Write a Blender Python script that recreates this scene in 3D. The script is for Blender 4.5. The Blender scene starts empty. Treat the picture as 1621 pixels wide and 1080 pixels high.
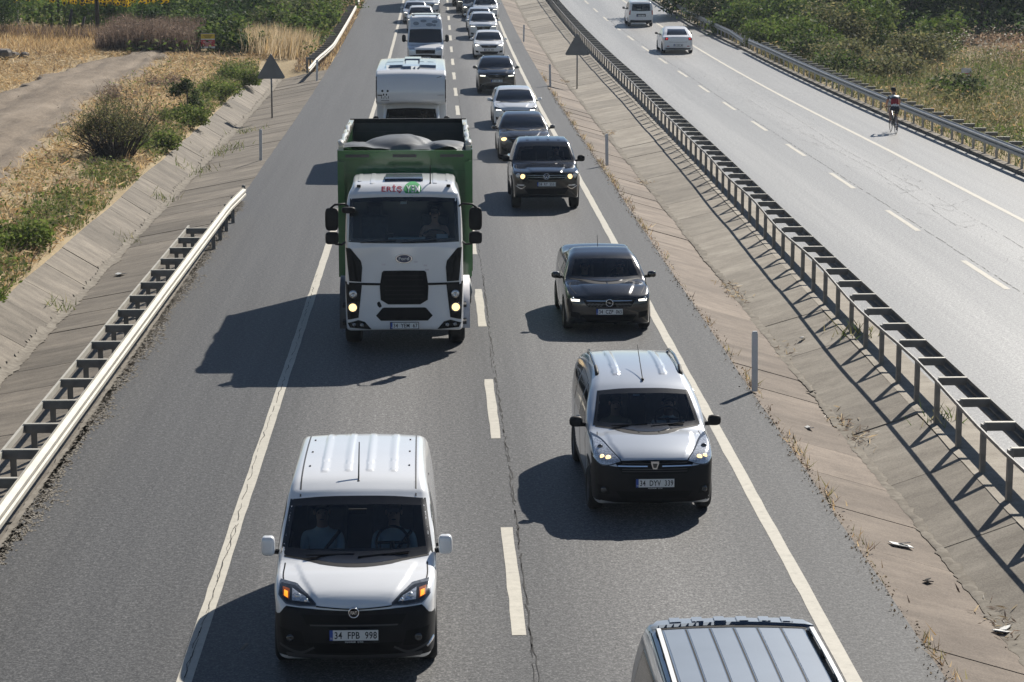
import bpy, bmesh, math, random
import numpy as np
from mathutils import Vector, Matrix

random.seed(7)
RNG = np.random.default_rng(7)
SC = bpy.context.scene
COL = SC.collection

# ------------------------------------------------------------------ camera, sky, sun, exposure
cam_d = bpy.data.cameras.new('camera')
cam = bpy.data.objects.new('camera', cam_d)
COL.objects.link(cam)
cam_d.sensor_width = 36.0
cam_d.lens = 36.0 * 3606.0 / 1621.0
cam_d.clip_start = 0.5
cam_d.clip_end = 6000
CAM_H = 8.06
PITCH = math.atan(668 / 3606.0)
YAW = math.atan(123.5 / 3606.0 * math.cos(PITCH))
cam.location = (0, 0, CAM_H)
cam.rotation_euler = (math.pi / 2 - PITCH, 0, -YAW)
SC.camera = cam

SUN_DIR = Vector((0.66, 1.06, 1.0)).normalized()       # towards the sun
SUN_EL = math.asin(SUN_DIR.z)
SUN_AZ = math.atan2(SUN_DIR.x, SUN_DIR.y)
world = bpy.data.worlds.new('World')
SC.world = world
world.use_nodes = True
wn = world.node_tree.nodes
wl = world.node_tree.links
wn.clear()
w_out = wn.new('ShaderNodeOutputWorld')
w_bg = wn.new('ShaderNodeBackground')
w_sky = wn.new('ShaderNodeTexSky')
w_sky.sky_type = 'NISHITA'
w_sky.sun_disc = False
w_sky.sun_elevation = SUN_EL
w_sky.sun_rotation = SUN_AZ
w_sky.altitude = 100
w_sky.air_density = 0.9
w_sky.dust_density = 0.2
w_sky.ozone_density = 1.8
w_bg.inputs['Strength'].default_value = 0.05
wl.new(w_sky.outputs['Color'], w_bg.inputs['Color'])
wl.new(w_bg.outputs['Background'], w_out.inputs['Surface'])

sun_d = bpy.data.lights.new('sun', 'SUN')
sun_d.energy = 5.0
sun_d.angle = math.radians(0.5)
sun_d.color = (1.0, 0.945, 0.86)
sun = bpy.data.objects.new('sun', sun_d)
COL.objects.link(sun)
sun.rotation_euler = SUN_DIR.to_track_quat('Z', 'Y').to_euler()
sun.location = (60, 90, 90)

SC.view_settings.view_transform = 'Standard'
SC.view_settings.look = 'None'
SC.view_settings.gamma = 1.0
SC.view_settings.exposure = 0.55
SC.view_settings.use_curve_mapping = False
SC.cycles.use_denoising = True
SC.cycles.max_bounces = 6
SC.cycles.diffuse_bounces = 3
SC.cycles.glossy_bounces = 3
SC.cycles.transmission_bounces = 3
SC.cycles.transparent_max_bounces = 6
SC.cycles.caustics_reflective = False
SC.cycles.caustics_refractive = False
SC.cycles.sample_clamp_indirect = 4.0


def zr(Y):
    """rise of the road far ahead"""
    Y = np.asarray(Y, float)
    a = 1.56e-4
    d = np.clip(Y - 90, 0, 120)
    return a * d * d + np.where(Y > 210, 2 * a * 120 * (np.minimum(Y, 420) - 210), 0)


def zrf(Y):
    return float(zr(Y))


# ------------------------------------------------------------------ materials
MATS = {}


def new_mat(name):
    m = bpy.data.materials.new(name)
    m.use_nodes = True
    nt = m.node_tree
    nt.nodes.clear()
    out = nt.nodes.new('ShaderNodeOutputMaterial')
    MATS[name] = m
    return m, nt, out


def bsdf_node(nt, out, color=(.5, .5, .5), rough=.5, metal=0., coat=0., spec=.5):
    b = nt.nodes.new('ShaderNodeBsdfPrincipled')
    b.inputs['Base Color'].default_value = (*color, 1)
    b.inputs['Roughness'].default_value = rough
    b.inputs['Metallic'].default_value = metal
    b.inputs['Coat Weight'].default_value = coat
    b.inputs['Coat Roughness'].default_value = .07
    b.inputs['Specular IOR Level'].default_value = spec
    nt.links.new(b.outputs['BSDF'], out.inputs['Surface'])
    return b


def nz(nt, scale, detail=3., rough=.55, coord='Object', dist=0., vec=None):
    n = nt.nodes.new('ShaderNodeTexNoise')
    n.inputs['Scale'].default_value = scale
    n.inputs['Detail'].default_value = detail
    n.inputs['Roughness'].default_value = rough
    n.inputs['Distortion'].default_value = dist
    if vec is None:
        tc = nt.nodes.new('ShaderNodeTexCoord')
        vec = tc.outputs[coord]
    nt.links.new(vec, n.inputs['Vector'])
    return n.outputs['Fac']


def ramp(nt, fac, stops):
    r = nt.nodes.new('ShaderNodeValToRGB')
    e = r.color_ramp.elements
    while len(e) < len(stops):
        e.new(.5)
    for k, (p, c) in enumerate(stops):
        e[k].position = p
        e[k].color = (*c, 1) if len(c) == 3 else c
    nt.links.new(fac, r.inputs['Fac'])
    return r.outputs['Color']


def mixc(nt, fac, a, b, mode='MIX'):
    m = nt.nodes.new('ShaderNodeMix')
    m.data_type = 'RGBA'
    m.blend_type = mode
    for s, v in ((m.inputs[0], fac), (m.inputs[6], a), (m.inputs[7], b)):
        if hasattr(v, 'is_linked'):
            nt.links.new(v, s)
        elif isinstance(v, (int, float)):
            s.default_value = v
        else:
            s.default_value = (*v, 1)
    return m.outputs[2]


def mapping(nt, coord='Object', scale=(1, 1, 1)):
    tc = nt.nodes.new('ShaderNodeTexCoord')
    mp = nt.nodes.new('ShaderNodeMapping')
    mp.inputs['Scale'].default_value = scale
    nt.links.new(tc.outputs[coord], mp.inputs['Vector'])
    return mp.outputs['Vector']


def bump(nt, b, fac, strength=.3, dist=.01):
    n = nt.nodes.new('ShaderNodeBump')
    n.inputs['Strength'].default_value = strength
    n.inputs['Distance'].default_value = dist
    nt.links.new(fac, n.inputs['Height'])
    nt.links.new(n.outputs['Normal'], b.inputs['Normal'])


def plain(name, color, rough=.5, metal=0., coat=0., var=.12, scale=6., spec=.5):
    m, nt, out = new_mat(name)
    b = bsdf_node(nt, out, color, rough, metal, coat, spec)
    if var:
        f = nz(nt, scale, 4)
        lo = tuple(c * (1 - var) for c in color)
        hi = tuple(min(1, c * (1 + var)) for c in color)
        nt.links.new(ramp(nt, f, [(.3, lo), (.7, hi)]), b.inputs['Base Color'])
    return m


def paint(name, color, metal=0., rough=.3, dust=.12):
    """car paint: clear coat, road dust low down, dark lining on the inner face"""
    m, nt, out = new_mat(name)
    b = bsdf_node(nt, out, color, rough, metal, 1.0)
    f = nz(nt, 2.2, 5)
    base = mixc(nt, ramp(nt, f, [(.45, (0, 0, 0)), (.8, (dust,) * 3)]), color, (.22, .19, .15))
    geo = nt.nodes.new('ShaderNodeNewGeometry')
    base = mixc(nt, geo.outputs['Backfacing'], base, (.03, .03, .032))
    nt.links.new(base, b.inputs['Base Color'])
    return m


def glow(name, color, strength):
    m, nt, out = new_mat(name)
    b = bsdf_node(nt, out, tuple(min(1, c) for c in color), .3)
    b.inputs['Emission Color'].default_value = (*color, 1)
    b.inputs['Emission Strength'].default_value = strength
    return m


def glass(name, tint, refl=1.0):
    m, nt, out = new_mat(name)
    t = nt.nodes.new('ShaderNodeBsdfTransparent')
    t.inputs['Color'].default_value = (*tint, 1)
    g = nt.nodes.new('ShaderNodeBsdfGlossy')
    g.inputs['Roughness'].default_value = .03
    g.inputs['Color'].default_value = (refl, refl, refl, 1)
    fr = nt.nodes.new('ShaderNodeFresnel')
    fr.inputs['IOR'].default_value = 1.5
    mx = nt.nodes.new('ShaderNodeMixShader')
    nt.links.new(fr.outputs['Fac'], mx.inputs['Fac'])
    nt.links.new(t.outputs['BSDF'], mx.inputs[1])
    nt.links.new(g.outputs['BSDF'], mx.inputs[2])
    nt.links.new(mx.outputs['Shader'], out.inputs['Surface'])
    return m


def leafmat(name, translucent=.35, rough=.6):
    """colour from the per-piece colour attribute, some light let through"""
    m, nt, out = new_mat(name)
    at = nt.nodes.new('ShaderNodeAttribute')
    at.attribute_name = 'Col'
    b = nt.nodes.new('ShaderNodeBsdfPrincipled')
    b.inputs['Roughness'].default_value = rough
    b.inputs['Specular IOR Level'].default_value = .25
    nt.links.new(at.outputs['Color'], b.inputs['Base Color'])
    t = nt.nodes.new('ShaderNodeBsdfTranslucent')
    nt.links.new(at.outputs['Color'], t.inputs['Color'])
    mx = nt.nodes.new('ShaderNodeMixShader')
    b.inputs['Specular IOR Level'].default_value = .06
    mx.inputs['Fac'].default_value = translucent
    nt.links.new(b.outputs['BSDF'], mx.inputs[1])
    nt.links.new(t.outputs['BSDF'], mx.inputs[2])
    nt.links.new(mx.outputs['Shader'], out.inputs['Surface'])
    return m


def asphalt(name, dark, light, tracks, patchy=.25, rough=.62, spec=.4):
    m, nt, out = new_mat(name)
    b = bsdf_node(nt, out, dark, rough, spec=spec)
    grain = nz(nt, 13, 3, .75)
    fine = nz(nt, 34, 2, .8)
    big = nz(nt, .22, 5, .6, vec=mapping(nt, 'Object', (1, .18, 1)))
    g = ramp(nt, grain, [(.30, tuple(c * .35 for c in dark)), (.50, dark), (.68, tuple(c * 1.5 for c in light))])
    g = mixc(nt, .55, g, ramp(nt, fine, [(.34, tuple(c * .3 for c in dark)), (.52, dark), (.68, tuple(c * 1.9 for c in light))]))
    g = mixc(nt, ramp(nt, big, [(.35, (0, 0, 0)), (.7, (patchy,) * 3)]), g, (.62, .62, .63), 'MULTIPLY')
    # worn wheel paths, polished lighter along the driving direction
    long_ = nz(nt, 1.0, 4, .65, vec=mapping(nt, 'Object', (2.6, .035, 1)))
    g = mixc(nt, ramp(nt, long_, [(.40, (0, 0, 0)), (.68, (.5,) * 3)]), g, (.70, .70, .71), 'MULTIPLY')
    tc = nt.nodes.new('ShaderNodeTexCoord')
    sep = nt.nodes.new('ShaderNodeSeparateXYZ')
    nt.links.new(tc.outputs['Object'], sep.inputs[0])
    acc = None
    for x0, wdt, amt in tracks:
        mr = nt.nodes.new('ShaderNodeMath'); mr.operation = 'SUBTRACT'
        nt.links.new(sep.outputs['X'], mr.inputs[0]); mr.inputs[1].default_value = x0
        ab = nt.nodes.new('ShaderNodeMath'); ab.operation = 'ABSOLUTE'
        nt.links.new(mr.outputs[0], ab.inputs[0])
        mp = nt.nodes.new('ShaderNodeMapRange')
        mp.interpolation_type = 'SMOOTHSTEP'
        mp.inputs['From Min'].default_value = 0; mp.inputs['From Max'].default_value = wdt
        mp.inputs['To Min'].default_value = amt; mp.inputs['To Max'].default_value = 0
        nt.links.new(ab.outputs[0], mp.inputs['Value'])
        if acc is None:
            acc = mp.outputs[0]
        else:
            ad = nt.nodes.new('ShaderNodeMath'); ad.operation = 'ADD'
            nt.links.new(acc, ad.inputs[0]); nt.links.new(mp.outputs[0], ad.inputs[1])
            acc = ad.outputs[0]
    if acc is not None:
        g = mixc(nt, acc, g, (1.9, 1.88, 1.84), 'MULTIPLY')
    nt.links.new(g, b.inputs['Base Color'])
    bump(nt, b, grain, .5, .006)
    return m


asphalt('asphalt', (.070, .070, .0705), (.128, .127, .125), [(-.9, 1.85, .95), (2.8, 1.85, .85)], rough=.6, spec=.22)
asphalt('asphalt_pale_glare', (.20, .197, .19), (.31, .304, .292), [(11.0, 1.3, .3), (14.4, 1.4, .3)], .2, rough=.45, spec=.5)  # pale from wear, lightened further with sun glare painted into the colour


def concrete_mat(name, c1, c2, streak, smooth=0):
    m, nt, out = new_mat(name)
    b = bsdf_node(nt, out, c1, .85, spec=.25)
    oi = nt.nodes.new('ShaderNodeObjectInfo')
    a = nz(nt, .9, 6, .65, vec=mapping(nt, 'Object', (1, 1, 1)))
    s = nz(nt, 1.3, 6, .72, vec=mapping(nt, 'Object', (.45, 1.1, 1) if smooth else (.42, 1.7, 1)))
    blot = nz(nt, 3.1, 5, .7)
    f = nz(nt, 38, 3, .7)
    g = ramp(nt, a, [(.28, c1), (.72, c2)])
    g = mixc(nt, ramp(nt, s, [(.36, (0, 0, 0)), (.62, (.9,) * 3)]), g, streak)
    g = mixc(nt, .28, g, ramp(nt, f, [(.3, tuple(c * .4 for c in c1)), (.7, tuple(min(1, c * 1.5) for c in c2))]))
    g = mixc(nt, ramp(nt, blot, [(.52, (0, 0, 0)), (.75, (.6,) * 3)]), g, (.62, .60, .58), 'MULTIPLY')
    v = ramp(nt, oi.outputs['Random'], [(0, (.80,) * 3), (1, (1.16,) * 3)])
    g = mixc(nt, 1., g, v, 'MULTIPLY')
    nt.links.new(g, b.inputs['Base Color'])
    bump(nt, b, f, .4, .01)
    return m


concrete_mat('concrete', (.150, .130, .106), (.262, .23, .186), (.078, .067, .055))
concrete_mat('concrete_red', (.165, .134, .108), (.265, .22, .178), (.105, .084, .068), .5)
concrete_mat('concrete_pale', (.235, .208, .170), (.36, .325, .27), (.155, .135, .11), .45)  # sun glare on the median side painted into the pale tone


def ground_mat():
    m, nt, out = new_mat('soil')
    b = bsdf_node(nt, out, (.2, .16, .1), .95, spec=.15)
    a = nz(nt, .35, 6, .65)
    f = nz(nt, 9, 4, .7)
    g = ramp(nt, a, [(.3, (.26, .205, .125)), (.5, (.38, .30, .19)), (.7, (.44, .36, .23))])
    g = mixc(nt, .4, g, ramp(nt, f, [(.3, (.06, .05, .03)), (.7, (.36, .28, .16))]))
    nt.links.new(g, b.inputs['Base Color'])
    bump(nt, b, f, .6, .04)
    m, nt, out = new_mat('dirt')
    b = bsdf_node(nt, out, (.2, .17, .14), .95, spec=.15)
    a = nz(nt, .5, 6, .65, vec=mapping(nt, 'Object', (1.6, .3, 1)))
    f = nz(nt, 11, 4, .75)
    g = ramp(nt, a, [(.30, (.105, .082, .062)), (.5, (.20, .162, .122)), (.70, (.33, .275, .215))])
    g = mixc(nt, .45, g, ramp(nt, f, [(.3, (.07, .055, .042)), (.7, (.36, .30, .235))]))
    nt.links.new(g, b.inputs['Base Color'])
    bump(nt, b, f, .8, .04)


ground_mat()


def line_mat():
    m, nt, out = new_mat('road_paint')
    b = bsdf_node(nt, out, (.6, .56, .47), .6, spec=.3)
    f = nz(nt, 7, 6, .75)
    c = nz(nt, 40, 3, .8)
    g = ramp(nt, f, [(.25, (.26, .245, .21)), (.42, (.42, .395, .335)), (.7, (.50, .47, .40))])
    g = mixc(nt, ramp(nt, c, [(.62, (0, 0, 0)), (.72, (.6,) * 3)]), g, (.2, .19, .17))
    nt.links.new(g, b.inputs['Base Color'])
    m, nt, out = new_mat('crack')
    bsdf_node(nt, out, (.022, .021, .02), .9)
    m, nt, out = new_mat('silt')
    b = bsdf_node(nt, out, (.26, .24, .2), .95, spec=.1)
    f = nz(nt, 5, 6, .75)
    nt.links.new(ramp(nt, f, [(.3, (.13, .115, .095)), (.7, (.29, .265, .225))]), b.inputs['Base Color'])
    m, nt, out = new_mat('patch_tar')
    b = bsdf_node(nt, out, (.10, .10, .098), .8)


line_mat()

plain('galvanised', (.40, .40, .385), .48, .65, 0, .18, 5)
plain('rail_weathered', (.40, .378, .325), .55, .12, 0, .12, 2.5)
plain('rail_dark', (.17, .165, .155), .6, .35, 0, .25, 4)  # darker steel: shade painted into cross webs and median rail; posts share it
plain('post_steel', (.22, .215, .205), .55, .5, 0, .25, 5)
plain('delineator_plastic', (.60, .61, .61), .5, 0, 0, .1, 4)
plain('sign_back', (.16, .165, .17), .5, .5, 0, .12, 3)
plain('sign_yellow', (.62, .45, .03), .5)
plain('sign_red', (.45, .03, .04), .5)
plain('sign_white', (.72, .72, .7), .5)
plain('sign_pale', (.62, .6, .62), .6)
plain('wood_dark', (.05, .042, .036), .85, 0, 0, .35, 5)
plain('wood_pale', (.35, .33, .29), .8, 0, 0, .2, 5)
plain('wire', (.04, .035, .03), .7)

paint('paint_white', (.76, .77, .78), 0, .28, .06)
paint('paint_silver', (.55, .58, .62), .35, .28, .05)
paint('paint_pearl', (.70, .72, .74), .15, .25, .05)
paint('paint_black', (.006, .006, .007), .0, .2, .01)
paint('paint_night', (.008, .009, .011), .0, .22, .01)
paint('paint_graphite', (.045, .044, .046), .5, .25, .06)
paint('paint_blue', (.20, .235, .28), .45, .30, .05)
paint('paint_olive', (.10, .11, .10), .4, .25, .05)
paint('paint_green', (.020, .125, .024), 0, .45, .10)
paint('paint_beige', (.52, .49, .43), 0, .5, .3)
plain('plastic_black', (.011, .011, .012), .55, 0, 0, .15, 8, .22)
plain('plastic_grey', (.05, .05, .052), .5)
plain('grille_black', (.004, .004, .005), .6, 0, 0, 0, 6, .2)
plain('dark_glass', (.006, .008, .011), .04, 0, 1.0, 0)
plain('privacy_glass', (.02, .022, .025), .06, 0, 1.0, 0)
plain('seal_black', (.006, .006, .007), .25, 0, .5, 0)
plain('rubber', (.013, .013, .013), .8, 0, 0, .2, 20)
plain('alloy', (.38, .38, .39), .32, .9)
plain('steel_rim', (.10, .10, .105), .4, .6)
plain('chrome', (.78, .78, .8), .12, 1.0, 0, 0)
plain('lamp_housing', (.20, .21, .22), .25, .7, .9, .5, 22)
plain('lamp_dark', (.03, .032, .035), .2, .3, 1.0, .3, 22)
plain('lamp_clear', (.62, .64, .66), .15, .6, 1.0, .5, 40)
plain('amber', (.30, .07, .01), .3, 0, .6, .2, 30)
plain('tail_red', (.40, .012, .012), .25, 0, .8, .2, 25)
plain('plate_white', (.68, .69, .68), .45, 0, 0, .04)
plain('plate_blue', (.02, .07, .33), .45, 0, 0, 0)
plain('letter_black', (.012, .012, .014), .5, 0, 0, 0)
plain('letter_red', (.36, .02, .05), .5, 0, 0, .2)
plain('globe_green', (.05, .33, .10), .45, 0, 0, .1)
plain('badge_blue', (.012, .03, .09), .25, 0, .8, 0)
plain('badge_red', (.05, .006, .008), .3, 0, .8, 0)
plain('spot_grey', (.20, .235, .28), .4)
plain('rail_silver', (.72, .72, .70), .4, .3, 0, .05)
plain('roof_blue', (.20, .235, .285), .42, .1, .2, .06, 2)
plain('tarp', (.12, .132, .148), .6, 0, 0, .2, 2.5, .2)
plain('cabin', (.035, .036, .038), .8, 0, 0, .2, 4)
plain('seat_cloth', (.045, .046, .05), .9, 0, 0, .2, 14)
plain('skin', (.42, .25, .18), .6, 0, 0, .08, 9)
plain('shirt_pale', (.52, .60, .62), .85, 0, 0, .08, 9)
plain('shirt_white', (.70, .71, .72), .85, 0, 0, .08, 9)
plain('shirt_ochre', (.30, .22, .13), .85, 0, 0, .08, 9)
plain('shirt_dark', (.05, .055, .07), .85, 0, 0, .1, 9)
plain('trousers', (.04, .042, .06), .9)
plain('hair', (.02, .015, .012), .7)
plain('cap', (.30, .22, .18), .8)
plain('jersey_red', (.33, .02, .03), .75)
plain('jersey_dark', (.045, .05, .075), .75)
plain('lycra', (.012, .015, .03), .7)
plain('panel_solar', (.56, .61, .66), .3, .1, 1.0, .1, 2)
plain('paper', (.72, .75, .76), .7, 0, 0, .1)
plain('litter_pale', (.6, .6, .57), .7)
plain('litter_dark', (.04, .035, .03), .9)
plain('rock', (.16, .14, .12), .9, 0, 0, .4, 6)
plain('bark', (.10, .075, .055), .9, 0, 0, .35, 8)
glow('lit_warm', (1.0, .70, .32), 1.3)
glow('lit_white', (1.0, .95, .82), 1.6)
glow('lit_amber', (1.0, .30, .02), .9)
glow('lit_red', (1.0, .05, .04), .5)
glass('windscreen', (.66, .74, .76), 1.0)
glass('side_glass', (.50, .55, .56), 1.0)
leafmat('leaves', .45)
leafmat('straw', .5, .8)
leafmat('petals', .3, .6)


# ------------------------------------------------------------------ object helpers
def link(o, parent=None):
    COL.objects.link(o)
    if parent is not None:
        o.parent = parent
    return o


def tag(o, label=None, cat=None, group=None, kind=None):
    if label:
        o['label'] = label
    if cat:
        o['category'] = cat
    if group:
        o['group'] = group
    if kind:
        o['kind'] = kind
    return o


def empty(name, loc=(0, 0, 0), rz=0.):
    o = bpy.data.objects.new(name, None)
    o.empty_display_size = .2
    o.location = loc
    o.rotation_euler = (0, 0, rz)
    return link(o)


def mesh_np(name, V, F, mat, smooth=False, col=None, nrm=None):
    """fast mesh from arrays; F is (n,3) or (n,4), or a list of polygons"""
    me = bpy.data.meshes.new(name)
    V = np.asarray(V, np.float32)
    if isinstance(F, np.ndarray):
        n, k = F.shape
        me.vertices.add(len(V)); me.vertices.foreach_set('co', V.ravel())
        me.loops.add(n * k); me.loops.foreach_set('vertex_index', F.astype(np.int32).ravel())
        me.polygons.add(n)
        me.polygons.foreach_set('loop_start', np.arange(0, n * k, k, dtype=np.int32))
        me.polygons.foreach_set('loop_total', np.full(n, k, np.int32))
    else:
        me.from_pydata([tuple(map(float, v)) for v in V], [], F)
    if smooth:
        me.polygons.foreach_set('use_smooth', np.ones(len(me.polygons), bool))
    me.update(calc_edges=True)
    if nrm is not None:
        me.normals_split_custom_set_from_vertices([tuple(n) for n in nrm.tolist()])
    if col is not None:
        a = me.color_attributes.new('Col', 'FLOAT_COLOR', 'POINT')
        c4 = np.ones((len(V), 4), np.float32); c4[:, :3] = col
        a.data.foreach_set('color', c4.ravel())
    if mat is not None:
        me.materials.append(MATS[mat] if isinstance(mat, str) else mat)
    return me


def put(name, me, parent=None, loc=None):
    o = bpy.data.objects.new(name, me)
    if loc is not None:
        o.location = loc
    return link(o, parent)


class MB:
    """collects simple solids into ONE mesh"""
    def __init__(self):
        self.V = []; self.F = []

    def add(self, V, F):
        b = len(self.V)
        self.V += [tuple(map(float, v)) for v in V]
        self.F += [tuple(i + b for i in f) for f in F]
        return self

    def box(self, c, s, rot=None, taper=1.0):
        x, y, z = s[0] / 2, s[1] / 2, s[2] / 2
        V = [(-x, -y, -z), (x, -y, -z), (x, y, -z), (-x, y, -z), (-x * taper, -y * taper, z), (x * taper, -y * taper, z), (x * taper, y * taper, z), (-x * taper, y * taper, z)]
        if rot is not None:
            V = [tuple(rot @ Vector(v)) for v in V]
        V = [(v[0] + c[0], v[1] + c[1], v[2] + c[2]) for v in V]
        return self.add(V, [(0, 3, 2, 1), (4, 5, 6, 7), (0, 1, 5, 4), (1, 2, 6, 5), (2, 3, 7, 6), (3, 0, 4, 7)])

    def tube(self, pts, r, n=8, cap=True):
        pts = [Vector(p) for p in pts]
        rs = r if isinstance(r, (list, tuple)) else [r] * len(pts)
        b = len(self.V); V = []; F = []
        for i, p in enumerate(pts):
            d = (pts[min(i + 1, len(pts) - 1)] - pts[max(i - 1, 0)]).normalized()
            a = d.orthogonal().normalized() if abs(d.z) > .95 else d.cross(Vector((0, 0, 1))).normalized()
            e = d.cross(a)
            for k in range(n):
                t = 2 * math.pi * k / n
                V.append(tuple(p + (a * math.cos(t) + e * math.sin(t)) * rs[i]))
        for i in range(len(pts) - 1):
            for k in range(n):
                F.append((i * n + k, i * n + (k + 1) % n, (i + 1) * n + (k + 1) % n, (i + 1) * n + k))
        if cap:
            F.append(tuple(range(n - 1, -1, -1)))
            F.append(tuple(range((len(pts) - 1) * n, len(pts) * n)))
        return self.add(V, F)

    def extr(self, prof, axis_pts, up=(0, 0, 1), closed=True):
        """sweep a 2D profile (side, up) along points"""
        pts = [Vector(p) for p in axis_pts]; upv = Vector(up)
        n = len(prof); V = []; F = []
        for i, p in enumerate(pts):
            d = (pts[min(i + 1, len(pts) - 1)] - pts[max(i - 1, 0)]).normalized()
            s = d.cross(upv).normalized(); u = s.cross(d)
            for a, bb in prof:
                V.append(tuple(p + s * a + u * bb))
        m = n if closed else n - 1
        for i in range(len(pts) - 1):
            for k in range(m):
                F.append((i * n + k, i * n + (k + 1) % n, (i + 1) * n + (k + 1) % n, (i + 1) * n + k))
        if closed:
            F.append(tuple(range(n - 1, -1, -1)))
            F.append(tuple(range((len(pts) - 1) * n, len(pts) * n)))
        return self.add(V, F)

    def lathe(self, prof, c=(0, 0, 0), n=28, axis='x'):
        """prof: (along axis, radius) closed loop"""
        V = []; F = []; m = len(prof)
        for k in range(n):
            t = 2 * math.pi * k / n
            for a, r in prof:
                if axis == 'x':
                    V.append((c[0] + a, c[1] + r * math.cos(t), c[2] + r * math.sin(t)))
                elif axis == 'y':
                    V.append((c[0] + r * math.cos(t), c[1] + a, c[2] + r * math.sin(t)))
                else:
                    V.append((c[0] + r * math.cos(t), c[1] + r * math.sin(t), c[2] + a))
        for k in range(n):
            for j in range(m):
                F.append((k * m + j, k * m + (j + 1) % m, ((k + 1) % n) * m + (j + 1) % m, ((k + 1) % n) * m + j))
        return self.add(V, F)

    def prism(self, poly, y0, y1):
        """polygon in (x,z) extruded along y"""
        n = len(poly)
        V = [(p[0], y0, p[1]) for p in poly] + [(p[0], y1, p[1]) for p in poly]
        F = [tuple(range(n)), tuple(range(2 * n - 1, n - 1, -1))] + [(i, i + n, (i + 1) % n + n, (i + 1) % n) for i in range(n)]
        return self.add(V, F)

    def blob(self, c, s, p=.6, nu=16, nv=10, rot=None):
        """superellipsoid"""
        V = []; F = []
        sg = lambda v: math.copysign(abs(v) ** p, v)
        for i in range(nv + 1):
            b = -math.pi / 2 + math.pi * i / nv
            for k in range(nu):
                a = 2 * math.pi * k / nu
                v = Vector((s[0] * sg(math.cos(b)) * sg(math.cos(a)), s[1] * sg(math.cos(b)) * sg(math.sin(a)), s[2] * sg(math.sin(b))))
                if rot is not None:
                    v = rot @ v
                V.append((v.x + c[0], v.y + c[1], v.z + c[2]))
        for i in range(nv):
            for k in range(nu):
                F.append((i * nu + k, i * nu + (k + 1) % nu, (i + 1) * nu + (k + 1) % nu, (i + 1) * nu + k))
        return self.add(V, F)

    def mesh(self, name, mat, smooth=False):
        me = bpy.data.meshes.new(name)
        me.from_pydata(self.V, [], self.F)
        if smooth:
            me.polygons.foreach_set('use_smooth', np.ones(len(me.polygons), bool))
        me.update()
        me.materials.append(MATS[mat] if isinstance(mat, str) else mat)
        return me

    def fix(self):
        return self

    def build(self, name, mat, parent=None, smooth=False, bev=0., loc=None):
        me = self.mesh(name, mat, smooth)
        if bev:
            bm = bmesh.new(); bm.from_mesh(me)
            bmesh.ops.bevel(bm, geom=list(bm.edges), offset=bev, segments=2, affect='EDGES', profile=.5, clamp_overlap=True)
            bm.to_mesh(me); bm.free()
        return put(name, me, parent, loc)


def sub_copy(root, loc=None, rz=None, label=None, parent=None):
    """copy of a thing with its parts and sub-parts, sharing mesh data"""
    r = root.copy(); COL.objects.link(r)
    if parent is not None:
        r.parent = parent
    if loc is not None:
        r.location = loc
    if rz is not None:
        r.rotation_euler = (0, 0, rz)
    if label:
        r['label'] = label
    for ch in list(root.children):
        c = ch.copy(); COL.objects.link(c); c.parent = r
        for g in list(ch.children):
            d = g.copy(); COL.objects.link(d); d.parent = c
    return r


_tc = {}


def text_mesh(s, mat, width=None, height=None, bold=.0):
    """lettering as a flat mesh in the xz plane, centred, facing -y"""
    key = s
    if key not in _tc:
        cu = bpy.data.curves.new('lettering', 'FONT')
        cu.body = s.replace(' ', '  '); cu.size = 1; cu.offset = .018 if len(s) > 2 else 0; cu.resolution_u = 3; cu.space_character = 1.08; cu.extrude = 0
        o = bpy.data.objects.new('lettering', cu)
        COL.objects.link(o)
        bpy.context.view_layer.update()
        me = o.to_mesh()
        V = np.array([v.co[:] for v in me.vertices]); F = [tuple(p.vertices) for p in me.polygons]
        o.to_mesh_clear()
        bpy.data.objects.remove(o); bpy.data.curves.remove(cu)
        _tc[key] = (V, F)
    V, F = _tc[key]
    lo, hi = V.min(0), V.max(0)
    sx = width / (hi[0] - lo[0]) if width else None
    sz = height / (hi[1] - lo[1]) if height else sx
    sx = sx or sz
    W = np.stack([(V[:, 0] - (lo[0] + hi[0]) / 2) * sx, np.zeros(len(V)), (V[:, 1] - (lo[1] + hi[1]) / 2) * sz], 1)
    return mesh_np('lettering', W, F, mat)


# ------------------------------------------------------------------ ground, roads, ditches
def hash2(x, y, s=0.):
    return (np.sin(x * 12.9898 + y * 78.233 + s) * 43758.5453) % 1.0


def vnoise(x, y, s=0.):
    xi, yi = np.floor(x), np.floor(y); fx, fy = x - xi, y - yi
    fx = fx * fx * (3 - 2 * fx); fy = fy * fy * (3 - 2 * fy)
    a = hash2(xi, yi, s); b = hash2(xi + 1, yi, s); c = hash2(xi, yi + 1, s); d = hash2(xi + 1, yi + 1, s)
    return (a * (1 - fx) + b * fx) * (1 - fy) + (c * (1 - fx) + d * fx) * fy


def fbm(x, y, s=0.):
    return vnoise(x, y, s) * .55 + vnoise(x * 2.1, y * 2.1, s + 3) * .28 + vnoise(x * 4.3, y * 4.3, s + 7) * .17


def median_x(Y):
    """line of the median guard rail posts"""
    return np.interp(Y, [15, 31, 39, 48.5, 75, 104, 155, 400], [7.85, 7.96, 8.07, 8.2, 8.62, 8.97, 9.03, 9.03])


def opp_left(Y):
    return median_x(Y) + .62


def opp_right(Y):
    return np.interp(Y, [20, 72, 136, 161, 400], [18.75, 18.7, 18.44, 18.0, 16.8])


ROAD_L, ROAD_R = -5.72, 5.47
DITCH_END = 122.0


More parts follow.
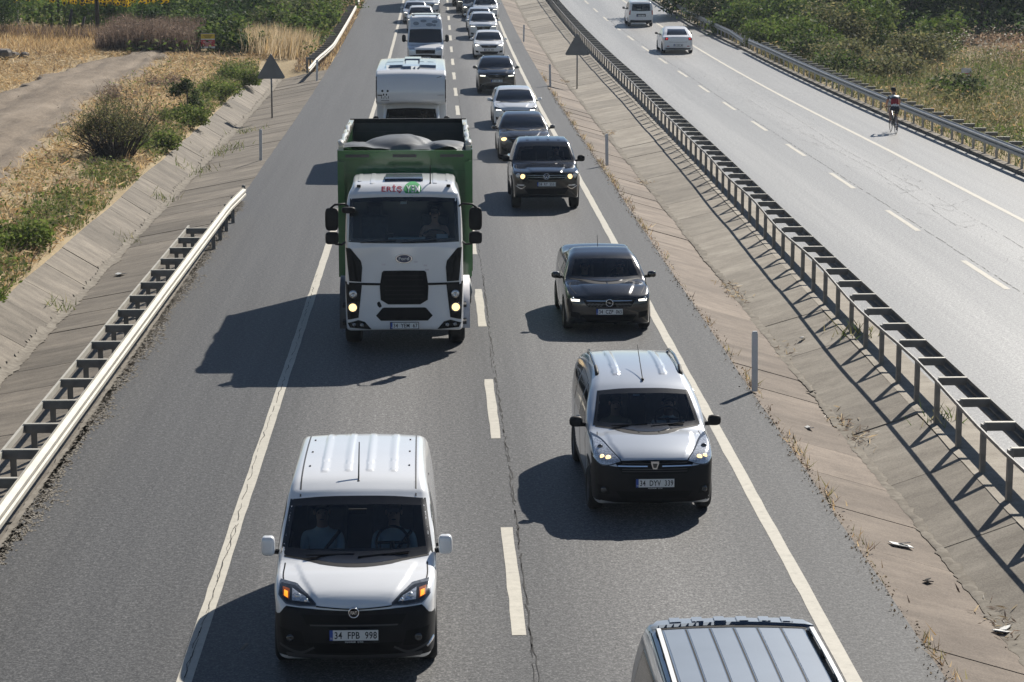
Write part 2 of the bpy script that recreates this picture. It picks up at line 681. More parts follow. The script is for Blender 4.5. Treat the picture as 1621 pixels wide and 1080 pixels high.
def land_z(X, Y):
    """height of the natural ground"""
    X = np.asarray(X, float); Y = np.asarray(Y, float)
    base = zr(Y)
    n = fbm(X * .35, Y * .35, 1.) - .5
    left = np.interp(X, [-200, -40, -20, -11.5, -9.6, -9.2, -8.3, -5.7], [2.5, 1.2, .42, .34, .2, .06, -.75, -.25])
    left_far = np.interp(X, [-200, -40, -20, -11.5, -9.2, -6.6, -5.7], [2.5, 1.3, .6, .5, .45, .1, -.2])
    k = np.clip((Y - DITCH_END + 1) / 4, 0, 1)
    z = left * (1 - k) + left_far * k
    mid = np.interp(X, [-5.7, 5.4, 6.77, 8.0, 9.2, 18.4, 19.4, 22, 30, 60, 200], [-.25, -.25, -.7, -.3, -.25, -.25, -.12, -.35, -.5, -.3, 1.0])
    z = np.where(X > -5.7, mid, z)
    amp = np.where((X < -9.4) | (X > 19.2), .22, .0)
    return base + z + n * amp


xs = np.concatenate([[-1500, -600, -300, -160, -100, -70, -55], np.arange(-45, -9.5, .75), [-9.4, -9.15, -8.8, -8.3, -7.2, -6.4, -5.75, -5.3, 0, 5.3, 6.1, 6.77, 7.4, 8.0, 8.8, 9.6, 14, 18.2, 18.9, 19.4], np.arange(20, 62, 1.5), [70, 90, 130, 200, 400, 900, 1500]])
ys = np.concatenate([[-400, -150, -60, -20, 0], np.arange(10, 240, 1.5), [260, 300, 360, 450, 700, 1200, 2000]])
GX, GY = np.meshgrid(xs, ys)
GZ = land_z(np.clip(GX, -199, 199), GY)
nx_, ny_ = len(xs), len(ys)
idx = np.arange(nx_ * ny_).reshape(ny_, nx_)
F = np.stack([idx[:-1, :-1], idx[:-1, 1:], idx[1:, 1:], idx[1:, :-1]], -1).reshape(-1, 4)
ground = put('ground', mesh_np('ground', np.stack([GX, GY, GZ], -1).reshape(-1, 3), F, 'soil', True))
tag(ground, 'dry brown soil on both sides of the road', kind='structure')


def strip(fl, fr, y0, y1, step, z, mat, name, parent=None, ncol=1, wob=0., thick=0.):
    """sheet between two edges given as functions of Y"""
    Y = np.arange(y0, y1 + step * .5, step)
    L = np.array([float(fl(y)) for y in Y]); R = np.array([float(fr(y)) for y in Y])
    if wob:
        L = L + (vnoise(Y * 1.7, Y * 0 + 2) - .5) * wob + (vnoise(Y * 7., Y * 0 + 4) - .5) * wob * .5
        R = R + (vnoise(Y * 1.9, Y * 0 + 8) - .5) * wob + (vnoise(Y * 6.3, Y * 0 + 5) - .5) * wob * .5
    T = np.linspace(0, 1, ncol + 1)
    X = L[:, None] * (1 - T) + R[:, None] * T
    Z = np.repeat((zr(Y) + z)[:, None], ncol + 1, 1)
    V = np.stack([X, np.repeat(Y[:, None], ncol + 1, 1), Z], -1).reshape(-1, 3)
    i = np.arange(len(Y) * (ncol + 1)).reshape(len(Y), ncol + 1)
    F = np.stack([i[:-1, :-1], i[:-1, 1:], i[1:, 1:], i[1:, :-1]], -1).reshape(-1, 4)
    return put(name, mesh_np(name, V, F, mat), parent)


road = strip(lambda y: ROAD_L, lambda y: ROAD_R, -60, 420, 1.0, 0, 'asphalt', 'road', ncol=8, wob=.03)
tag(road, 'grey asphalt road carrying the oncoming traffic', kind='structure')
opp = strip(opp_left, opp_right, -60, 420, 1.0, 0, 'asphalt_pale_glare', 'opposite_road', ncol=8, wob=.05)
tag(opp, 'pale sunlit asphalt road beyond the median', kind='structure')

# painted lines, each dash its own piece
for x, w in ((-2.72, .17), (4.49, .17)):
    fx = (lambda y, x=x: float(np.interp(y, [20, 60, 190], [x - .02, x + .03, x + .2])) if x < 0 else float(np.interp(y, [20, 66, 190], [x - .03, x + .04, x + .14])))
    strip(lambda y: fx(y) - w / 2, lambda y: fx(y) + w / 2, 5, 300, .5, .004, 'road_paint', 'edge_line', road, wob=.014)
for k in range(-1, 22):
    y0 = 25.0 + 10.05 * k
    xx = .92 + .001 * max(0, y0 - 60)
    strip(lambda y: xx - .075, lambda y: xx + .085, y0, y0 + 4.7, .47, .004, 'road_paint', 'lane_dash', road, wob=.022)
strip(lambda y: opp_left(y) + .42, lambda y: opp_left(y) + .54, 5, 300, .5, .004, 'road_paint', 'edge_line', opp, wob=.02)
opp_solid = lambda y: float(np.interp(y, [20, 60, 80, 144, 189, 300], [15.9, 15.95, 16.05, 15.88, 15.43, 14.5]))
opp_dash = lambda y: float(np.interp(y, [20, 53, 92, 118, 163, 184, 300], [12.6, 12.64, 12.84, 12.9, 12.46, 12.31, 11.5]))
strip(lambda y: opp_solid(y) - .08, lambda y: opp_solid(y) + .08, 5, 300, .5, .004, 'road_paint', 'edge_line', opp, wob=.012)
for k in range(-3, 18):
    y0 = 49.4 + 9.6 * k
    strip(lambda y: opp_dash(y) - .075, lambda y: opp_dash(y) + .075, y0, y0 + 4.3, .43, .004, 'road_paint', 'lane_dash', opp, wob=.015)


def crack(name, pts, w, parent, z=.006, mat='crack'):
    """thin open joint that wanders along points"""
    P = []
    for (x0, y0), (x1, y1) in zip(pts[:-1], pts[1:]):
        n = max(2, int(math.hypot(x1 - x0, y1 - y0) / .22))
        for k in range(n):
            t = k / n
            P.append((x0 + (x1 - x0) * t, y0 + (y1 - y0) * t))
    P.append(pts[-1])
    P = np.array(P)
    P[:, 0] += (RNG.random(len(P)) - .5) * .04
    P[:, 1] += (RNG.random(len(P)) - .5) * .055
    V = []; F = []
    for i in range(len(P) - 1):
        d = P[i + 1] - P[i]; L = np.hypot(*d) + 1e-6; n = np.array([-d[1], d[0]]) / L
        a = w * (.3 + .9 * RNG.random()) / 2
        b = len(V)
        if F and RNG.random() < .22:
            continue
        for q, s in ((P[i], -1), (P[i], 1), (P[i + 1], 1), (P[i + 1], -1)):
            V.append((q[0] + n[0] * a * s, q[1] + n[1] * a * s, zrf(q[1]) + z))
        F.append((b, b + 1, b + 2, b + 3))
    return put(name, mesh_np(name, V, np.array(F), mat), parent)


# long open joint beside the dashes, cracks in the paint and in the worn far road
crack('joint_crack', [(1.07, 20), (1.06, 60), (1.1, 110)], .020, road)
crack('joint_crack', [(1.03, 22), (1.1, 33), (1.02, 41), (1.09, 52)], .016, road)
crack('paint_crack', [(-2.77, 22.5), (-2.72, 27), (-2.76, 34), (-2.70, 43), (-2.74, 52)], .010, road, .009)
crack('paint_crack', [(-2.70, 22), (-2.76, 24.6), (-2.71, 30)], .008, road, .009)
crack('joint_crack', [(12.78, 40), (12.9, 62), (13.0, 92), (13.1, 120), (12.6, 165)], .03, opp, mat='patch_tar')
crack('joint_crack', [(14.6, 52), (14.75, 66), (14.5, 80), (14.9, 96), (14.7, 112)], .014, opp, mat='patch_tar')
crack('joint_crack', [(13.9, 60), (14.3, 74), (14.0, 90), (14.2, 104)], .012, opp, mat='patch_tar')
for k in range(85):
    x = float(RNG.choice([13.9, 14.4, 15.2, 14.0])) + RNG.normal() * .35; y = RNG.uniform(45, 120)
    crack('worn_crack', [(x, y), (x + RNG.normal() * .3, y + RNG.uniform(-1, 1.2)), (x + RNG.normal() * .45, y + RNG.uniform(.6, 1.8))], .013, opp, mat='patch_tar')
crack('patch_mark', [(-2.2, 24.6), (-2.15, 25.0)], .04, road, .006, 'silt')
# sand blown along the shoulder edges
strip(lambda y: ROAD_L - .05, lambda y: ROAD_L + .03 + .05 * vnoise(y * .8, 3.), 20, 66, .12, .005, 'silt', 'sand_drift', road, wob=.04)
ys_ = RNG.uniform(20, 66, 9000); xs_s = ROAD_L + .02 + np.abs(RNG.normal(size=9000)) * (.06 + .12 * vnoise(ys_ * .7, ys_ * 0 + 3.))
q = .010 + .022 * RNG.random(9000)
Vs = np.stack([np.stack([xs_s + dx * q, ys_ + dy * q * 1.6, zr(ys_) + .0065], 1) for dx, dy in ((-1, -.3), (.2, -1), (1, .2), (-.1, 1))], 1).reshape(-1, 3)
tag(put('sand_grains', mesh_np('sand_grains', Vs, np.arange(36000).reshape(-1, 4), 'silt')), 'sand and grit scattered along the shoulder by the guard rail', kind='stuff')


# concrete ditch slabs: every slab a piece of its own with an open joint
def slab_set(name, label, xa, za, xb, zb, y0, y1, L, mat, gap=.022, skew=0.):
    root = empty(name, (0, 0, 0))
    tag(root, label, kind='structure')
    y = y0
    while y < y1:
        ln = L * (1 + .06 * (random.random() - .5))
        a, b = y + gap, y + ln
        dz = random.uniform(-.010, .010); tl = random.uniform(-.006, .006)
        V = []
        for yy, q in ((a, 0), (b, 1)):
            for t in (0, .5, 1):
                fa, fb = float(xa(yy)), float(xb(yy))
                x = fa + (fb - fa) * t; z = za(yy) + (zb(yy) - za(yy)) * t
                V.append((x, yy + skew * t, zrf(yy) + z + dz + (tl if q else -tl)))
        n = len(V)
        V += [(v[0], v[1], v[2] - .12) for v in V]
        F = [(0, 1, 4, 3), (1, 2, 5, 4), (0, 6, 7, 1), (1, 7, 8, 2), (3, 4, 10, 9), (4, 5, 11, 10), (0, 3, 9, 6), (2, 8, 11, 5)]
        # winding: keep the top facing up
        nrm = (Vector(V[1]) - Vector(V[0])).cross(Vector(V[3]) - Vector(V[0]))
        if nrm.z < 0:
            F = [tuple(reversed(f)) for f in F]
        put('slab', mesh_np('slab', V, F, mat), root)
        y += ln
    return root


slab_set('ditch_lining', 'grey concrete slabs sloping from the shoulder into the ditch', lambda y: ROAD_L + .0, lambda y: -.012, lambda y: -8.2, lambda y: -.5, 22, DITCH_END, 2.1, 'concrete', .016, .35)
slab_set('ditch_bank', 'grey concrete slabs on the bank side of the ditch', lambda y: -8.215, lambda y: -.5, lambda y: -9.15 - .12 * vnoise(y * .35, 2.), lambda y: .1, 22, DITCH_END, 2.6, 'concrete', .02)
slab_set('median_apron', 'reddish concrete slabs sloping down from the road edge', lambda y: ROAD_R + .0, lambda y: -.012, lambda y: 6.77, lambda y: -.36, 16, 215, 2.1, 'concrete_red', .014, -.15)
slab_set('median_bank', 'grey concrete slabs rising to the median guard rail', lambda y: 6.785, lambda y: -.36, lambda y: median_x(y) - .1, lambda y: .02, 16, 215, 3.4, 'concrete_pale', .014)
strip(lambda y: median_x(y) - .1, lambda y: opp_left(y) + .05, 14, 300, 1.0, .03, 'concrete_pale', 'median_edging', wob=.02)
tag(bpy.data.objects['median_edging'], 'pale concrete strip under the median guard rail', kind='structure')


def silt_strip(name, xf, zf, y0, y1, w, parent=None):
    Y = np.arange(y0, y1, .12)
    wl_ = w * (.15 + .7 * vnoise(Y * .55, Y * 0 + 1.) + .5 * vnoise(Y * 2.4, Y * 0 + 4) + .9 * vnoise(Y * 9, Y * 0 + 3) ** 2)
    wr_ = w * (.15 + .7 * vnoise(Y * .5, Y * 0 + 9.) + .5 * vnoise(Y * 2.1, Y * 0 + 6) + .9 * vnoise(Y * 8, Y * 0 + 5) ** 2)
    V = []
    for y, a, b in zip(Y, wl_, wr_):
        x = xf(y)
        for xx, e in ((x - a, .004), (x, .03), (x + b, .004)):
            V.append((xx, y, zrf(y) + zf(xx) + e))
    i = np.arange(len(Y) * 3).reshape(-1, 3)
    F = np.stack([i[:-1, :-1], i[:-1, 1:], i[1:, 1:], i[1:, :-1]], -1).reshape(-1, 4)
    o = put(name, mesh_np(name, V, F, 'silt'), parent)
    return tag(o, 'pale dried silt along the ditch bottom', kind='stuff')


silt_strip('silt', lambda y: -8.2, lambda x: np.interp(x, [-9.15, -8.2, -5.72], [.1, -.5, -.012]) + .008, 22, DITCH_END, .11)
silt_strip('silt', lambda y: 6.78, lambda x: np.interp(x, [5.47, 6.77, 8.0], [-.012, -.36, .02]) + .008, 16, 200, .07)

# kerb under the far guard rail
kb = MB()
for y in np.arange(20, 300, 2.0):
    pass
kerb_root = empty('kerb'); tag(kerb_root, 'low concrete kerb under the far guard rail', kind='structure')
for y in np.arange(24, 215, 2.0):
    x0, x1 = float(opp_right(y)) + .0, float(opp_right(y + 1.98)) + .0
    z0, z1 = zrf(y), zrf(y + 1.98)
    V = [(x0, y, z0 - .1), (x0 + .3, y, z0 - .1), (x0 + .3, y, z0 + .11), (x0 + .03, y, z0 + .11), (x1, y + 1.98, z1 - .1), (x1 + .3, y + 1.98, z1 - .1), (x1 + .3, y + 1.98, z1 + .11), (x1 + .03, y + 1.98, z1 + .11)]
    put('kerb_stone', mesh_np('kerb_stone', V, [(0, 1, 2, 3), (7, 6, 5, 4), (3, 2, 6, 7), (0, 3, 7, 4), (1, 5, 6, 2)], 'concrete'), kerb_root)

# dirt track on the bank
trk = [(-13.0, 40), (-14.7, 66), (-15.9, 84), (-16.9, 100), (-16.8, 112), (-16.3, 121), (-15.4, 126.5)]


def track_c(y):
    return float(np.interp(y, [p[1] for p in trk], [p[0] for p in trk]))


def track_hw(y):
    return float(np.interp(y, [40, 70, 95, 118, 127], [1.7, 1.9, 2.2, 2.0, .8]))


Y = np.arange(40, 127.5, .3); V = []
NC = 26
for y in Y:
    c, hw = track_c(y), track_hw(y)
    wl_, wr_ = (vnoise(np.array(y * .7), np.array(1.)) - .5) * .9, (vnoise(np.array(y * .8), np.array(7.)) - .5) * .9
    for k in range(NC + 1):
        t = k / NC * 2 - 1
        x = c + (hw + (wl_ if t < 0 else wr_) * abs(t)) * t
        rut = -.05 * math.exp(-((abs(t) - .5) / .16) ** 2)
        e = .10 + .07 * (1 - t * t) + rut * 1.8 + .12 * (float(fbm(np.array(x * 2.6), np.array(y * 1.3))) - .5)
        if abs(t) > .99:
            e = -.12
        V.append((x, y, float(land_z(x, y)) + .05 + e))
i = np.arange(len(Y) * (NC + 1)).reshape(-1, NC + 1)
F = np.stack([i[:-1, :-1], i[:-1, 1:], i[1:, 1:], i[1:, :-1]], -1).reshape(-1, 4)
tag(put('dirt_track', mesh_np('dirt_track', V, F, 'dirt', True)), 'rutted grey dirt track curving along the bank', kind='structure')


# ------------------------------------------------------------------ guard rails
WB = [(-.155, 0), (-.12, .0), (-.085, .075), (-.03, .075), (-.0, .012), (.03, .075), (.085, .075), (.12, 0), (.155, 0)]   # (up, out)


def w_beam(pts, side, th=.006):
    """corrugated rail swept along points; side +1: bulges to the right of travel"""
    prof = [(o * side, u) for u, o in WB]
    back = [(a - th * side, u) for a, u in reversed(prof)]
    m = MB().extr(prof + back, pts)
    return m


def rail_line(xf, y0, y1, z, step=2.0, dip=None):
    P = []
    y = y0
    while y < y1 + .01:
        zz = zrf(y) + z + (dip(y) if dip else 0)
        P.append((float(xf(y)), y, zz)); y += step
    return P


def sections(P, n):
    out = []
    for i in range(0, len(P) - 1, n):
        out.append(P[i:i + n + 1])
    return out


c_post = MB().box((0, 0, 0), (.012, .09, 1.0)).box((.05, .045, 0), (.09, .01, 1.0)).box((.05, -.045, 0), (.09, .01, 1.0)).mesh('post', 'post_steel')

# oncoming road, bank side: rail with cross pieces and a second rail behind
g1 = tag(empty('guard_rail', (-5.55, 34, 0)), 'sunlit double guard rail with ladder-like cross pieces ending beside the ditch', 'guard rail', 'guard rails')
xf1 = lambda y: -5.55 + float(np.interp(y, [20, 46, 60, 63.5], [-.03, .05, .12, .2]))


def tip(y):
    return float(np.interp(y, [20, 59, 63.5], [0, 0, -.06]))


P1 = rail_line(xf1, 22, 63.4, .62, 1.15, tip)


def local(m, root):
    l = root.location
    m.V = [(v[0] - l[0], v[1] - l[1], v[2] - l[2]) for v in m.V]
    return m


for k, s in enumerate(sections(P1, 4)):
    local(w_beam(s, 1), g1).build('rail', 'rail_weathered', g1)
yy = 23.0
post_y = []
while yy < 62:
    post_y.append(yy); yy += 1.66
for y in post_y:
    x = xf1(y); end = y > 55.5
    if not end:
        cpz = local(MB().box((x - .28, y, .755), (.52, .075, .014)), g1).build('cross_piece', 'rail_weathered', g1)
        local(MB().box((x - .28, y - .032, .685), (.50, .008, .125)), g1).build('cross_web', 'rail_dark', cpz)  # web coloured darker to stand for its shaded face
        local(MB().box((x - .43, y + .03, .36), (.012, .10, .72)).box((x - .39, y - .01, .36), (.09, .012, .72)), g1).build('post', 'rail_dark', g1)
    else:
        local(MB().box((x - .1, y + .03, .36), (.012, .10, .72)).box((x - .06, y - .01, .36), (.09, .012, .72)), g1).build('post', 'rail_dark', g1)
Pb = rail_line(lambda y: xf1(y) - .55, 22, 55.5, .69, 1.66)
for s in sections(Pb, 4):
    local(MB().extr([(-.02, -.05), (.02, -.05), (.02, .05), (-.02, .05)], s), g1).build('back_rail', 'rail_weathered', g1)
# dark end shoe
local(MB().box((xf1(63.4), 63.46, .60), (.10, .10, .34)), g1).build('end_shoe', 'rail_dark', g1, bev=.02)

# oncoming road, further on
g2 = tag(empty('guard_rail', (-5.9, 125, zrf(125))), 'pale guard rail starting beyond the concrete ditch under green scrub', 'guard rail', 'guard rails')
xf2 = lambda y: float(np.interp(y, [116, 124, 132, 300], [-6.5, -6.1, -5.85, -5.85]))
P2 = rail_line(xf2, 117, 172, .60, 2.0, lambda y: float(np.interp(y, [117, 122], [-.25, 0])))
for s in sections(P2, 3):
    local(w_beam(s, 1), g2).build('rail', 'rail_weathered', g2)
for y in np.arange(121, 172, 1.66):
    x = xf2(y)
    cpz = local(MB().box((x - .3, y, zrf(y) + .755), (.5, .08, .014)), g2).build('cross_piece', 'rail_weathered', g2)
    local(MB().box((x - .3, y - .035, zrf(y) + .685), (.48, .008, .12)), g2).build('cross_web', 'rail_dark', cpz)  # shade of the web face put into its dark colour
    local(MB().box((x - .48, y, zrf(y) + .33), (.10, .09, .8)), g2).build('post', 'rail_dark', g2)
g2b = tag(empty('guard_rail', (-5.9, 176, zrf(176))), 'short pale guard rail farthest up the bank side of the road', 'guard rail', 'guard rails')
for s in sections(rail_line(xf2, 176, 230, .60, 3.0), 3):
    local(w_beam(s, 1), g2b).build('rail', 'rail_weathered', g2b)
for y in np.arange(177, 230, 3.3):
    local(MB().box((xf2(y) - .2, y, zrf(y) + .33), (.10, .09, .8)), g2b).build('post', 'rail_dark', g2b)

# median: posts and thin back rail on this side, rail on the far side
g3 = tag(empty('guard_rail', (8.0, 60, 0)), 'long dark guard rail along the median casting a wavy shadow on the concrete', 'guard rail', 'guard rails')
PMY = list(np.arange(17.5, 215, 1.66))
wav = lambda y: .05 * math.sin(y * .55) * math.exp(-((y - 45) / 30) ** 2)
P3 = rail_line(lambda y: float(median_x(y)) + .53, 17.5, 214, .63, 1.66)
for s in sections(P3, 4):
    local(w_beam(s, 1), g3).build('rail', 'rail_dark', g3)  # rail seen from its shaded back, the shade painted as darker steel
Pm = [(float(median_x(y)) - .02 + wav(y) * .6, y, zrf(y) + .745 + wav(y) * .5) for y in PMY]
for s in sections(Pm, 4):
    local(MB().extr([(-.013, -.026), (.013, -.026), (.013, .026), (-.013, .026)], s), g3).build('back_rail', 'post_steel', g3)
pm = MB().box((0, 0, .36), (.075, .10, .82), None).mesh('post', 'post_steel')
cp = MB().box((.27, 0, 0), (.46, .085, .014)).box((.27, -.037, -.065), (.44, .008, .115)).mesh('cross_piece', 'rail_weathered')
cpd = MB().box((.27, -.037, -.065), (.44, .008, .115)).mesh('cross_web', 'rail_dark')  # dark colour carries the shade on the web face
cpt = MB().box((.27, 0, 0), (.46, .085, .014)).mesh('cross_piece', 'rail_weathered')
for y in PMY:
    x = float(median_x(y)); l = g3.location
    put('post', pm, g3, (x + .05 - l[0], y - l[1], zrf(y) - l[2]))
    t = put('cross_piece', cpt, g3, (x + .02 - l[0], y - l[1], zrf(y) + .79 - l[2]))
    put('cross_web', cpd, t)

# far side of the opposite road: two lengths with a break
xf4 = lambda y: float(opp_right(y)) + .16
dark_post = MB().box((.0, 0, .36), (.07, .10, .84)).mesh('post', 'galvanised')
for nm, y0, y1, lab in (('a', 46, 136.5, 'long silver guard rail below the bushes on the far side of the pale road'), ('b', 137.5, 212, 'silver guard rail beyond the break, half hidden by green bushes')):
    g4 = tag(empty('guard_rail', (18.7, (y0 + y1) / 2, 0)), lab, 'guard rail', 'guard rails')
    l = g4.location
    dp = (lambda y: float(np.interp(y, [128, 136.5], [0, -.05]))) if nm == 'a' else (lambda y: float(np.interp(y, [137.5, 143], [-.18, 0])))
    for s in sections(rail_line(xf4, y0, y1, .66, 1.9, dp), 4):
        local(w_beam(s, -1), g4).build('rail', 'galvanised', g4)
    for y in np.arange(y0 + .4, y1, 1.66):
        x = xf4(y)
        put('post', dark_post, g4, (x + .12 - l[0], y - l[1], zrf(y) - l[2]))
        if nm == 'a' and y < 132:
            t = put('cross_piece', cpt, g4, (x + .05 - l[0], y - l[1], zrf(y) + .83 - l[2]))
            put('cross_web', cpd, t)

# ------------------------------------------------------------------ delineators and road signs
dm = MB().box((0, 0, .5), (.10, .055, 1.02)).box((0, 0, 1.03), (.094, .05, .04), None, .8).mesh('delineator', 'delineator_plastic')
dcap = MB().box((0, -.03, .86), (.06, .006, .12)).mesh('reflector', 'sign_pale')
for x, y, z, lab in ((5.52, 38.6, 0, 'nearest grey marker post at the edge of the median slabs'), (5.70, 75.4, 0, 'grey marker post beside the black pickup'), (5.61, 111.2, 0, 'grey marker post in front of the median triangle sign'),
                     (5.60, 144.5, 0, 'farthest grey marker post at the edge of the median slabs'), (-5.98, 78.1, -.05, 'pale marker post on the ditch slabs nearer than the triangle sign'), (-5.95, 115.6, -.05, 'pale marker post beside the start of the far guard rail')):
    o = empty('marker_post', (x, y, zrf(y) + z)); tag(o, lab, 'marker post', 'marker posts along the road edges')
    put('post', dm, o); put('reflector', dcap, o)
    o.rotation_euler = (random.uniform(-.02, .02), random.uniform(-.03, .03), 0)


def tri_sign(x, y, z, h, w, lab):
    o = empty('triangle_sign', (x, y, zrf(y) + z)); tag(o, lab, 'road sign', 'triangular signs seen from behind')
    MB().tube([(0, 0, -.2), (0, 0, h - .02)], .035, 10).build('pole', 'sign_back', o, True)
    r = .07; pts = []
    hh = w * .87
    for cx, cz, a0 in ((-w / 2 + r * 1.5, h - hh + r, 150), (w / 2 - r * 1.5, h - hh + r, 270), (0, h - r * 1.6, 30)):
        for k in range(5):
            a = math.radians(a0 + k * 30)
            pts.append((cx + r * math.cos(a), cz + r * math.sin(a)))
    MB().prism(pts, -.066, -.06).build('plate', 'sign_back', o)
    MB().box((0, -.047, h - .25), (.42, .02, .04)).box((0, -.047, h - hh + .2), (.7, .02, .04)).build('bracket', 'post_steel', o)


tri_sign(-6.92, 97.1, -.25, 2.72, 1.22, 'grey back of a triangle sign on a pole in the concrete ditch')
tri_sign(7.05, 113.4, -.32, 2.75, 1.25, 'grey back of a triangle sign on a pole in the median')

nb = empty('notice_board', (-12.5, 127.0, float(land_z(-12.5, 127)))); tag(nb, 'small yellow and red notice board in front of the green scrub', 'notice board')
MB().box((0, 0, .72), (.78, .03, .80)).build('board', 'sign_white', nb)
MB().box((0, -.018, .97), (.76, .006, .26)).build('yellow_band', 'sign_yellow', nb)
MB().box((0, -.018, .60), (.76, .006, .36)).build('red_band', 'sign_red', nb)
for k in range(3):
    MB().box((0, -.0225, .98 - .06 * k + .04), (.52 - .1 * k, .003, .022)).build('print_line', 'letter_black', nb)
for k in range(4):
    MB().box((random.uniform(-.03, .03), -.0225, .7 - .07 * k), (.5 - .06 * k, .003, .02)).build('print_line', 'sign_white', nb)
for s in (-1, 1):
    MB().box((s * .40, .0, .45), (.035, .045, 1.4)).build('leg', 'wood_dark', nb)
MB().box((0, 0, 1.14), (.84, .05, .03)).build('frame', 'wood_dark', nb)

sb = empty('small_sign', (26.3, 112.5, float(land_z(26.3, 112.5)) - .25)); tag(sb, 'small white and red sign standing in the dry scrub', 'small sign')
MB().box((0, 0, 1.15), (.5, .03, .5)).build('board', 'sign_pale', sb)
MB().box((0, -.018, 1.05), (.46, .006, .2)).build('red_band', 'sign_red', sb)
for k in range(3):
    MB().box((-.13 + .13 * k, -.0225, 1.05), (.07, .003, .12)).build('print_mark', 'sign_white', sb)
MB().box((0, .03, .5), (.06, .04, 1.2)).build('leg', 'wood_pale', sb)


# wooden frame and fence posts by the sunflower field
def pole_xy(x, y, h, r, lab, cat, grp, lean=(0, 0)):
    o = empty('wooden_post', (x, y, float(land_z(x, y)))); tag(o, lab, cat, grp)
    MB().tube([(0, 0, -.2), (lean[0] * .5, lean[1] * .5, h * .5), (lean[0], lean[1], h)], [r, r * .92, r * .8], 8).build('pole', 'wood_dark', o, True)
    return o


p1 = pole_xy(-20.4, 139.7, 5.2, .13, 'tall dark wooden post nearest the reeds', 'post', 'wooden posts by the sunflowers', (.05, 0))
p2 = pole_xy(-23.9, 144.3, 5.2, .11, 'tall dark wooden post at the far end of the crossbar', 'post', 'wooden posts by the sunflowers')
p3 = pole_xy(-23.5, 144.6, 3.4, .09, 'dark wooden post standing close behind its taller twin', 'post', 'wooden posts by the sunflowers')
pole_xy(-22.4, 141.0, 1.6, .10, 'short crooked dark stump left of the tall post', 'post', 'wooden posts by the sunflowers', (.3, .1))
pole_xy(-21.6, 140.4, 1.2, .09, 'short leaning dark stump nearest the tall post', 'post', 'wooden posts by the sunflowers', (.35, .1))
br = tag(MB().tube([(-20.4, 139.6, zrf(139) + 3.0), (-22.0, 141.8, zrf(141) + 3.35), (-23.9, 144.2, zrf(144) + 3.7)], [.055, .05, .05], 6).build('crossbar', 'wood_dark', None, True), 'thin dark crossbar tied between the two tall posts', 'crossbar')
w1 = tag(MB().tube([(-20.45, 139.6, zrf(139) + .9), (-22.2, 142, zrf(141) + 4.8), (-22.6, 142.5, zrf(141) + 5.8)], .02, 5).build('stay_wire', 'wire'), 'dark stay wire rising away from the foot of the tall post', 'wire', 'crossing wires between the posts')
w2 = tag(MB().tube([(-23.0, 141.2, zrf(141) + .7), (-21.6, 141.7, zrf(141) + 4.8), (-21.3, 141.9, zrf(141) + 5.7)], .02, 5).build('stay_wire', 'wire'), 'dark stay wire rising towards the tall post from the short stumps', 'wire', 'crossing wires between the posts')
for k, (x, y, lab) in enumerate(((-25.4, 141, 'pale fence stake under the dark conifer, taller'), (-26.4, 141.5, 'pale fence stake under the dark conifer, shorter'))):
    o = empty('fence_stake', (x, y, float(land_z(x, y)))); tag(o, lab, 'stake', 'pale stakes')
    MB().box((0, 0, .65 - .15 * k), (.09, .07, 1.5 - .3 * k), Matrix.Rotation(.05, 3, 'Y')).build('pole', 'wood_pale', o)
rk = MB()
for k in range(9):
    rk.blob((random.uniform(-.9, .9), random.uniform(-.5, .5), random.uniform(0, .3)), (random.uniform(.2, .5), random.uniform(.2, .4), random.uniform(.12, .28)), .8, 7, 5, Matrix.Rotation(random.random() * 3, 3, 'Z'))
o = rk.build('rubble_heap', 'rock', None, False, 0, (-22.4, 122.5, float(land_z(-22.4, 122.5)))); tag(o, 'low heap of dark stones left of the dirt track', 'rubble', None, 'stuff')


# ------------------------------------------------------------------ vehicle bodies: smooth solids from three profiles
def cr(P, n=6):
    """Catmull-Rom through points (open)"""
    P = np.asarray(P, float)
    Q = np.vstack([2 * P[0] - P[1], P, 2 * P[-1] - P[-2]])
    out = []
    for i in range(1, len(Q) - 2):
        p0, p1, p2, p3 = Q[i - 1], Q[i], Q[i + 1], Q[i + 2]
        for k in range(n):
            t = k / n
            out.append(.5 * ((2 * p1) + (-p0 + p2) * t + (2 * p0 - 5 * p1 + 4 * p2 - p3) * t * t + (-p0 + 3 * p1 - 3 * p2 + p3) * t ** 3))
    out.append(P[-1])
    return np.array(out)


def poly_sdf(P, X, Y):
    P = np.asarray(P, float); n = len(P)
    d = np.full(X.shape, 1e9); s = np.ones(X.shape)
    j = n - 1
    for i in range(n):
        ex, ey = P[j] - P[i]
        wx, wy = X - P[i, 0], Y - P[i, 1]
        t = np.clip((wx * ex + wy * ey) / (ex * ex + ey * ey + 1e-12), 0, 1)
        d = np.minimum(d, (wx - ex * t) ** 2 + (wy - ey * t) ** 2)
        c1 = Y >= P[i, 1]; c2 = Y < P[j, 1]; c3 = ex * wy > ey * wx
        flip = (c1 & c2 & c3) | (~c1 & ~c2 & ~c3)
        s = np.where(flip, -s, s)
        j = i
    return s * np.sqrt(d)


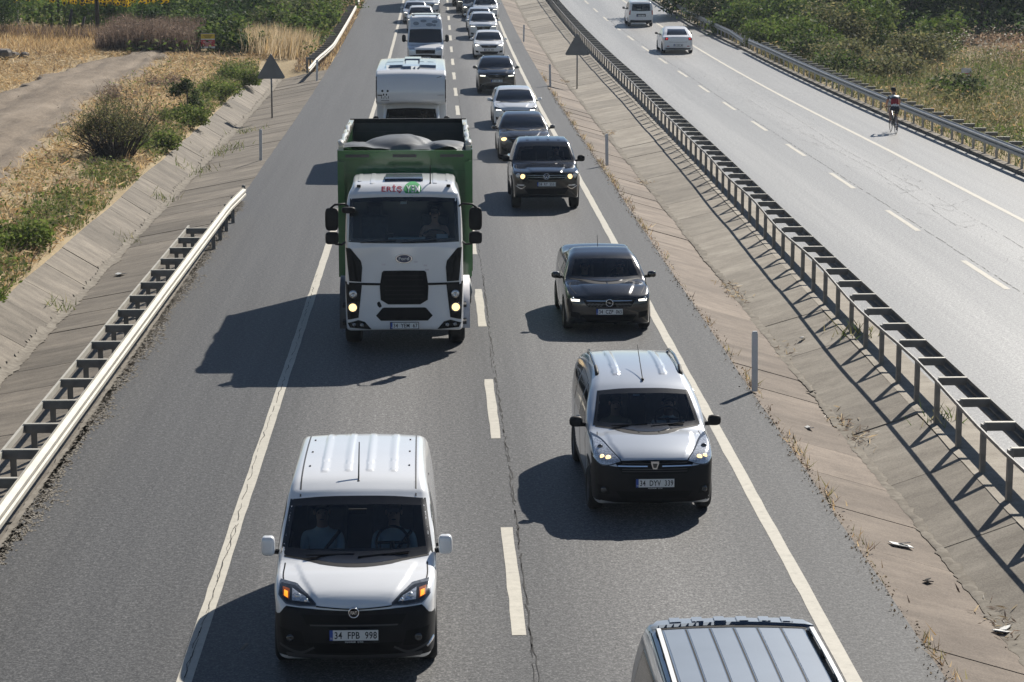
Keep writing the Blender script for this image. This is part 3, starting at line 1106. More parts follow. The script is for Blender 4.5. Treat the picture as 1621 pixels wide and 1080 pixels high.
class Grid2:
    def __init__(self, P, res=.02, mg=.45):
        P = np.asarray(P, float)
        self.lo = P.min(0) - mg; hi = P.max(0) + mg
        self.res = res
        n = np.ceil((hi - self.lo) / res).astype(int) + 1
        a = self.lo[0] + np.arange(n[0]) * res; b = self.lo[1] + np.arange(n[1]) * res
        A, B = np.meshgrid(a, b, indexing='ij')
        self.g = poly_sdf(P, A, B); self.n = n

    def __call__(self, a, b):
        u = np.clip((a - self.lo[0]) / self.res, 0, self.n[0] - 1.001); v = np.clip((b - self.lo[1]) / self.res, 0, self.n[1] - 1.001)
        i = u.astype(int); j = v.astype(int); fu = u - i; fv = v - j
        g = self.g
        return (g[i, j] * (1 - fu) + g[i + 1, j] * fu) * (1 - fv) + (g[i, j + 1] * (1 - fu) + g[i + 1, j + 1] * fu) * fv


def rint(a, b, r):
    return np.minimum(np.maximum(a, b), -r) + np.sqrt(np.maximum(a + r, 0) ** 2 + np.maximum(b + r, 0) ** 2)


def smin(a, b, k):
    h = np.maximum(k - np.abs(a - b), 0) / k
    return np.minimum(a, b) - h * h * k * .25


def solid(side, plan, front, bf=.12, br=.06, crown=.035, r1=.07, r2=.09, L=None):
    """side: open (y,z) outline over the top; plan: (x,y) half; front: (x,z) half"""
    S = Grid2(cr(side)); 
    pl = cr(plan); pl = np.vstack([pl, [[-p[0], p[1]] for p in pl[::-1] if abs(p[0]) > 1e-6]]) if True else pl
    P = Grid2(pl)
    fr = cr(front, 5); fr = np.vstack([fr, [[-p[0], p[1]] for p in fr[::-1] if abs(p[0]) > 1e-6]])
    Fg = Grid2(fr)
    L = L or max(p[0] for p in side)
    y_mid0, y_mid1 = L * .35, L * .7

    def f(x, y, z):
        x = np.abs(x)
        t = np.clip((y - y_mid0) / (y_mid1 - y_mid0), 0, 1); t = t * t * (3 - 2 * t)
        yb = y - bf * x * x * (1 - t) + br * x * x * t
        zb = z + crown * x * x
        return rint(rint(S(yb, zb), P(x, y), r1), Fg(x, z), r2)
    return f


def cut_arches(f, wheels, hw, R=None):
    def g(x, y, z):
        v = f(x, y, z)
        for yw, zw, rr in wheels:
            d = np.hypot(y - yw, z - zw) - rr
            c = np.maximum(d, (hw - .30) - np.abs(x))
            v = np.maximum(v, -c)
        return v
    return g


def hood_crease(f, pts, y1, z0, amp=.014):
    """raised centre of the bonnet, edged by a crease that runs along points (y, half width)"""
    py = [p[0] for p in pts]; px = [p[1] for p in pts]

    def g(x, y, z):
        v = f(x, y, z)
        xc = np.interp(y, py, px)
        t = np.clip((xc + .035 - np.abs(x)) / .07, 0, 1); t = t * t * (3 - 2 * t)
        k = np.clip((z - z0) / .06, 0, 1) * np.clip((y1 - y) / .12, 0, 1)
        return v - amp * t * k
    return g


def roof_ribs(f, xs_, hw, y0, y1, z0, amp=.008):
    """pressed ribs along the roof"""
    def g(x, y, z):
        v = f(x, y, z)
        t = 0.
        for c in xs_:
            d = np.clip((hw + .012 - np.abs(np.abs(x) - c)) / .024, 0, 1)
            t = np.maximum(t, d)
        k = np.clip((z - z0) / .05, 0, 1) * np.clip((y - y0) / .05, 0, 1) * np.clip((y1 - y) / .05, 0, 1)
        return v - amp * t * k
    return g


def surface_nets(f, lo, hi, h):
    """quad surface of f=0 on x>=0, mirrored"""
    n = np.ceil((np.array(hi) - lo) / h).astype(int) + 1
    x = lo[0] + np.arange(n[0]) * h; y = lo[1] + np.arange(n[1]) * h; z = lo[2] + np.arange(n[2]) * h
    X, Y_, Z = np.meshgrid(x, y, z, indexing='ij')
    G = f(X, Y_, Z)
    ins = G < 0
    c = [ins[i:n[0] - 1 + i, j:n[1] - 1 + j, k:n[2] - 1 + k] for i in (0, 1) for j in (0, 1) for k in (0, 1)]
    s = sum(a.astype(np.int8) for a in c)
    act = (s > 0) & (s < 8)
    vid = -np.ones(act.shape, int); I = np.argwhere(act); vid[act] = np.arange(len(I))
    acc = np.zeros((len(I), 3)); cnt = np.zeros(len(I))
    off = [(i, j, k) for i in (0, 1) for j in (0, 1) for k in (0, 1)]
    for a in range(8):
        for b in range(a + 1, 8):
            if sum(abs(p - q) for p, q in zip(off[a], off[b])) != 1:
                continue
            ga = G[I[:, 0] + off[a][0], I[:, 1] + off[a][1], I[:, 2] + off[a][2]]
            gb = G[I[:, 0] + off[b][0], I[:, 1] + off[b][1], I[:, 2] + off[b][2]]
            m = (ga < 0) != (gb < 0)
            t = np.where(m, ga / np.where(m, ga - gb, 1), 0)
            p = np.array(off[a]) + t[:, None] * (np.array(off[b]) - np.array(off[a]))
            acc[m] += p[m]; cnt[m] += 1
    V = (I + acc / cnt[:, None]) * h + np.array(lo)
    Fs = []
    for ax in range(3):
        a0 = [slice(None)] * 3; a1 = [slice(None)] * 3
        a0[ax] = slice(0, -1); a1[ax] = slice(1, None)
        e = ins[tuple(a0)] != ins[tuple(a1)]
        o1, o2 = [(1, 2), (2, 0), (0, 1)][ax]
        E = np.argwhere(e)
        ok = (E[:, o1] > 0) & (E[:, o2] > 0) & (E[:, o1] < n[o1] - 1) & (E[:, o2] < n[o2] - 1)
        E = E[ok]
        inside = ins[E[:, 0], E[:, 1], E[:, 2]]
        def cell(d1, d2):
            q = E.copy(); q[:, o1] += d1; q[:, o2] += d2
            return vid[q[:, 0], q[:, 1], q[:, 2]]
        q = np.stack([cell(-1, -1), cell(0, -1), cell(0, 0), cell(-1, 0)], 1)
        q[~inside] = q[~inside][:, ::-1]
        Fs.append(q)
    Fq = np.concatenate(Fs)
    Fq = Fq[(Fq >= 0).all(1)]
    return V, Fq


def grad(f, P, e=.004):
    x, y, z = P[:, 0], P[:, 1], P[:, 2]
    g = np.stack([f(x + e, y, z) - f(x - e, y, z), f(x, y + e, z) - f(x, y - e, z), f(x, y, z + e) - f(x, y, z - e)], 1) / (2 * e)
    return g


def project(f, P, it=3, lim=.06):
    for _ in range(it):
        v = f(P[:, 0], P[:, 1], P[:, 2]); g = grad(f, P)
        n2 = (g * g).sum(1) + 1e-6
        st = g * (v / n2)[:, None]
        ln = np.linalg.norm(st, axis=1, keepdims=True)
        P = P - st * np.minimum(1, lim / (ln + 1e-9))
    return P


def resample(poly, n):
    poly = np.asarray(poly, float)
    d = np.r_[0, np.cumsum(np.hypot(*np.diff(poly, axis=0).T))]
    t = np.linspace(0, d[-1], n)
    return np.stack([np.interp(t, d, poly[:, 0]), np.interp(t, d, poly[:, 1])], 1)


class Vehicle:
    def __init__(self, f, L, W, H, h=.03, cat=None, name='car'):
        self.f = f; self.L = L; self.W = W; self.H = H; self.h = h
        self.root = empty(name)
        self.holes = []

    # -- tracing of drawn outlines on to the body
    def trace(self, A, axis):
        n = len(A)
        if axis == 'front':
            P = np.stack([A[:, 0], np.full(n, -.2), A[:, 1]], 1); D = np.array([0, 1., 0])
        elif axis == 'rear':
            P = np.stack([A[:, 0], np.full(n, self.L + .2), A[:, 1]], 1); D = np.array([0, -1., 0])
        elif axis == 'top':
            P = np.stack([A[:, 0], A[:, 1], np.full(n, self.H + .3)], 1); D = np.array([0, 0, -1.])
        elif axis == 'side':
            P = np.stack([np.full(n, self.W / 2 + .2), A[:, 0], A[:, 1]], 1); D = np.array([-1., 0, 0])
        tot = np.zeros(n)
        for _ in range(70):
            v = self.f(P[:, 0], P[:, 1], P[:, 2])
            st = np.clip(v * .75, -.03, .25)
            st = np.where(tot > (2.6 if axis in ('front', 'rear') else 1.2), 0, st)
            P = P + D * st[:, None]; tot += st
        v = self.f(P[:, 0], P[:, 1], P[:, 2])
        bad = np.abs(v) > .01
        if bad.any():
            ok = ~bad
            if ok.any():
                for i in np.where(bad)[0]:      # pull stray rays to the nearest good neighbour depth
                    j = np.where(ok)[0][np.argmin(((A[ok] - A[i]) ** 2).sum(1))]
                    P[i] = P[j] * .5 + P[i] * .5 if False else np.where(D != 0, P[j], P[i])
            P[bad] = project(self.f, P[bad], 8, .1)
        return P

    def patch(self, name, bot, top, mat, axis='front', off=.004, nu=14, nv=6, mirror=False, parent=None, skirt=.015, smooth=True, border=None, hole=False, bulge=0.):
        """surface piece between a lower and an upper outline, lying on the body, with its own edge depth"""
        b = resample(cr(bot, 4) if smooth and len(bot) > 2 else bot, nu + 1)
        t = resample(cr(top, 4) if smooth and len(top) > 2 else top, nu + 1)
        if border:
            wl = np.mean(np.hypot(*(t - b).T)); hl = np.hypot(*(b[-1] - b[0]))
            e = min(.3, border / wl); eu = min(.3, border / hl)
            tv = np.r_[0, np.linspace(e, 1 - e, nv - 1), 1]
            tu = np.r_[0, np.linspace(eu, 1 - eu, nu - 1), 1]
        else:
            tv = np.linspace(0, 1, nv + 1); tu = np.linspace(0, 1, nu + 1)
        su = np.linspace(0, 1, nu + 1)
        b = np.stack([np.interp(tu, su, b[:, k]) for k in (0, 1)], 1); t = np.stack([np.interp(tu, su, t[:, k]) for k in (0, 1)], 1)
        A = (b[None] * (1 - tv[:, None, None]) + t[None] * tv[:, None, None]).reshape(-1, 2)
        P = self.trace(A, axis)
        N = grad(self.f, P); N /= np.linalg.norm(N, axis=1, keepdims=True) + 1e-9
        o_ = np.full(len(P), off)
        if bulge:
            UU, VV = np.meshgrid(tu, tv)
            o_ = o_ + bulge * (1 - (2 * UU.ravel() - 1) ** 2) * (1 - (2 * VV.ravel() - 1) ** 2)
        Q = P + N * o_[:, None]
        nvv, nuu = len(tv), len(tu)
        i = np.arange(nvv * nuu).reshape(nvv, nuu)
        F = np.stack([i[:-1, :-1], i[:-1, 1:], i[1:, 1:], i[1:, :-1]], -1)
        # outward facing
        q = F.reshape(-1, 4)
        nn = np.cross(Q[q[:, 1]] - Q[q[:, 0]], Q[q[:, 3]] - Q[q[:, 0]])
        flip = (nn * N[q[:, 0]]).sum(1).mean() < 0
        rim = np.concatenate([i[0, :], i[1:, -1], i[-1, -2::-1], i[-2:0:-1, 0]])
        sk = Q[rim] - N[rim] * (off + skirt)
        VV = np.vstack([Q, sk]); nb = len(Q); m = len(rim)
        SK = np.stack([rim, np.r_[rim[1:], rim[0]], nb + np.r_[np.arange(1, m), 0], nb + np.arange(m)], 1)[:, ::-1]

        def make(Fq, nm, mt, mir, par):
            W = VV.copy(); Fq = Fq.copy()
            if mir:
                W[:, 0] *= -1; Fq = Fq[:, ::-1]
            if flip:
                Fq = Fq[:, ::-1]
            used = np.unique(Fq); mp = -np.ones(len(W), int); mp[used] = np.arange(len(used))
            NN = np.vstack([N, N[rim]])
            if mir:
                NN = NN * np.array([-1, 1, 1])
            me = mesh_np(nm, W[used], mp[Fq], mt, True, None, NN[used])
            return put(nm, me, par)
        res = []
        for mir in ((False, True) if mirror else (False,)):
            if border:
                bm_ = np.zeros(F.shape[:2], bool); bm_[0] = bm_[-1] = True; bm_[:, 0] = bm_[:, -1] = True
                seal = make(np.concatenate([F[bm_], SK]), name + '_seal', 'seal_black', mir, parent or self.root)
                gl = make(F[~bm_], name, mat, mir, parent or self.root)
                res += [gl, seal]
            else:
                res.append(make(np.concatenate([F.reshape(-1, 4), SK]), name, mat, mir, (parent if not isinstance(parent, list) else parent[1 if mir else 0]) or self.root))
        if hole:
            ins = .022
            ctr = A.reshape(nvv, nuu, 2)
            ring = np.concatenate([ctr[0, :], ctr[1:, -1], ctr[-1, -2::-1], ctr[-2:0:-1, 0]])
            self.holes.append((ring, axis, ins + self.h * .6, mirror))
        return res if mirror or border else res[0]

    def spot(self, x, z, axis='front'):
        """point and outward normal on the body"""
        P = self.trace(np.array([[x, z]]), axis)
        N = grad(self.f, P)[0]; N /= np.linalg.norm(N)
        return Vector(P[0]), Vector(N)

    def body(self, mat, name='body'):
        V, F = surface_nets(self.f, (-self.h * 1.0, -.12, .1), (self.W / 2 + .1, self.L + .12, self.H + .12), self.h)
        V = project(self.f, V, 2, self.h)
        # mirror
        V2 = V.copy(); V2[:, 0] *= -1
        cx = V[F].mean(1)[:, 0]
        F = F[cx > -1e-6] if False else F
        n = len(V)
        keep = V[F][:, :, 0].min(1) > -self.h * .6
        Fk = F[keep]
        V[:, 0] = np.where(V[:, 0] < self.h * .45, 0, V[:, 0]); V2[:, 0] = -V[:, 0]
        VV = np.vstack([V, V2]); FF = np.vstack([Fk, Fk[:, ::-1] + n])
        C = VV[FF].mean(1)
        for ring, axis, ins, mir in self.holes:
            N = grad(self.f, C)
            for sgn in ((1, -1) if mir else (1,)):
                if axis == 'front':
                    a, b = C[:, 0] * sgn, C[:, 2]; face = N[:, 1] < -.05
                elif axis == 'rear':
                    a, b = C[:, 0] * sgn, C[:, 2]; face = N[:, 1] > .05
                elif axis == 'side':
                    a, b = C[:, 1], C[:, 2]; face = (N[:, 0] * sgn > .3) & (C[:, 0] * sgn > 0)
                d = poly_sdf(ring, a, b)
                k = ~((d < -ins) & face)
                FF, C, N = FF[k], C[k], N[k]
        used = np.unique(FF); mp = -np.ones(len(VV), int); mp[used] = np.arange(len(used))
        NV = grad(self.f, VV[used]); NV /= np.linalg.norm(NV, axis=1, keepdims=True) + 1e-9
        return put(name, mesh_np(name, VV[used], mp[FF], mat, True, None, NV), self.root)


# shared small pieces
_wheel_cache = {}


def wheel_meshes(R, w, rim_mat='alloy', spokes=5):
    k = (R, w, rim_mat, spokes)
    if k not in _wheel_cache:
        r = R * .66
        tyre = MB().lathe([(-w / 2, r), (-w / 2 - .008, R * .86), (-w / 2 + .02, R * .975), (-w / 4, R), (w / 4, R), (w / 2 - .02, R * .975), (w / 2 + .008, R * .86), (w / 2, r), (0, r * .93)], n=30).mesh('tyre', 'rubber', True)
        rim = MB().lathe([(-.03, r), (w / 2 - .005, r * 1.01), (w / 2 - .02, r * .93), (w / 2 - .06, r * .88), (-.03, r * .86)], n=26)
        for s in range(spokes):
            a = 2 * math.pi * s / spokes
            M = Matrix.Rotation(a, 3, 'X')
            rim.box(tuple(M @ Vector((w / 2 - .045, 0, r * .5))), (.03, r * .26, r * .9), M)
        rim.lathe([(w / 2 - .06, .0), (w / 2 - .01, .0), (w / 2 - .015, r * .22), (w / 2 - .06, r * .24)], n=14)
        rim.lathe([(-.02, 0), (-.02, r * .86), (.0, r * .86), (.0, 0)], n=20)
        _wheel_cache[k] = (tyre, rim.mesh('rim', rim_mat))
    return _wheel_cache[k]


def add_wheels(root, wheels, tw, R, w=.21, rim='alloy', spokes=5, steer=0.):
    tyre, rimm = wheel_meshes(R, w, rim, spokes)
    for y in wheels:
        for s in (1, -1):
            o = put('wheel', tyre, root, (s * tw / 2, y, R))
            if s < 0:
                o.rotation_euler = (0, 0, math.pi)
            put('rim', rimm, o)


def add_plate(root, text, x, y, z, tilt=0., w=.52, hgt=.112, facing=-1, frame='plastic_black', blank=False):
    o = MB().box((0, .006, 0), (w + .02, .012, hgt + .02)).build('number_plate', frame, root, loc=(x, y, z))
    o.rotation_euler = (tilt, 0, 0 if facing < 0 else math.pi)
    MB().box((.018, -.003, 0), (w - .036, .006, hgt)).build('plate_face', 'plate_white', o)
    MB().box((-w / 2 + .02, -.003, 0), (.038, .006, hgt)).build('plate_band', 'plate_blue', o)
    if text and not blank:
        put('plate_text', text_mesh(text, 'letter_black', w - .07, hgt * .70), o, (.02, -.0068, 0))
        put('band_text', text_mesh('TR', 'plate_white', .028, .022), o, (-w / 2 + .02, -.0068, -.035))
    return o


def add_mirrors(root, x, y, z, mat, s=(.10, .075, .075), arm=.16, arm_mat='plastic_black', p=.7):
    for sg in (1, -1):
        o = MB().blob((0, 0, 0), s, p, 14, 9).build('mirror', mat, root, True, loc=(sg * x, y, z))
        MB().tube([(-sg * s[0] * .4, .0, -s[2] * .6), (-sg * (arm + .02), .03, -s[2] * .75)], [.032, .026], 8).build('mirror_arm', arm_mat, o, True)
        MB().box((0, s[1] * .93, 0), (s[0] * 1.5, .012, s[2] * 1.4)).build('mirror_glass', 'dark_glass', o)


def add_wiper(root, a, b, c=None):
    MB().tube([a, b], .009, 5).build('wiper', 'plastic_black', root)


def add_antenna(root, p, q, r=.005):
    o = MB().tube([p, q], [r * 1.5, r], 6).build('antenna', 'plastic_black', root)
    MB().blob(p, (.022, .03, .018), .8, 8, 6).build('antenna_base', 'plastic_black', o)


def lamp_disc(V, x, z, r, mat, parent, off=.012, name='bulb', axis='front'):
    """small round lamp set on the body facing ahead"""
    p, n = V.spot(x, z, axis)
    sgn = -1 if axis == 'front' else 1
    m = MB().lathe([(0, 0), (0, r), (.006, r * 1.0), (.014, r * .8), (.018, 0)] if False else [(-.02, .001), (-.02, r), (.006, r), (.016, r * .7), (.02, .001)], axis='y', n=18)
    m.V = [(v[0], v[1] * sgn, v[2]) for v in m.V]
    return m.build(name, mat, parent, True, loc=(p.x, p.y + sgn * off * .4, p.z))


def ring_badge(root, x, y, z, r, t=.02, mat='chrome', name='badge', inner=None):
    o = MB().lathe([(-.008, r - t), (-.014, r - t / 2), (-.008, r), (.01, r), (.01, r - t)], axis='y', n=26).build(name, mat, root, True, loc=(x, y, z))
    if inner:
        MB().lathe([(-.006, .0005), (-.006, r - t * .6), (.01, r - t * .6), (.01, .0005)], axis='y', n=22).build('badge_face', inner, o)
    return o


def bar(root, a, b, r, mat, name, n=6):
    return MB().tube([a, b], r, n).build(name, mat, root, True)


def cabin(V, dash_y, dash_z, seat_y, W, H, floor=.35, rhd=False, wheel=True, seats=True):
    """dashboard, seats and steering wheel seen through the windscreen"""
    r = V.root
    MB().box((0, dash_y + .2, dash_z - .16), (W * .86, .55, .26)).build('dashboard', 'cabin', r, bev=.05)
    if seats:
        for s in (-1, 1):
            o = MB().box((s * W * .22, seat_y + .25, floor + .22), (.5, .55, .2)).build('seat', 'seat_cloth', r, bev=.05)
            MB().box((s * W * .22, seat_y + .56, floor + .62), (.48, .16, .66), Matrix.Rotation(-.25, 3, 'X')).build('seat_back', 'seat_cloth', o, bev=.05)
            MB().box((s * W * .22, seat_y + .70, floor + 1.08), (.26, .12, .20)).build('head_rest', 'seat_cloth', o, bev=.04)
    if wheel:
        M = MB()
        n = 22; c = Vector((W * .22, dash_y + .55, dash_z + .0))
        pts = [c + Vector((.185 * math.cos(2 * math.pi * k / n), .185 * math.sin(2 * math.pi * k / n) * .45, .185 * math.sin(2 * math.pi * k / n) * .9)) for k in range(n + 1)]
        M.tube(pts, .016, 6, False)
        M.tube([c + Vector((-.17, 0, 0)), c + Vector((.17, 0, 0))], .018, 6)
        M.tube([c, c + Vector((0, -.2, -.06))], .03, 6)
        M.build('steering_wheel', 'plastic_black', r, True)


# ------------------------------------------------------------------ people: one skinned body each
def skinned(name, joints, edges, radii, parent=None, sub=2):
    me = bpy.data.meshes.new(name)
    me.from_pydata([tuple(j) for j in joints], edges, [])
    o = bpy.data.objects.new(name, me); COL.objects.link(o)
    sk = o.modifiers.new('skin', 'SKIN')
    if not me.skin_vertices:
        pass
    for k, r in enumerate(radii):
        v = me.skin_vertices[0].data[k]
        v.radius = r if isinstance(r, tuple) else (r, r)
        v.use_root = (k == 0)
    sd = o.modifiers.new('sub', 'SUBSURF'); sd.levels = sub; sd.render_levels = sub
    bpy.context.view_layer.update()
    dg = bpy.context.evaluated_depsgraph_get()
    ev = o.evaluated_get(dg)
    m2 = bpy.data.meshes.new_from_object(ev)
    m2.polygons.foreach_set('use_smooth', np.ones(len(m2.polygons), bool))
    bpy.data.objects.remove(o)
    return m2


def hand_chain(J, E, R, wrist_i, w, d, side, curl=(0, .5, -.8), s=1.0):
    """palm, four unequal curled fingers and a thumb"""
    w = Vector(w); d = Vector(d).normalized(); c = Vector(curl).normalized()
    lat = d.cross(c).normalized()
    palm = w + d * .06 * s
    J.append(palm); R.append((.036 * s, .022 * s)); E.append((wrist_i, len(J) - 1)); pi = len(J) - 1
    for k, (o, ln) in enumerate(((-.030, .060), (-.010, .070), (.010, .066), (.029, .050))):
        a = palm + d * .035 * s + lat * o * s
        b = a + d * ln * .5 * s + c * .012 * s
        e = b + (d * .3 + c).normalized() * ln * .6 * s
        for q, rr in ((a, .0105), (b, .0095), (e, .0085)):
            J.append(q); R.append((rr * s, rr * s))
        n = len(J); E.append((pi, n - 3)); E.append((n - 3, n - 2)); E.append((n - 2, n - 1))
    t0 = w + d * .03 * s - lat * .034 * s * side
    t1 = t0 + (d * .6 - lat * side * .7).normalized() * .035 * s
    t2 = t1 + (d * .7 + c * .6).normalized() * .032 * s
    for q, rr in ((t0, .014), (t1, .0115), (t2, .0095)):
        J.append(q); R.append((rr * s, rr * s))
    n = len(J); E.append((pi, n - 3)); E.append((n - 3, n - 2)); E.append((n - 2, n - 1))


def face_bits(o, c, fwd, r=.1, hair='hair', cap_mat=None, beard=False):
    """eyes, nose, ears and hair on the head at c, looking along fwd (unit, horizontal)"""
    f = Vector(fwd).normalized(); s = f.cross(Vector((0, 0, 1))).normalized(); u = Vector((0, 0, 1))
    c = Vector(c)
    for k in (-1, 1):
        MB().blob(tuple(c + f * r * .83 + s * k * r * .34 + u * .012), (.010, .008, .007), 1, 8, 6).build('eye', 'hair', o, True)
        MB().blob(tuple(c + s * k * r * .86 - f * .01), (.014, .026, .032), .9, 8, 6).build('ear', 'skin', o, True)
    MB().blob(tuple(c + f * r * .96 - u * .018), (.016, .022, .026), .9, 8, 6).build('nose', 'skin', o, True)
    MB().blob(tuple(c + f * r * .86 - u * .062), (.028, .010, .008), .9, 8, 6).build('mouth', 'badge_red', o, True)
    hm = MB().blob(tuple(c - f * .012 + u * .035), (r * .92, r * 1.04, r * .98), .95, 16, 10)
    hm.V = [v for v in hm.V]
    keep = [i for i, v in enumerate(hm.V) if (Vector(v) - c).dot(u) > .035 + max(0, (Vector(v) - c).dot(f)) * .45 or ((Vector(v) - c).dot(f) < -.02 and (Vector(v) - c).dot(u) > -.05)]
    ks = set(keep); hm.F = [q for q in hm.F if all(i in ks for i in q)]
    hm.build('cap' if cap_mat else 'hair', cap_mat or hair, o, True)
    if cap_mat:
        MB().box(tuple(c + f * r * 1.25 + u * .055), (.13 if abs(f.y) > .5 else .1, .1, .012)).build('cap_peak', cap_mat, o, bev=.004)


def seated_person(loc, label, shirt, hands, cap=None, group=None, lean=0., belt=True, scale=1.0):
    """sits facing -y; loc = hip point; hands: two wrist targets relative to the hip"""
    J = [Vector((0, 0, .0))]; R = [(.15, .12)]; E = []

    def a(p, r, k):
        J.append(Vector(p)); R.append(r if isinstance(r, tuple) else (r, r)); E.append((k, len(J) - 1)); return len(J) - 1
    sp1 = a((0, .03, .20), (.155, .115), 0)
    sp2 = a((0, .05 - lean * .5, .38), (.175, .115), sp1)
    sp3 = a((0, .06 - lean, .50), (.12, .09), sp2)
    nk = a((0, .04 - lean, .585), .055, sp3)
    h1 = a((0, .02 - lean, .67), (.078, .092), nk)
    h2 = a((0, .0 - lean, .765), (.076, .092), h1)
    for s, wr in zip((-1, 1), hands):
        sh = a((s * .20, .05 - lean, .47), .062, sp2)
        wr = Vector(wr); shp = J[sh]
        mid = (shp + wr) / 2 + Vector((s * .06, .05, -.11))
        el = a(mid, .045, sh)
        fo = a(mid * .45 + wr * .55, .039, el)
        w = a(wr, (.030, .024), fo)
        hand_chain(J, E, R, w, wr, (wr - mid), s)
        hp = a((s * .09, -.05, -.02), .09, 0)
        kn = a((s * .13, -.43, .06), .066, hp)
        an = a((s * .13, -.62, -.33), .042, kn)
        a((s * .14, -.76, -.38), (.045, .03), an)
    me = skinned('person', J, E, R)
    me.materials.clear()
    for m in ('skin', shirt, 'trousers'):
        me.materials.append(MATS[m])
    cz = np.array([p.center[:] for p in me.polygons])
    mi = np.zeros(len(cz), np.int32)
    mi[(cz[:, 2] > .03) & (cz[:, 2] < .565)] = 1
    wristy = np.minimum(np.linalg.norm(cz - np.array(hands[0]), axis=1), np.linalg.norm(cz - np.array(hands[1]), axis=1))
    mi[(wristy < .24) & (mi == 1) & (np.abs(cz[:, 1]) > .16)] = 0
    mi[cz[:, 2] <= .08] = 2
    mi[(wristy < .2)] = 0
    me.polygons.foreach_set('material_index', mi)
    o = put('person', me, None, loc)
    o.scale = (scale,) * 3
    tag(o, label, 'person', group)
    face_bits(o, (0, .0 - lean, .735), (0, -1, 0), .1, 'hair', cap)
    if belt:
        k = 1 if hands[0][0] < hands[1][0] else -1
        MB().tube([(.2, -.02 - lean, .52), (.06, -.105 - lean * .7, .36), (-.12, -.09, .1)], .02, 6).build('seat_belt', 'plastic_black', o)
    return o


# ------------------------------------------------------------------ the vehicles
def place(V, x, y, label, cat='car', group=None, rz=0., z=None):
    V.root.location = (x, y, zrf(y) if z is None else z)
    if rz:
        V.root.rotation_euler = (0, 0, rz)
    # follow the slope of the road
    s = (zrf(y + 2) - zrf(y)) / 2
    V.root.rotation_euler = (s if abs(rz) < 1 else -s, 0, rz)
    tag(V.root, label, cat, group)
    return V.root


G_NEAR = 'oncoming cars and vans'
PI = math.pi

# ---- white panel van, nearest
f0 = solid(side=[(.16, .24), (.06, .32), (.0, .48), (.01, .64), (.045, .78), (.10, .87), (.24, .97), (.55, 1.06), (.95, 1.12), (1.32, 1.36), (1.70, 1.60), (1.86, 1.71), (2.15, 1.80), (2.8, 1.85), (3.6, 1.85), (4.15, 1.81), (4.30, 1.66), (4.36, 1.2), (4.39, .8), (4.38, .5), (4.26, .26)],
           plan=[(0, 0), (.45, .015), (.70, .09), (.82, .26), (.885, .55), (.91, 1.0), (.915, 2.0), (.915, 3.4), (.90, 4.0), (.86, 4.3), (.7, 4.38), (0, 4.4)],
           front=[(0, .18), (.78, .18), (.86, .26), (.885, .45), (.905, .75), (.912, .95), (.895, 1.12), (.845, 1.4), (.79, 1.66), (.74, 1.84), (.68, 1.98), (0, 2.0)], bf=.13, br=.04, crown=.045, r1=.09, r2=.08)
WH0 = [(.90, .315, .375), (3.65, .315, .375)]
fv = cut_arches(roof_ribs(hood_crease(f0, [(.1, .40), (.5, .56), (.95, .66)], .98, .80), (.40, .12), .036, 2.2, 4.1, 1.7, .012), WH0, .915)
V = Vehicle(fv, 4.4, 1.83, 1.86, .026, name='panel_van')
r = V.root
V.patch('windshield', [(-.845, 1.135), (-.45, 1.11), (0, 1.105), (.45, 1.11), (.845, 1.135)], [(-.765, 1.59), (-.4, 1.625), (0, 1.635), (.4, 1.625), (.765, 1.59)], 'windscreen', nu=22, nv=10, border=.07, hole=True)
V.patch('front_window', [(1.30, 1.08), (1.75, 1.07), (2.15, 1.07)], [(1.62, 1.42), (1.85, 1.55), (2.15, 1.58)], 'side_glass', 'side', nu=12, nv=7, mirror=True, border=.035, hole=True)
V.body('paint_white')
cabin(V, 1.15, 1.10, 1.9, 1.75, 1.86, .40)
MB().box((0, 2.75, 1.0), (1.6, .03, 1.3)).build('bulkhead', 'cabin', r)
# black lower front
bl = V.patch('bumper', [(-.845, .30), (-.5, .27), (0, .26), (.5, .27), (.845, .30)], [(-.862, .70), (-.80, .74), (-.73, .835), (-.55, .825), (0, .80), (.55, .825), (.73, .835), (.80, .74), (.862, .70)], 'plastic_black', nu=46, nv=10, off=.006, smooth=False)
V.patch('bumper_side', [(.17, .29), (.5, .28)], [(.20, .70), (.50, .66)], 'plastic_black', 'side', nu=6, nv=6, mirror=True, off=.006)
V.patch('grille', [(-.50, .655), (.50, .655)], [(-.56, .76), (.56, .76)], 'grille_black', nu=14, nv=3, off=.010, parent=bl)
V.patch('air_intake', [(-.40, .345), (.40, .345)], [(-.52, .46), (.52, .46)], 'grille_black', nu=12, nv=3, off=.012, parent=bl)
V.patch('trim_bar', [(-.46, .645), (.46, .645)], [(-.47, .66), (.47, .66)], 'plastic_grey', nu=14, nv=2, off=.022, parent=bl)
V.patch('lower_lip', [(-.70, .30), (0, .275), (.70, .30)], [(-.72, .335), (0, .31), (.72, .335)], 'plastic_grey', nu=18, nv=2, off=.028, parent=bl)
fl = V.patch('fog_recess', [(.52, .42), (.74, .42)], [(.56, .58), (.80, .60)], 'grille_black', nu=8, nv=5, mirror=True, off=.010)
for s, o in zip((1, -1), fl):
    lamp_disc(V, s * .68, .50, .045, 'lamp_dark', o, .02)
V.patch('bumper_crease', [(.42, .40), (.58, .33), (.78, .40)], [(.43, .42), (.58, .355), (.79, .425)], 'plastic_grey', nu=10, nv=2, mirror=True, off=.016)
V.patch('corner_trim', [(.77, .37), (.835, .42)], [(.77, .39), (.838, .445)], 'chrome', nu=5, nv=2, off=.020)
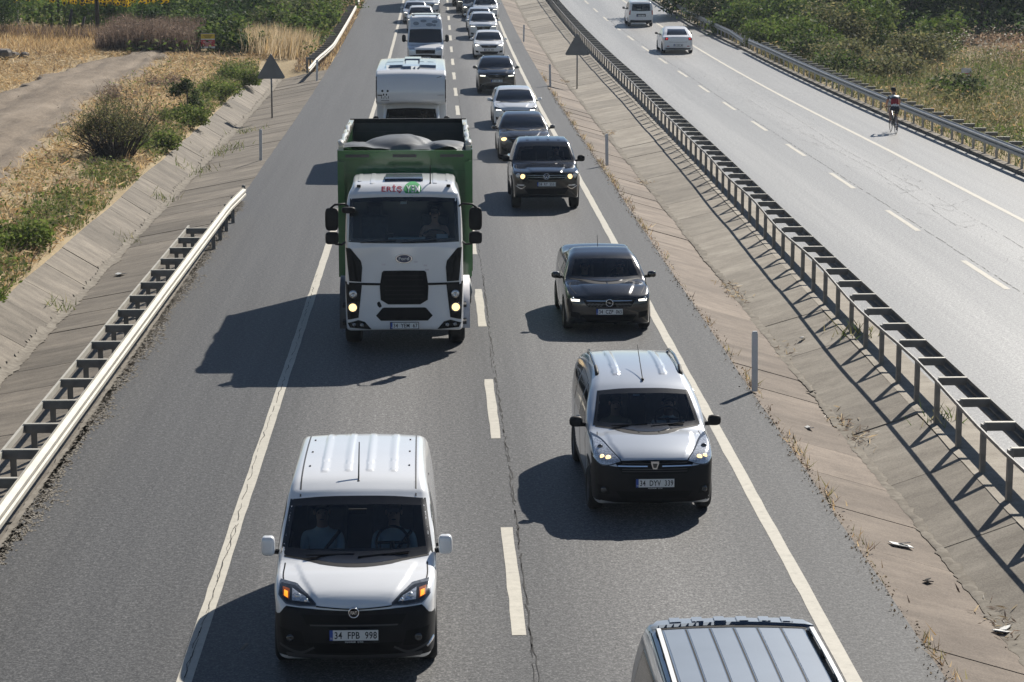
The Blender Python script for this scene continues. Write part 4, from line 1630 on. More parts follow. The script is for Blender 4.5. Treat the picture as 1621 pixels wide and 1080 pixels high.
hl = V.patch('headlight', [(.41, .853), (.58, .852), (.72, .862), (.80, .915)], [(.415, .872), (.50, .925), (.63, .985), (.79, .995)], 'lamp_dark', nu=16, nv=8, mirror=True, off=.014, smooth=False)
V.patch('headlight_rim', [(.40, .842), (.58, .840), (.73, .850), (.815, .912)], [(.405, .875), (.49, .938), (.62, 1.003), (.805, 1.016)], 'lamp_housing', nu=16, nv=8, mirror=True, off=.007, smooth=False)
V.patch('reflector', [(.47, .872), (.66, .882)], [(.52, .918), (.665, .968)], 'lamp_clear', nu=8, nv=4, off=.018, mirror=True, parent=hl)
V.patch('indicator', [(.69, .886), (.76, .912)], [(.695, .962), (.77, .972)], 'amber', nu=6, nv=4, off=.019, mirror=True, parent=hl)
V.patch('indicator_light', [(.705, .898), (.745, .914)], [(.71, .942), (.75, .950)], 'lit_amber', nu=4, nv=3, off=.024, mirror=True, parent=hl)
for s, o in zip((1, -1), hl):
    lamp_disc(V, s * .60, .922, .036, 'lamp_clear', o, .035)
    lamp_disc(V, s * .51, .894, .024, 'chrome', o, .035)
p, n = V.spot(0, .785)
bd = ring_badge(r, 0, p.y - .018, .79, .060, .014, 'chrome', 'badge', 'badge_red')
put('badge_text', text_mesh('FIAT', 'chrome', .066, .036), bd, (0, -.0085, 0))
MB().lathe([(-.007, .0005), (-.007, .043), (.01, .043), (.01, .0005)], axis='y', n=20).build('badge_plate', 'grille_black', bd)
p, n = V.spot(0, .55)
pl = add_plate(r, '34 FPB 998', 0, p.y - .035, .555, -.05)
put('frame_text', text_mesh('YILDIRIM OTO', 'plate_white', .20, .016), pl, (0, -.008, -.072))
MB().box((0, .0, -.073), (.54, .014, .028)).build('plate_frame', 'plastic_black', pl)
add_mirrors(r, .985, 1.22, 1.21, 'paint_white', (.078, .07, .11), .12, p=.5)
add_antenna(r, (0, 1.98, 1.745), (0, 2.35, 2.12), .006)
# roof: pressed ribs, gutter channels, fixing points
V.patch('roof_gutter', [(.645, 1.80), (.662, 1.80)], [(.635, 4.2), (.652, 4.2)], 'plastic_grey', 'top', nu=1, nv=24, off=.003, mirror=True)
for y in (2.45, 3.05, 3.7):
    for s in (1, -1):
        p = V.trace(np.array([[s * .575, y]]), 'top')[0]
        MB().box((p[0], p[1], p[2] + .004), (.02, .03, .010)).build('roof_mount', 'plastic_black', r)
V.patch('hood_seam', [(.73, .36), (.775, .62), (.775, .98)], [(.745, .36), (.79, .62), (.79, .98)], 'grille_black', 'top', nu=14, nv=1, off=.002, mirror=True)
V.patch('hood_edge', [(-.40, .838), (0, .815), (.40, .838)], [(-.40, .850), (0, .827), (.40, .850)], 'grille_black', nu=14, nv=1, off=.010)
V.patch('door_seam', [(1.22, .45), (1.22, .98)], [(1.235, .45), (1.235, .98)], 'grille_black', 'side', nu=8, nv=1, off=.002, mirror=True)
V.patch('door_seam', [(2.22, .40), (2.22, 1.66)], [(2.235, .40), (2.235, 1.66)], 'grille_black', 'side', nu=10, nv=1, off=.002, mirror=True)
V.patch('sill_trim', [(1.35, .30), (3.2, .30)], [(1.35, .42), (3.2, .42)], 'plastic_black', 'side', nu=12, nv=2, off=.010, mirror=True)
V.patch('door_handle', [(1.95, .98), (2.12, .98)], [(1.95, 1.02), (2.12, 1.02)], 'plastic_black', 'side', nu=4, nv=2, off=.035, mirror=True)
V.patch('cowl', [(-.80, 1.118), (-.45, 1.098), (0, 1.093), (.45, 1.098), (.80, 1.118)], [(-.80, 1.131), (-.45, 1.109), (0, 1.104), (.45, 1.109), (.80, 1.131)], 'plastic_black', nu=16, nv=1, off=.003)
for a, b in (((-.55, 1.125), (-.02, 1.15)), ((.02, 1.122), (.58, 1.15))):
    pa, na = V.spot(*a); pb, nb_ = V.spot(*b)
    add_wiper(r, pa + na * .03, pb + nb_ * .02)
MB().box((-.66, 1.72, 1.545), (.05, .004, .035), Matrix.Rotation(-.7, 3, 'X')).build('windshield_sticker', 'plate_blue', r)
MB().box((.0, 1.58, 1.50), (.20, .03, .06)).build('inside_mirror', 'plastic_black', r)
MB().box((.03, 1.25, 1.105), (.18, .05, .012)).build('dashboard_paper', 'paper', r)
add_wheels(r, [.90, 3.65], 1.56, .315, .2, 'steel_rim')
place(V, -.90, 23.35, 'white panel van with black bumper and flashing amber lamps, nearest the camera', 'van', G_NEAR)
seated_person((-.90 + .40, 23.35 + 1.92, .66), 'person in a cap and pale shirt driving the nearest white van', 'shirt_pale', [(-.13, -.38, .24), (.15, -.40, .26)], 'cap', 'people inside vehicles')
seated_person((-.90 - .42, 23.35 + 1.95, .66), 'bareheaded person in a pale shirt in the passenger seat of the white van', 'shirt_pale', [(-.10, -.34, .10), (.10, -.36, .08)], None, 'people inside vehicles')

# ---- silver people carrier with roof rails
f0 = solid(side=[(.16, .24), (.06, .32), (.0, .50), (.005, .66), (.04, .79), (.11, .88), (.30, .97), (.65, 1.05), (1.02, 1.10), (1.35, 1.30), (1.68, 1.48), (1.95, 1.585), (2.4, 1.655), (3.0, 1.68), (3.7, 1.66), (4.2, 1.60), (4.36, 1.46), (4.44, 1.1), (4.48, .8), (4.48, .5), (4.36, .26)],
           plan=[(0, 0), (.42, .015), (.66, .08), (.78, .24), (.845, .55), (.872, 1.0), (.876, 2.0), (.875, 3.4), (.86, 4.0), (.80, 4.38), (.6, 4.48), (0, 4.5)],
           front=[(0, .18), (.75, .18), (.83, .27), (.855, .45), (.872, .72), (.876, .9), (.86, 1.06), (.80, 1.3), (.72, 1.5), (.64, 1.66), (.58, 1.76), (0, 1.8)], bf=.14, br=.05, crown=.05, r1=.08, r2=.09)
fv = cut_arches(roof_ribs(hood_crease(f0, [(.1, .44), (.5, .56), (.98, .60)], 1.0, .82), (.34,), .05, 2.15, 3.9, 1.5, .016), [(.86, .31, .37), (3.68, .31, .37)], .876)
V = Vehicle(fv, 4.5, 1.752, 1.69, .028, name='people_carrier')
r = V.root
V.patch('windshield', [(-.75, 1.11), (-.4, 1.088), (0, 1.082), (.4, 1.088), (.75, 1.11)], [(-.645, 1.475), (-.32, 1.505), (0, 1.512), (.32, 1.505), (.645, 1.475)], 'windscreen', nu=20, nv=10, border=.05, hole=True)
V.patch('front_window', [(1.42, 1.03), (1.8, 1.01), (2.25, 1.01)], [(1.80, 1.36), (2.0, 1.45), (2.25, 1.49)], 'side_glass', 'side', nu=12, nv=7, mirror=True, border=.03, hole=True)
V.patch('rear_window', [(2.36, 1.01), (3.25, 1.02)], [(2.36, 1.50), (3.2, 1.52)], 'privacy_glass', 'side', nu=12, nv=6, mirror=True, off=.005)
V.patch('quarter_window', [(3.36, 1.03), (4.05, 1.08)], [(3.34, 1.51), (4.0, 1.46)], 'privacy_glass', 'side', nu=8, nv=6, mirror=True, off=.005)
V.body('paint_silver')
cabin(V, 1.2, 1.06, 1.95, 1.66, 1.68, .34)
bl = V.patch('bumper', [(-.80, .31), (-.5, .27), (0, .26), (.5, .27), (.80, .31)], [(-.828, .90), (-.74, .80), (-.52, .775), (0, .765), (.52, .775), (.74, .80), (.828, .90)], 'plastic_black', nu=46, nv=10, off=.006, smooth=False)
V.patch('bumper_side', [(.17, .29), (.47, .28)], [(.27, .86), (.50, .72)], 'plastic_black', 'side', nu=6, nv=6, mirror=True, off=.006)
gr = V.patch('grille', [(-.44, .685), (0, .67), (.44, .685)], [(-.55, .845), (0, .862), (.55, .845)], 'grille_black', nu=16, nv=5, off=.011)
for x0, x1 in ((-.50, -.10), (.10, .50)):
    V.patch('grille_bar', [(x0, .775), (x1, .775)], [(x0, .79), (x1, .79)], 'chrome', nu=8, nv=1, off=.022, parent=gr)
for z in (.71, .74, .815):
    V.patch('grille_slat', [(-.44, z), (.44, z)], [(-.44, z + .008), (.44, z + .008)], 'plastic_grey', nu=12, nv=1, off=.016, parent=gr)
V.patch('air_intake', [(-.44, .34), (.44, .34)], [(-.52, .44), (.52, .44)], 'grille_black', nu=12, nv=3, off=.012)
fl = V.patch('fog_recess', [(.60, .40), (.74, .40)], [(.62, .50), (.76, .52)], 'grille_black', nu=6, nv=4, mirror=True, off=.010)
for s, o in zip((1, -1), fl):
    lamp_disc(V, s * .68, .455, .045, 'lamp_dark', o, .02)
hl = V.patch('headlight', [(.46, .84), (.60, .80), (.72, .80), (.80, .86)], [(.47, .86), (.56, .93), (.68, 1.01), (.785, 1.03)], 'lamp_clear', nu=14, nv=8, mirror=True, off=.014)
V.patch('headlight_rim', [(.445, .835), (.60, .788), (.73, .788), (.812, .86)], [(.455, .866), (.55, .942), (.67, 1.025), (.80, 1.045)], 'lamp_dark', nu=14, nv=8, mirror=True, off=.008)
for s, o in zip((1, -1), hl):
    lamp_disc(V, s * .62, .875, .038, 'lit_warm', o, .035)
    lamp_disc(V, s * .70, .885, .03, 'lit_warm', o, .035)
    lamp_disc(V, s * .71, .965, .042, 'lamp_dark', o, .03)
p, n = V.spot(0, .80)
bd = MB().prism([(-.055, .055), (.055, .055), (.05, .015), (.028, -.052), (-.028, -.052), (-.05, .015)], -.012, .01).build('badge', 'chrome', r, loc=(0, p.y - .02, .80))
MB().prism([(-.034, .026), (.034, .026), (.030, .006), (.018, -.032), (-.018, -.032), (-.030, .006)], -.016, -.013).build('badge_face', 'lamp_dark', bd)
p, n = V.spot(0, .56)
pl = add_plate(r, '34 DYV 339', 0, p.y - .035, .565, -.04)
MB().box((0, .0, -.07), (.54, .014, .024)).build('plate_frame', 'plastic_black', pl)
put('frame_text', text_mesh('YILDIRIM OTO', 'plate_white', .20, .016), pl, (0, -.008, -.07))
add_mirrors(r, .975, 1.34, 1.13, 'plastic_black', (.095, .06, .075), .13)
add_antenna(r, (0.02, 1.95, 1.60), (0.02, 2.75, 1.95), .005)
for s in (1, -1):
    pts = [(s * .60, 2.22, 1.555), (s * .605, 2.30, 1.63), (s * .61, 2.5, 1.685), (s * .615, 3.2, 1.71), (s * .605, 3.75, 1.685), (s * .60, 3.9, 1.64), (s * .60, 3.98, 1.57)]
    MB().tube(pts, [.028, .026, .024, .024, .024, .026, .028], 8).build('roof_rail', 'lamp_housing', r, True)
    MB().tube(pts[:3], [.034, .03, .027], 8).build('rail_foot', 'plastic_black', r, True)
V.patch('hood_seam', [(.66, .36), (.72, .65), (.70, 1.0)], [(.672, .36), (.732, .65), (.712, 1.0)], 'grille_black', 'top', nu=14, nv=1, off=.002, mirror=True)
V.patch('cowl', [(-.72, 1.095), (-.4, 1.077), (0, 1.071), (.4, 1.077), (.72, 1.095)], [(-.72, 1.107), (-.4, 1.087), (0, 1.081), (.4, 1.087), (.72, 1.107)], 'plastic_black', nu=16, nv=1, off=.003)
for x in (-.14, .14):
    p = V.trace(np.array([[x, .82]]), 'top')[0]
    MB().blob((p[0], p[1], p[2] + .004), (.016, .016, .01), .8, 8, 6).build('washer_jet', 'plastic_black', r)
for a, b in (((-.50, 1.10), (-.0, 1.125)), ((.05, 1.10), (.52, 1.125))):
    pa, na = V.spot(*a); pb, nb_ = V.spot(*b)
    add_wiper(r, pa + na * .025, pb + nb_ * .02)
for y in (1.30, 2.30, 3.30):
    V.patch('door_seam', [(y, .40), (y, .98)], [(y + .013, .40), (y + .013, .98)], 'grille_black', 'side', nu=8, nv=1, off=.002, mirror=True)
for y in (2.05, 2.45):
    V.patch('door_handle', [(y, .90), (y + .17, .90)], [(y, .94), (y + .17, .94)], 'paint_silver', 'side', nu=4, nv=2, off=.03, mirror=True)
V.patch('arch_trim', [(.50, .40), (.52, .56), (.70, .69), (.95, .70)], [(.44, .40), (.47, .60), (.66, .75), (.95, .76)], 'plastic_black', 'side', nu=12, nv=2, off=.007, mirror=True)
V.patch('sill_trim', [(1.3, .28), (3.2, .28)], [(1.3, .38), (3.2, .38)], 'plastic_black', 'side', nu=12, nv=2, off=.008, mirror=True)
MB().box((-.08, 1.62, 1.40), (.20, .03, .05)).build('inside_mirror', 'plastic_black', r)
MB().box((-.10, 1.645, 1.435), (.10, .004, .025)).build('windshield_sticker', 'paper', r)
add_wheels(r, [.86, 3.68], 1.50, .305, .19, 'steel_rim')
place(V, 2.94, 29.85, 'silver people carrier with roof rails and black bumper', 'van', G_NEAR, .012)
seated_person((2.94 + .38, 29.85 + 2.0, .50), 'person in a white shirt driving the silver people carrier', 'shirt_white', [(-.13, -.38, .26), (.15, -.40, .28)], None, 'people inside vehicles')
seated_person((2.94 - .38, 29.85 + 2.03, .50), 'person in an ochre shirt beside the driver of the silver people carrier', 'shirt_ochre', [(-.10, -.36, .12), (.10, -.36, .10)], None, 'people inside vehicles', belt=False)


# ---- general passenger car
def gen_car(kind, L, W, H, hz, cz, cowl, wst, wz, paint_m, h=.034, name='car', roof_end=None, tail='hatch', wheel_r=.31, mirror_m=None, lights='lit_white', rails=False, plate=None, grille=True,
            bumper_m=None, hole=False, lower='grille_black', lamp_z=None, grille_z=None, plate_z=None, antenna=None, skirt=None, rib=False, slim=False, lampw=(.50, .85)):
    hw = W / 2
    roof_end = roof_end or (L - .75 if tail == 'hatch' else L - 1.55)
    wz = max(wz, H - .085)
    side = [(.16, .20), (.06, .28), (.0, .45), (.005, hz - .18), (.04, hz - .08), (.13, hz), (cowl * .5, (hz + cz) / 2 + .035), (cowl, cz), ((cowl + wst) / 2, (cz + wz) / 2 + .03), (wst, wz), (wst + .30, H - .025), ((wst + roof_end) / 2 + .1, H), (roof_end, H - (.14 if tail == 'hatch' else .09))]
    if tail == 'hatch':
        side += [(L - .30, (H + cz) / 2 + .1), (L - .10, cz), (L - .03, cz - .12), (L, .6), (L - .03, .42), (L - .16, .24)]
    elif tail == 'suv':
        side += [(L - .28, H - .16), (L - .12, cz + .12), (L - .05, cz - .08), (L, .62), (L - .02, .45), (L - .16, .26)]
    else:
        side += [((roof_end + L - .55) / 2, (H + cz) / 2 + .02), (L - .58, cz + .03), (L - .12, cz + .01), (L - .02, cz - .12), (L, .6), (L - .03, .42), (L - .16, .24)]
    plan = [(0, 0), (hw * .5, .015), (hw * .78, .08), (hw * .92, .25), (hw * .975, .6), (hw, 1.2), (hw, L - 1.3), (hw * .97, L - .6), (hw * .88, L - .15), (hw * .66, L - .02), (0, L)]
    wr_w = .68 if tail != 'suv' else .70
    front = [(0, .17), (hw - .10, .17), (hw - .04, .26), (hw - .015, .42), (hw, .62), (hw - .005, cz - .22), (hw - .045, cz - .02), (hw * .93 - .02, cz + .08), (hw * .80, (cz + H) / 2 + .06), (hw * wr_w, H - .03), (hw * .56, H + .14), (0, H + .16)]
    f0 = solid(side, plan, front, bf=.15, br=.07, crown=.06, r1=.07, r2=.07)
    yw = (.82, L - .80)
    fv = cut_arches(hood_crease(f0, [(.1, hw * .45), (.5, hw * .58), (cowl, hw * .66)], cowl - .02, hz - .04, .012), [(y, wheel_r, wheel_r + .055) for y in yw], hw)
    V = Vehicle(fv, L, W, H + .01, h, name=name); r = V.root
    a, b = hw * .83, hw * .675
    V.patch('windshield', [(-a, cz + .005), (-a / 2, cz - .012), (0, cz - .016), (a / 2, cz - .012), (a, cz + .005)], [(-b, wz - .035), (-b / 2, wz - .012), (0, wz - .006), (b / 2, wz - .012), (b, wz - .035)], 'windscreen' if hole else 'dark_glass', nu=18, nv=9, border=.04, hole=hole)
    sm = 'side_glass' if hole else 'dark_glass'
    my = (cowl + .30 + roof_end) / 2 - .05
    t0 = H - .13
    V.patch('front_window', [(cowl + .42, cz - .01), (my, cz - .01)], [(wst + .16, wz - .07), (my, t0)], sm, 'side', nu=10, nv=6, mirror=True, border=.028, hole=hole)
    V.patch('rear_window', [(my + .08, cz - .01), (roof_end + .05, cz + .02)], [(my + .08, t0), (roof_end - .25, t0 - .02)], 'privacy_glass', 'side', nu=10, nv=6, mirror=True, off=.004)
    if tail == 'sedan':
        V.patch('back_glass', [(-hw * .66, cz + .06), (hw * .66, cz + .06)], [(-hw * .55, H - .13), (hw * .55, H - .13)], 'dark_glass', 'rear', nu=12, nv=6, off=.004)
    else:
        V.patch('back_glass', [(-hw * .7, cz + .06), (hw * .7, cz + .06)], [(-hw * .56, H - .19), (hw * .56, H - .19)], 'dark_glass', 'rear', nu=12, nv=6, off=.004)
    V.body(paint_m)
    if hole:
        cabin(V, cowl + .2, cz - .03, wst + .28, W * .92, H, .20)
    lz = lamp_z or (hz - .16, hz - .03)
    x0, x1 = lampw[0] * hw, lampw[1] * hw
    gz = grille_z or (hz - .26, hz - .06)
    if grille:
        gw = x0 * .98
        g = V.patch('grille', [(-gw * .82, gz[0]), (0, gz[0] - .012), (gw * .82, gz[0])], [(-gw, gz[1]), (0, gz[1] + .01), (gw, gz[1])], 'grille_black', nu=14, nv=4, off=.008)
        nb = 2 if slim else 3
        for k in range(nb):
            z = gz[0] + (gz[1] - gz[0]) * (k + .6) / nb
            V.patch('grille_bar', [(-gw * .86, z), (gw * .86, z)], [(-gw * .86, z + .010), (gw * .86, z + .010)], 'chrome' if (k == nb - 1) else 'plastic_grey', nu=12, nv=1, off=.014, parent=g)
        p, n = V.spot(0, sum(gz) / 2 + .01)
        ring_badge(r, 0, p.y - .022, sum(gz) / 2 + .02, .055, .016, 'chrome', 'badge', 'grille_black')
    V.patch('air_intake', [(-hw * .5, .27), (0, .26), (hw * .5, .27)], [(-hw * .62, .40), (0, .41), (hw * .62, .40)], lower, nu=12, nv=3, off=.008)
    V.patch('fog_recess', [(hw * .66, .33), (hw * .84, .36)], [(hw * .66, .44), (hw * .86, .47)], 'grille_black', nu=6, nv=3, mirror=True, off=.008)
    hl = V.patch('headlight', [(x0, lz[0] + .02), ((x0 + x1) / 2, lz[0]), (x1, lz[0] + .05)], [(x0 + .01, lz[0] + .055), ((x0 + x1) / 2, lz[1] - .01), (x1 + .01, lz[1] + .03)], 'lamp_dark' if lights else 'lamp_housing', nu=12, nv=6, mirror=True, off=.010)
    if lights:
        V.patch('lamp_strip', [(x0 + .05, lz[0] + .028), (x1 - .06, lz[0] + .028)], [(x0 + .05, lz[0] + .062), (x1 - .05, lz[0] + .072)], lights, nu=6, nv=2, off=.016, mirror=True, parent=hl)
    for s, o in zip((1, -1), hl):
        lamp_disc(V, s * ((x0 + x1) / 2 + .05), (lz[0] + lz[1]) / 2 + .02, .03, 'lamp_clear', o, .03)
    if plate is not None:
        pz = plate_z or .46
        p, n = V.spot(0, pz)
        add_plate(r, plate, 0, p.y - .03, pz, -.04)
    add_mirrors(r, hw + .09, cowl + .42, cz + .03, mirror_m or paint_m, (.09, .055, .065), .11)
    V.patch('hood_seam', [(hw * .72, .22), (hw * .83, .55), (hw * .80, cowl - .06)], [(hw * .72 + .011, .22), (hw * .83 + .011, .55), (hw * .80 + .011, cowl - .06)], 'grille_black', 'top', nu=12, nv=1, off=.002, mirror=True)
    V.patch('cowl', [(-a * .96, cz - .012), (-a / 2, cz - .026), (0, cz - .030), (a / 2, cz - .026), (a * .96, cz - .012)], [(-a * .96, cz + .001), (-a / 2, cz - .014), (0, cz - .018), (a / 2, cz - .014), (a * .96, cz + .001)], 'plastic_black', nu=12, nv=1, off=.003)
    V.patch('door_seam', [(my + .03, .38), (my + .03, cz - .05)], [(my + .042, .38), (my + .042, cz - .05)], 'grille_black', 'side', nu=6, nv=1, off=.002, mirror=True)
    V.patch('door_handle', [(my - .2, cz - .12), (my - .04, cz - .12)], [(my - .2, cz - .085), (my - .04, cz - .085)], paint_m, 'side', nu=3, nv=2, off=.025, mirror=True)
    if skirt:
        V.patch('bumper_trim', [(-hw * .9, .24), (0, .21), (hw * .9, .24)], [(-hw * .93, .37), (-hw * .6, .30), (0, .28), (hw * .6, .30), (hw * .93, .37)], skirt, nu=20, nv=3, off=.010)
        V.patch('sill_trim', [(1.3, .24), (L - 1.25, .24)], [(1.3, .34), (L - 1.25, .34)], skirt, 'side', nu=8, nv=2, mirror=True, off=.008)
    if rails:
        for s in (1, -1):
            ys = (wst + .35, roof_end + (.1 if tail != 'sedan' else -.1))
            P = [V.trace(np.array([[s * hw * .64, y]]), 'top')[0] for y in np.linspace(*ys, 6)]
            MB().tube([(p[0], p[1], p[2] + (.035 if 0 < k < 5 else 0)) for k, p in enumerate(P)], .018, 6).build('roof_rail', 'lamp_housing', r, True)
    if antenna:
        p = V.trace(np.array([[0, antenna]]), 'top')[0]
        add_antenna(r, (0, antenna, p[2]), (0, antenna + .22, p[2] + .26), .005)
    add_wheels(r, yw, W - .25, wheel_r, .2, 'alloy')
    return V


GQ = 'cars queueing in the lane by the median'
# black hatchback
V = gen_car('hatch', 4.06, 1.765, 1.43, .80, .965, .98, 1.68, 1.275, 'paint_night', .028, 'hatchback', roof_end=2.95, plate='34 CZP 065', plate_z=.47, grille_z=(.56, .70), lamp_z=(.635, .76), lampw=(.60, .90), hole=True, antenna=2.9, slim=True)
r = V.root
V.patch('hood_ridge', [(-.012, .12), (-.006, .9)], [(.012, .12), (.006, .9)], 'paint_night', 'top', nu=10, nv=1, off=.012)
p, n = V.spot(0, .63)
bd = ring_badge(r, 0, p.y - .032, .645, .075, .014, 'chrome', 'badge', 'grille_black')
MB().add([(-.07, -.018, .012), (.02, -.018, .012), (.0, -.018, -.002), (.07, -.018, -.012), (-.02, -.018, -.012), (.0, -.018, .002)], [(0, 1, 5), (3, 4, 2), (0, 5, 2), (1, 2, 5)]).build('badge_flash', 'chrome', bd)
for row in range(3):
    for k in range(5):
        for s in (1, -1):
            x = s * (.13 + .065 * k + .02 * row); z = .60 - .025 * row + .02
            V.patch('grille_stud', [(x - .018, z), (x + .018, z)], [(x - .018, z + .007), (x + .018, z + .007)], 'lamp_housing', nu=1, nv=1, off=.014)
MB().box((-.12, 1.55, 1.2), (.2, .03, .05)).build('inside_mirror', 'plastic_black', r)
MB().box((.33, 1.25, .96), (.16, .1, .008)).build('dashboard_paper', 'paper', r)
place(V, 3.40, 44.05, 'black hatchback with a ridged bonnet between the pickup and the silver people carrier', 'car', G_NEAR, .01)
seated_person((3.40 + .36, 44.05 + 1.98, .34), 'person in a dark shirt driving the black hatchback', 'shirt_dark', [(-.12, -.36, .26), (.14, -.38, .28)], None, 'people inside vehicles')
seated_person((3.40 - .36, 44.05 + 2.0, .34), 'person in a dark shirt beside the driver of the black hatchback', 'shirt_dark', [(-.10, -.34, .10), (.10, -.34, .10)], None, 'people inside vehicles')

# ---- black pickup
hw = .977
f1 = solid([(.16, .36), (.05, .42), (.0, .58), (.0, .80), (.02, 1.0), (.09, 1.10), (.5, 1.17), (1.2, 1.23), (1.55, 1.46), (1.92, 1.70), (2.15, 1.79), (2.7, 1.835), (3.15, 1.80), (3.40, 1.5), (3.52, 1.1), (3.52, .5), (3.4, .38)],
           [(0, 0), (.5, .015), (.78, .07), (.90, .22), (.955, .55), (.975, 1.1), (.977, 2.5), (.97, 3.3), (.93, 3.5), (0, 3.53)],
           [(0, .34), (.84, .34), (.92, .42), (.955, .60), (.977, .85), (.97, 1.05), (.93, 1.2), (.86, 1.45), (.77, 1.70), (.70, 1.82), (.62, 1.95), (0, 1.98)], bf=.11, br=.03, crown=.04, r1=.06, r2=.07)
f2 = solid([(3.45, .45), (3.45, 1.1), (3.6, 1.12), (4.5, 1.12), (5.15, 1.11), (5.22, 1.0), (5.22, .5), (5.1, .42)],
           [(0, 3.4), (.95, 3.42), (.968, 3.7), (.968, 4.8), (.95, 5.1), (.88, 5.2), (0, 5.24)],
           [(0, .42), (.85, .42), (.95, .5), (.968, .8), (.955, 1.12), (.93, 1.3), (0, 1.3)], bf=0, br=.02, crown=.0, r1=.05, r2=.05, L=5.24)


def bed(x, y, z):
    v = np.minimum(f1(x, y, z), f2(x, y, z))
    c = np.maximum(np.maximum(np.abs(x) - .80, np.abs(y - 4.35) - .78), .75 - z)
    return np.maximum(v, -c)


fv = cut_arches(hood_crease(bed, [(.1, .42), (.6, .52), (1.2, .58)], 1.2, 1.04, .02), [(.90, .38, .46), (4.0, .38, .46)], hw)
V = Vehicle(fv, 5.25, 1.954, 1.85, .034, name='pickup'); r = V.root
V.patch('windshield', [(-.84, 1.25), (-.42, 1.23), (0, 1.225), (.42, 1.23), (.84, 1.25)], [(-.735, 1.665), (-.36, 1.70), (0, 1.708), (.36, 1.70), (.735, 1.665)], 'windscreen', nu=18, nv=9, border=.05, hole=True)
V.patch('front_window', [(1.62, 1.18), (2.3, 1.18)], [(1.98, 1.58), (2.3, 1.66)], 'side_glass', 'side', nu=10, nv=6, mirror=True, border=.03, hole=True)
V.patch('rear_window', [(2.40, 1.18), (3.2, 1.2)], [(2.40, 1.67), (3.05, 1.62)], 'privacy_glass', 'side', nu=10, nv=6, mirror=True, off=.004)
V.body('paint_black')
cabin(V, 1.35, 1.2, 2.1, 1.8, 1.83, .5)
g = V.patch('grille', [(-.50, .90), (0, .88), (.50, .90)], [(-.56, 1.07), (0, 1.085), (.56, 1.07)], 'grille_black', nu=16, nv=5, off=.009)
for z in (.945, 1.0):
    V.patch('grille_bar', [(-.53, z), (.53, z)], [(-.53, z + .016), (.53, z + .016)], 'lamp_housing', nu=14, nv=1, off=.018, parent=g)
V.patch('air_intake', [(-.50, .48), (.50, .48)], [(-.62, .64), (.62, .64)], 'grille_black', nu=12, nv=3, off=.009)
V.patch('fog_trim', [(.58, .70), (.70, .62), (.84, .70)], [(.58, .722), (.70, .645), (.85, .725)], 'chrome', nu=10, nv=1, mirror=True, off=.016)
fl = V.patch('fog_lamp', [(.62, .71), (.80, .72)], [(.62, .75), (.82, .76)], 'lamp_clear', nu=6, nv=2, mirror=True, off=.012)
hl = V.patch('headlight', [(.57, .90), (.74, .885), (.86, .93)], [(.59, 1.07), (.74, 1.085), (.885, 1.10)], 'lamp_dark', nu=12, nv=7, mirror=True, off=.012)
for s, o in zip((1, -1), hl):
    lamp_disc(V, s * .66, .975, .068, 'lit_warm', o, .03)
    lamp_disc(V, s * .79, 1.0, .065, 'lamp_clear', o, .03)
p, n = V.spot(0, .98)
bd = ring_badge(r, 0, p.y - .03, .98, .088, .012, 'chrome', 'badge', 'grille_black')
vm = MB()
for a, b in (((-.048, .058), (0, .008)), ((.048, .058), (0, .008)), ((-.068, .03), (-.034, -.062)), ((-.034, -.062), (0, -.004)), ((0, -.004), (.034, -.062)), ((.034, -.062), (.068, .03))):
    vm.tube([(a[0], -.012, a[1]), (b[0], -.012, b[1])], .008, 5)
vm.build('badge_letters', 'chrome', bd)
p, n = V.spot(0, .76)
add_plate(r, '34 RY 5551', 0, p.y - .035, .765, -.03)
add_mirrors(r, 1.08, 1.78, 1.31, 'plastic_black', (.11, .07, .095), .13)
for k in range(4):
    x = -.45 + .3 * k
    V.patch('roof_rib', [(x - .04, 2.2), (x + .04, 2.2)], [(x - .04, 3.05), (x + .04, 3.05)], 'paint_black', 'top', nu=2, nv=8, off=.010)
V.patch('hood_seam', [(.66, .2), (.80, .6), (.80, 1.15)], [(.672, .2), (.812, .6), (.812, 1.15)], 'grille_black', 'top', nu=12, nv=1, off=.002, mirror=True)
V.patch('arch_flare', [(.42, .45), (.46, .66), (.66, .83), (.95, .85)], [(.36, .45), (.40, .70), (.62, .90), (.95, .92)], 'plastic_black', 'side', nu=12, nv=2, off=.02, mirror=True)
MB().box((.42, 1.62, 1.27), (.12, .05, .01)).build('dashboard_paper', 'paper', r)
MB().box((.06, 1.9, 1.60), (.22, .03, .05)).build('inside_mirror', 'plastic_black', r)
add_wheels(r, [.90, 4.0], 1.64, .385, .25, 'alloy')
place(V, 3.10, 63.4, 'black pickup with two lit round headlamps and a chrome ring badge', 'pickup', G_NEAR)
seated_person((3.10 + .4, 63.4 + 2.35, .78), 'person at the wheel of the black pickup', 'shirt_dark', [(-.12, -.36, .24), (.14, -.38, .26)], None, 'people inside vehicles')

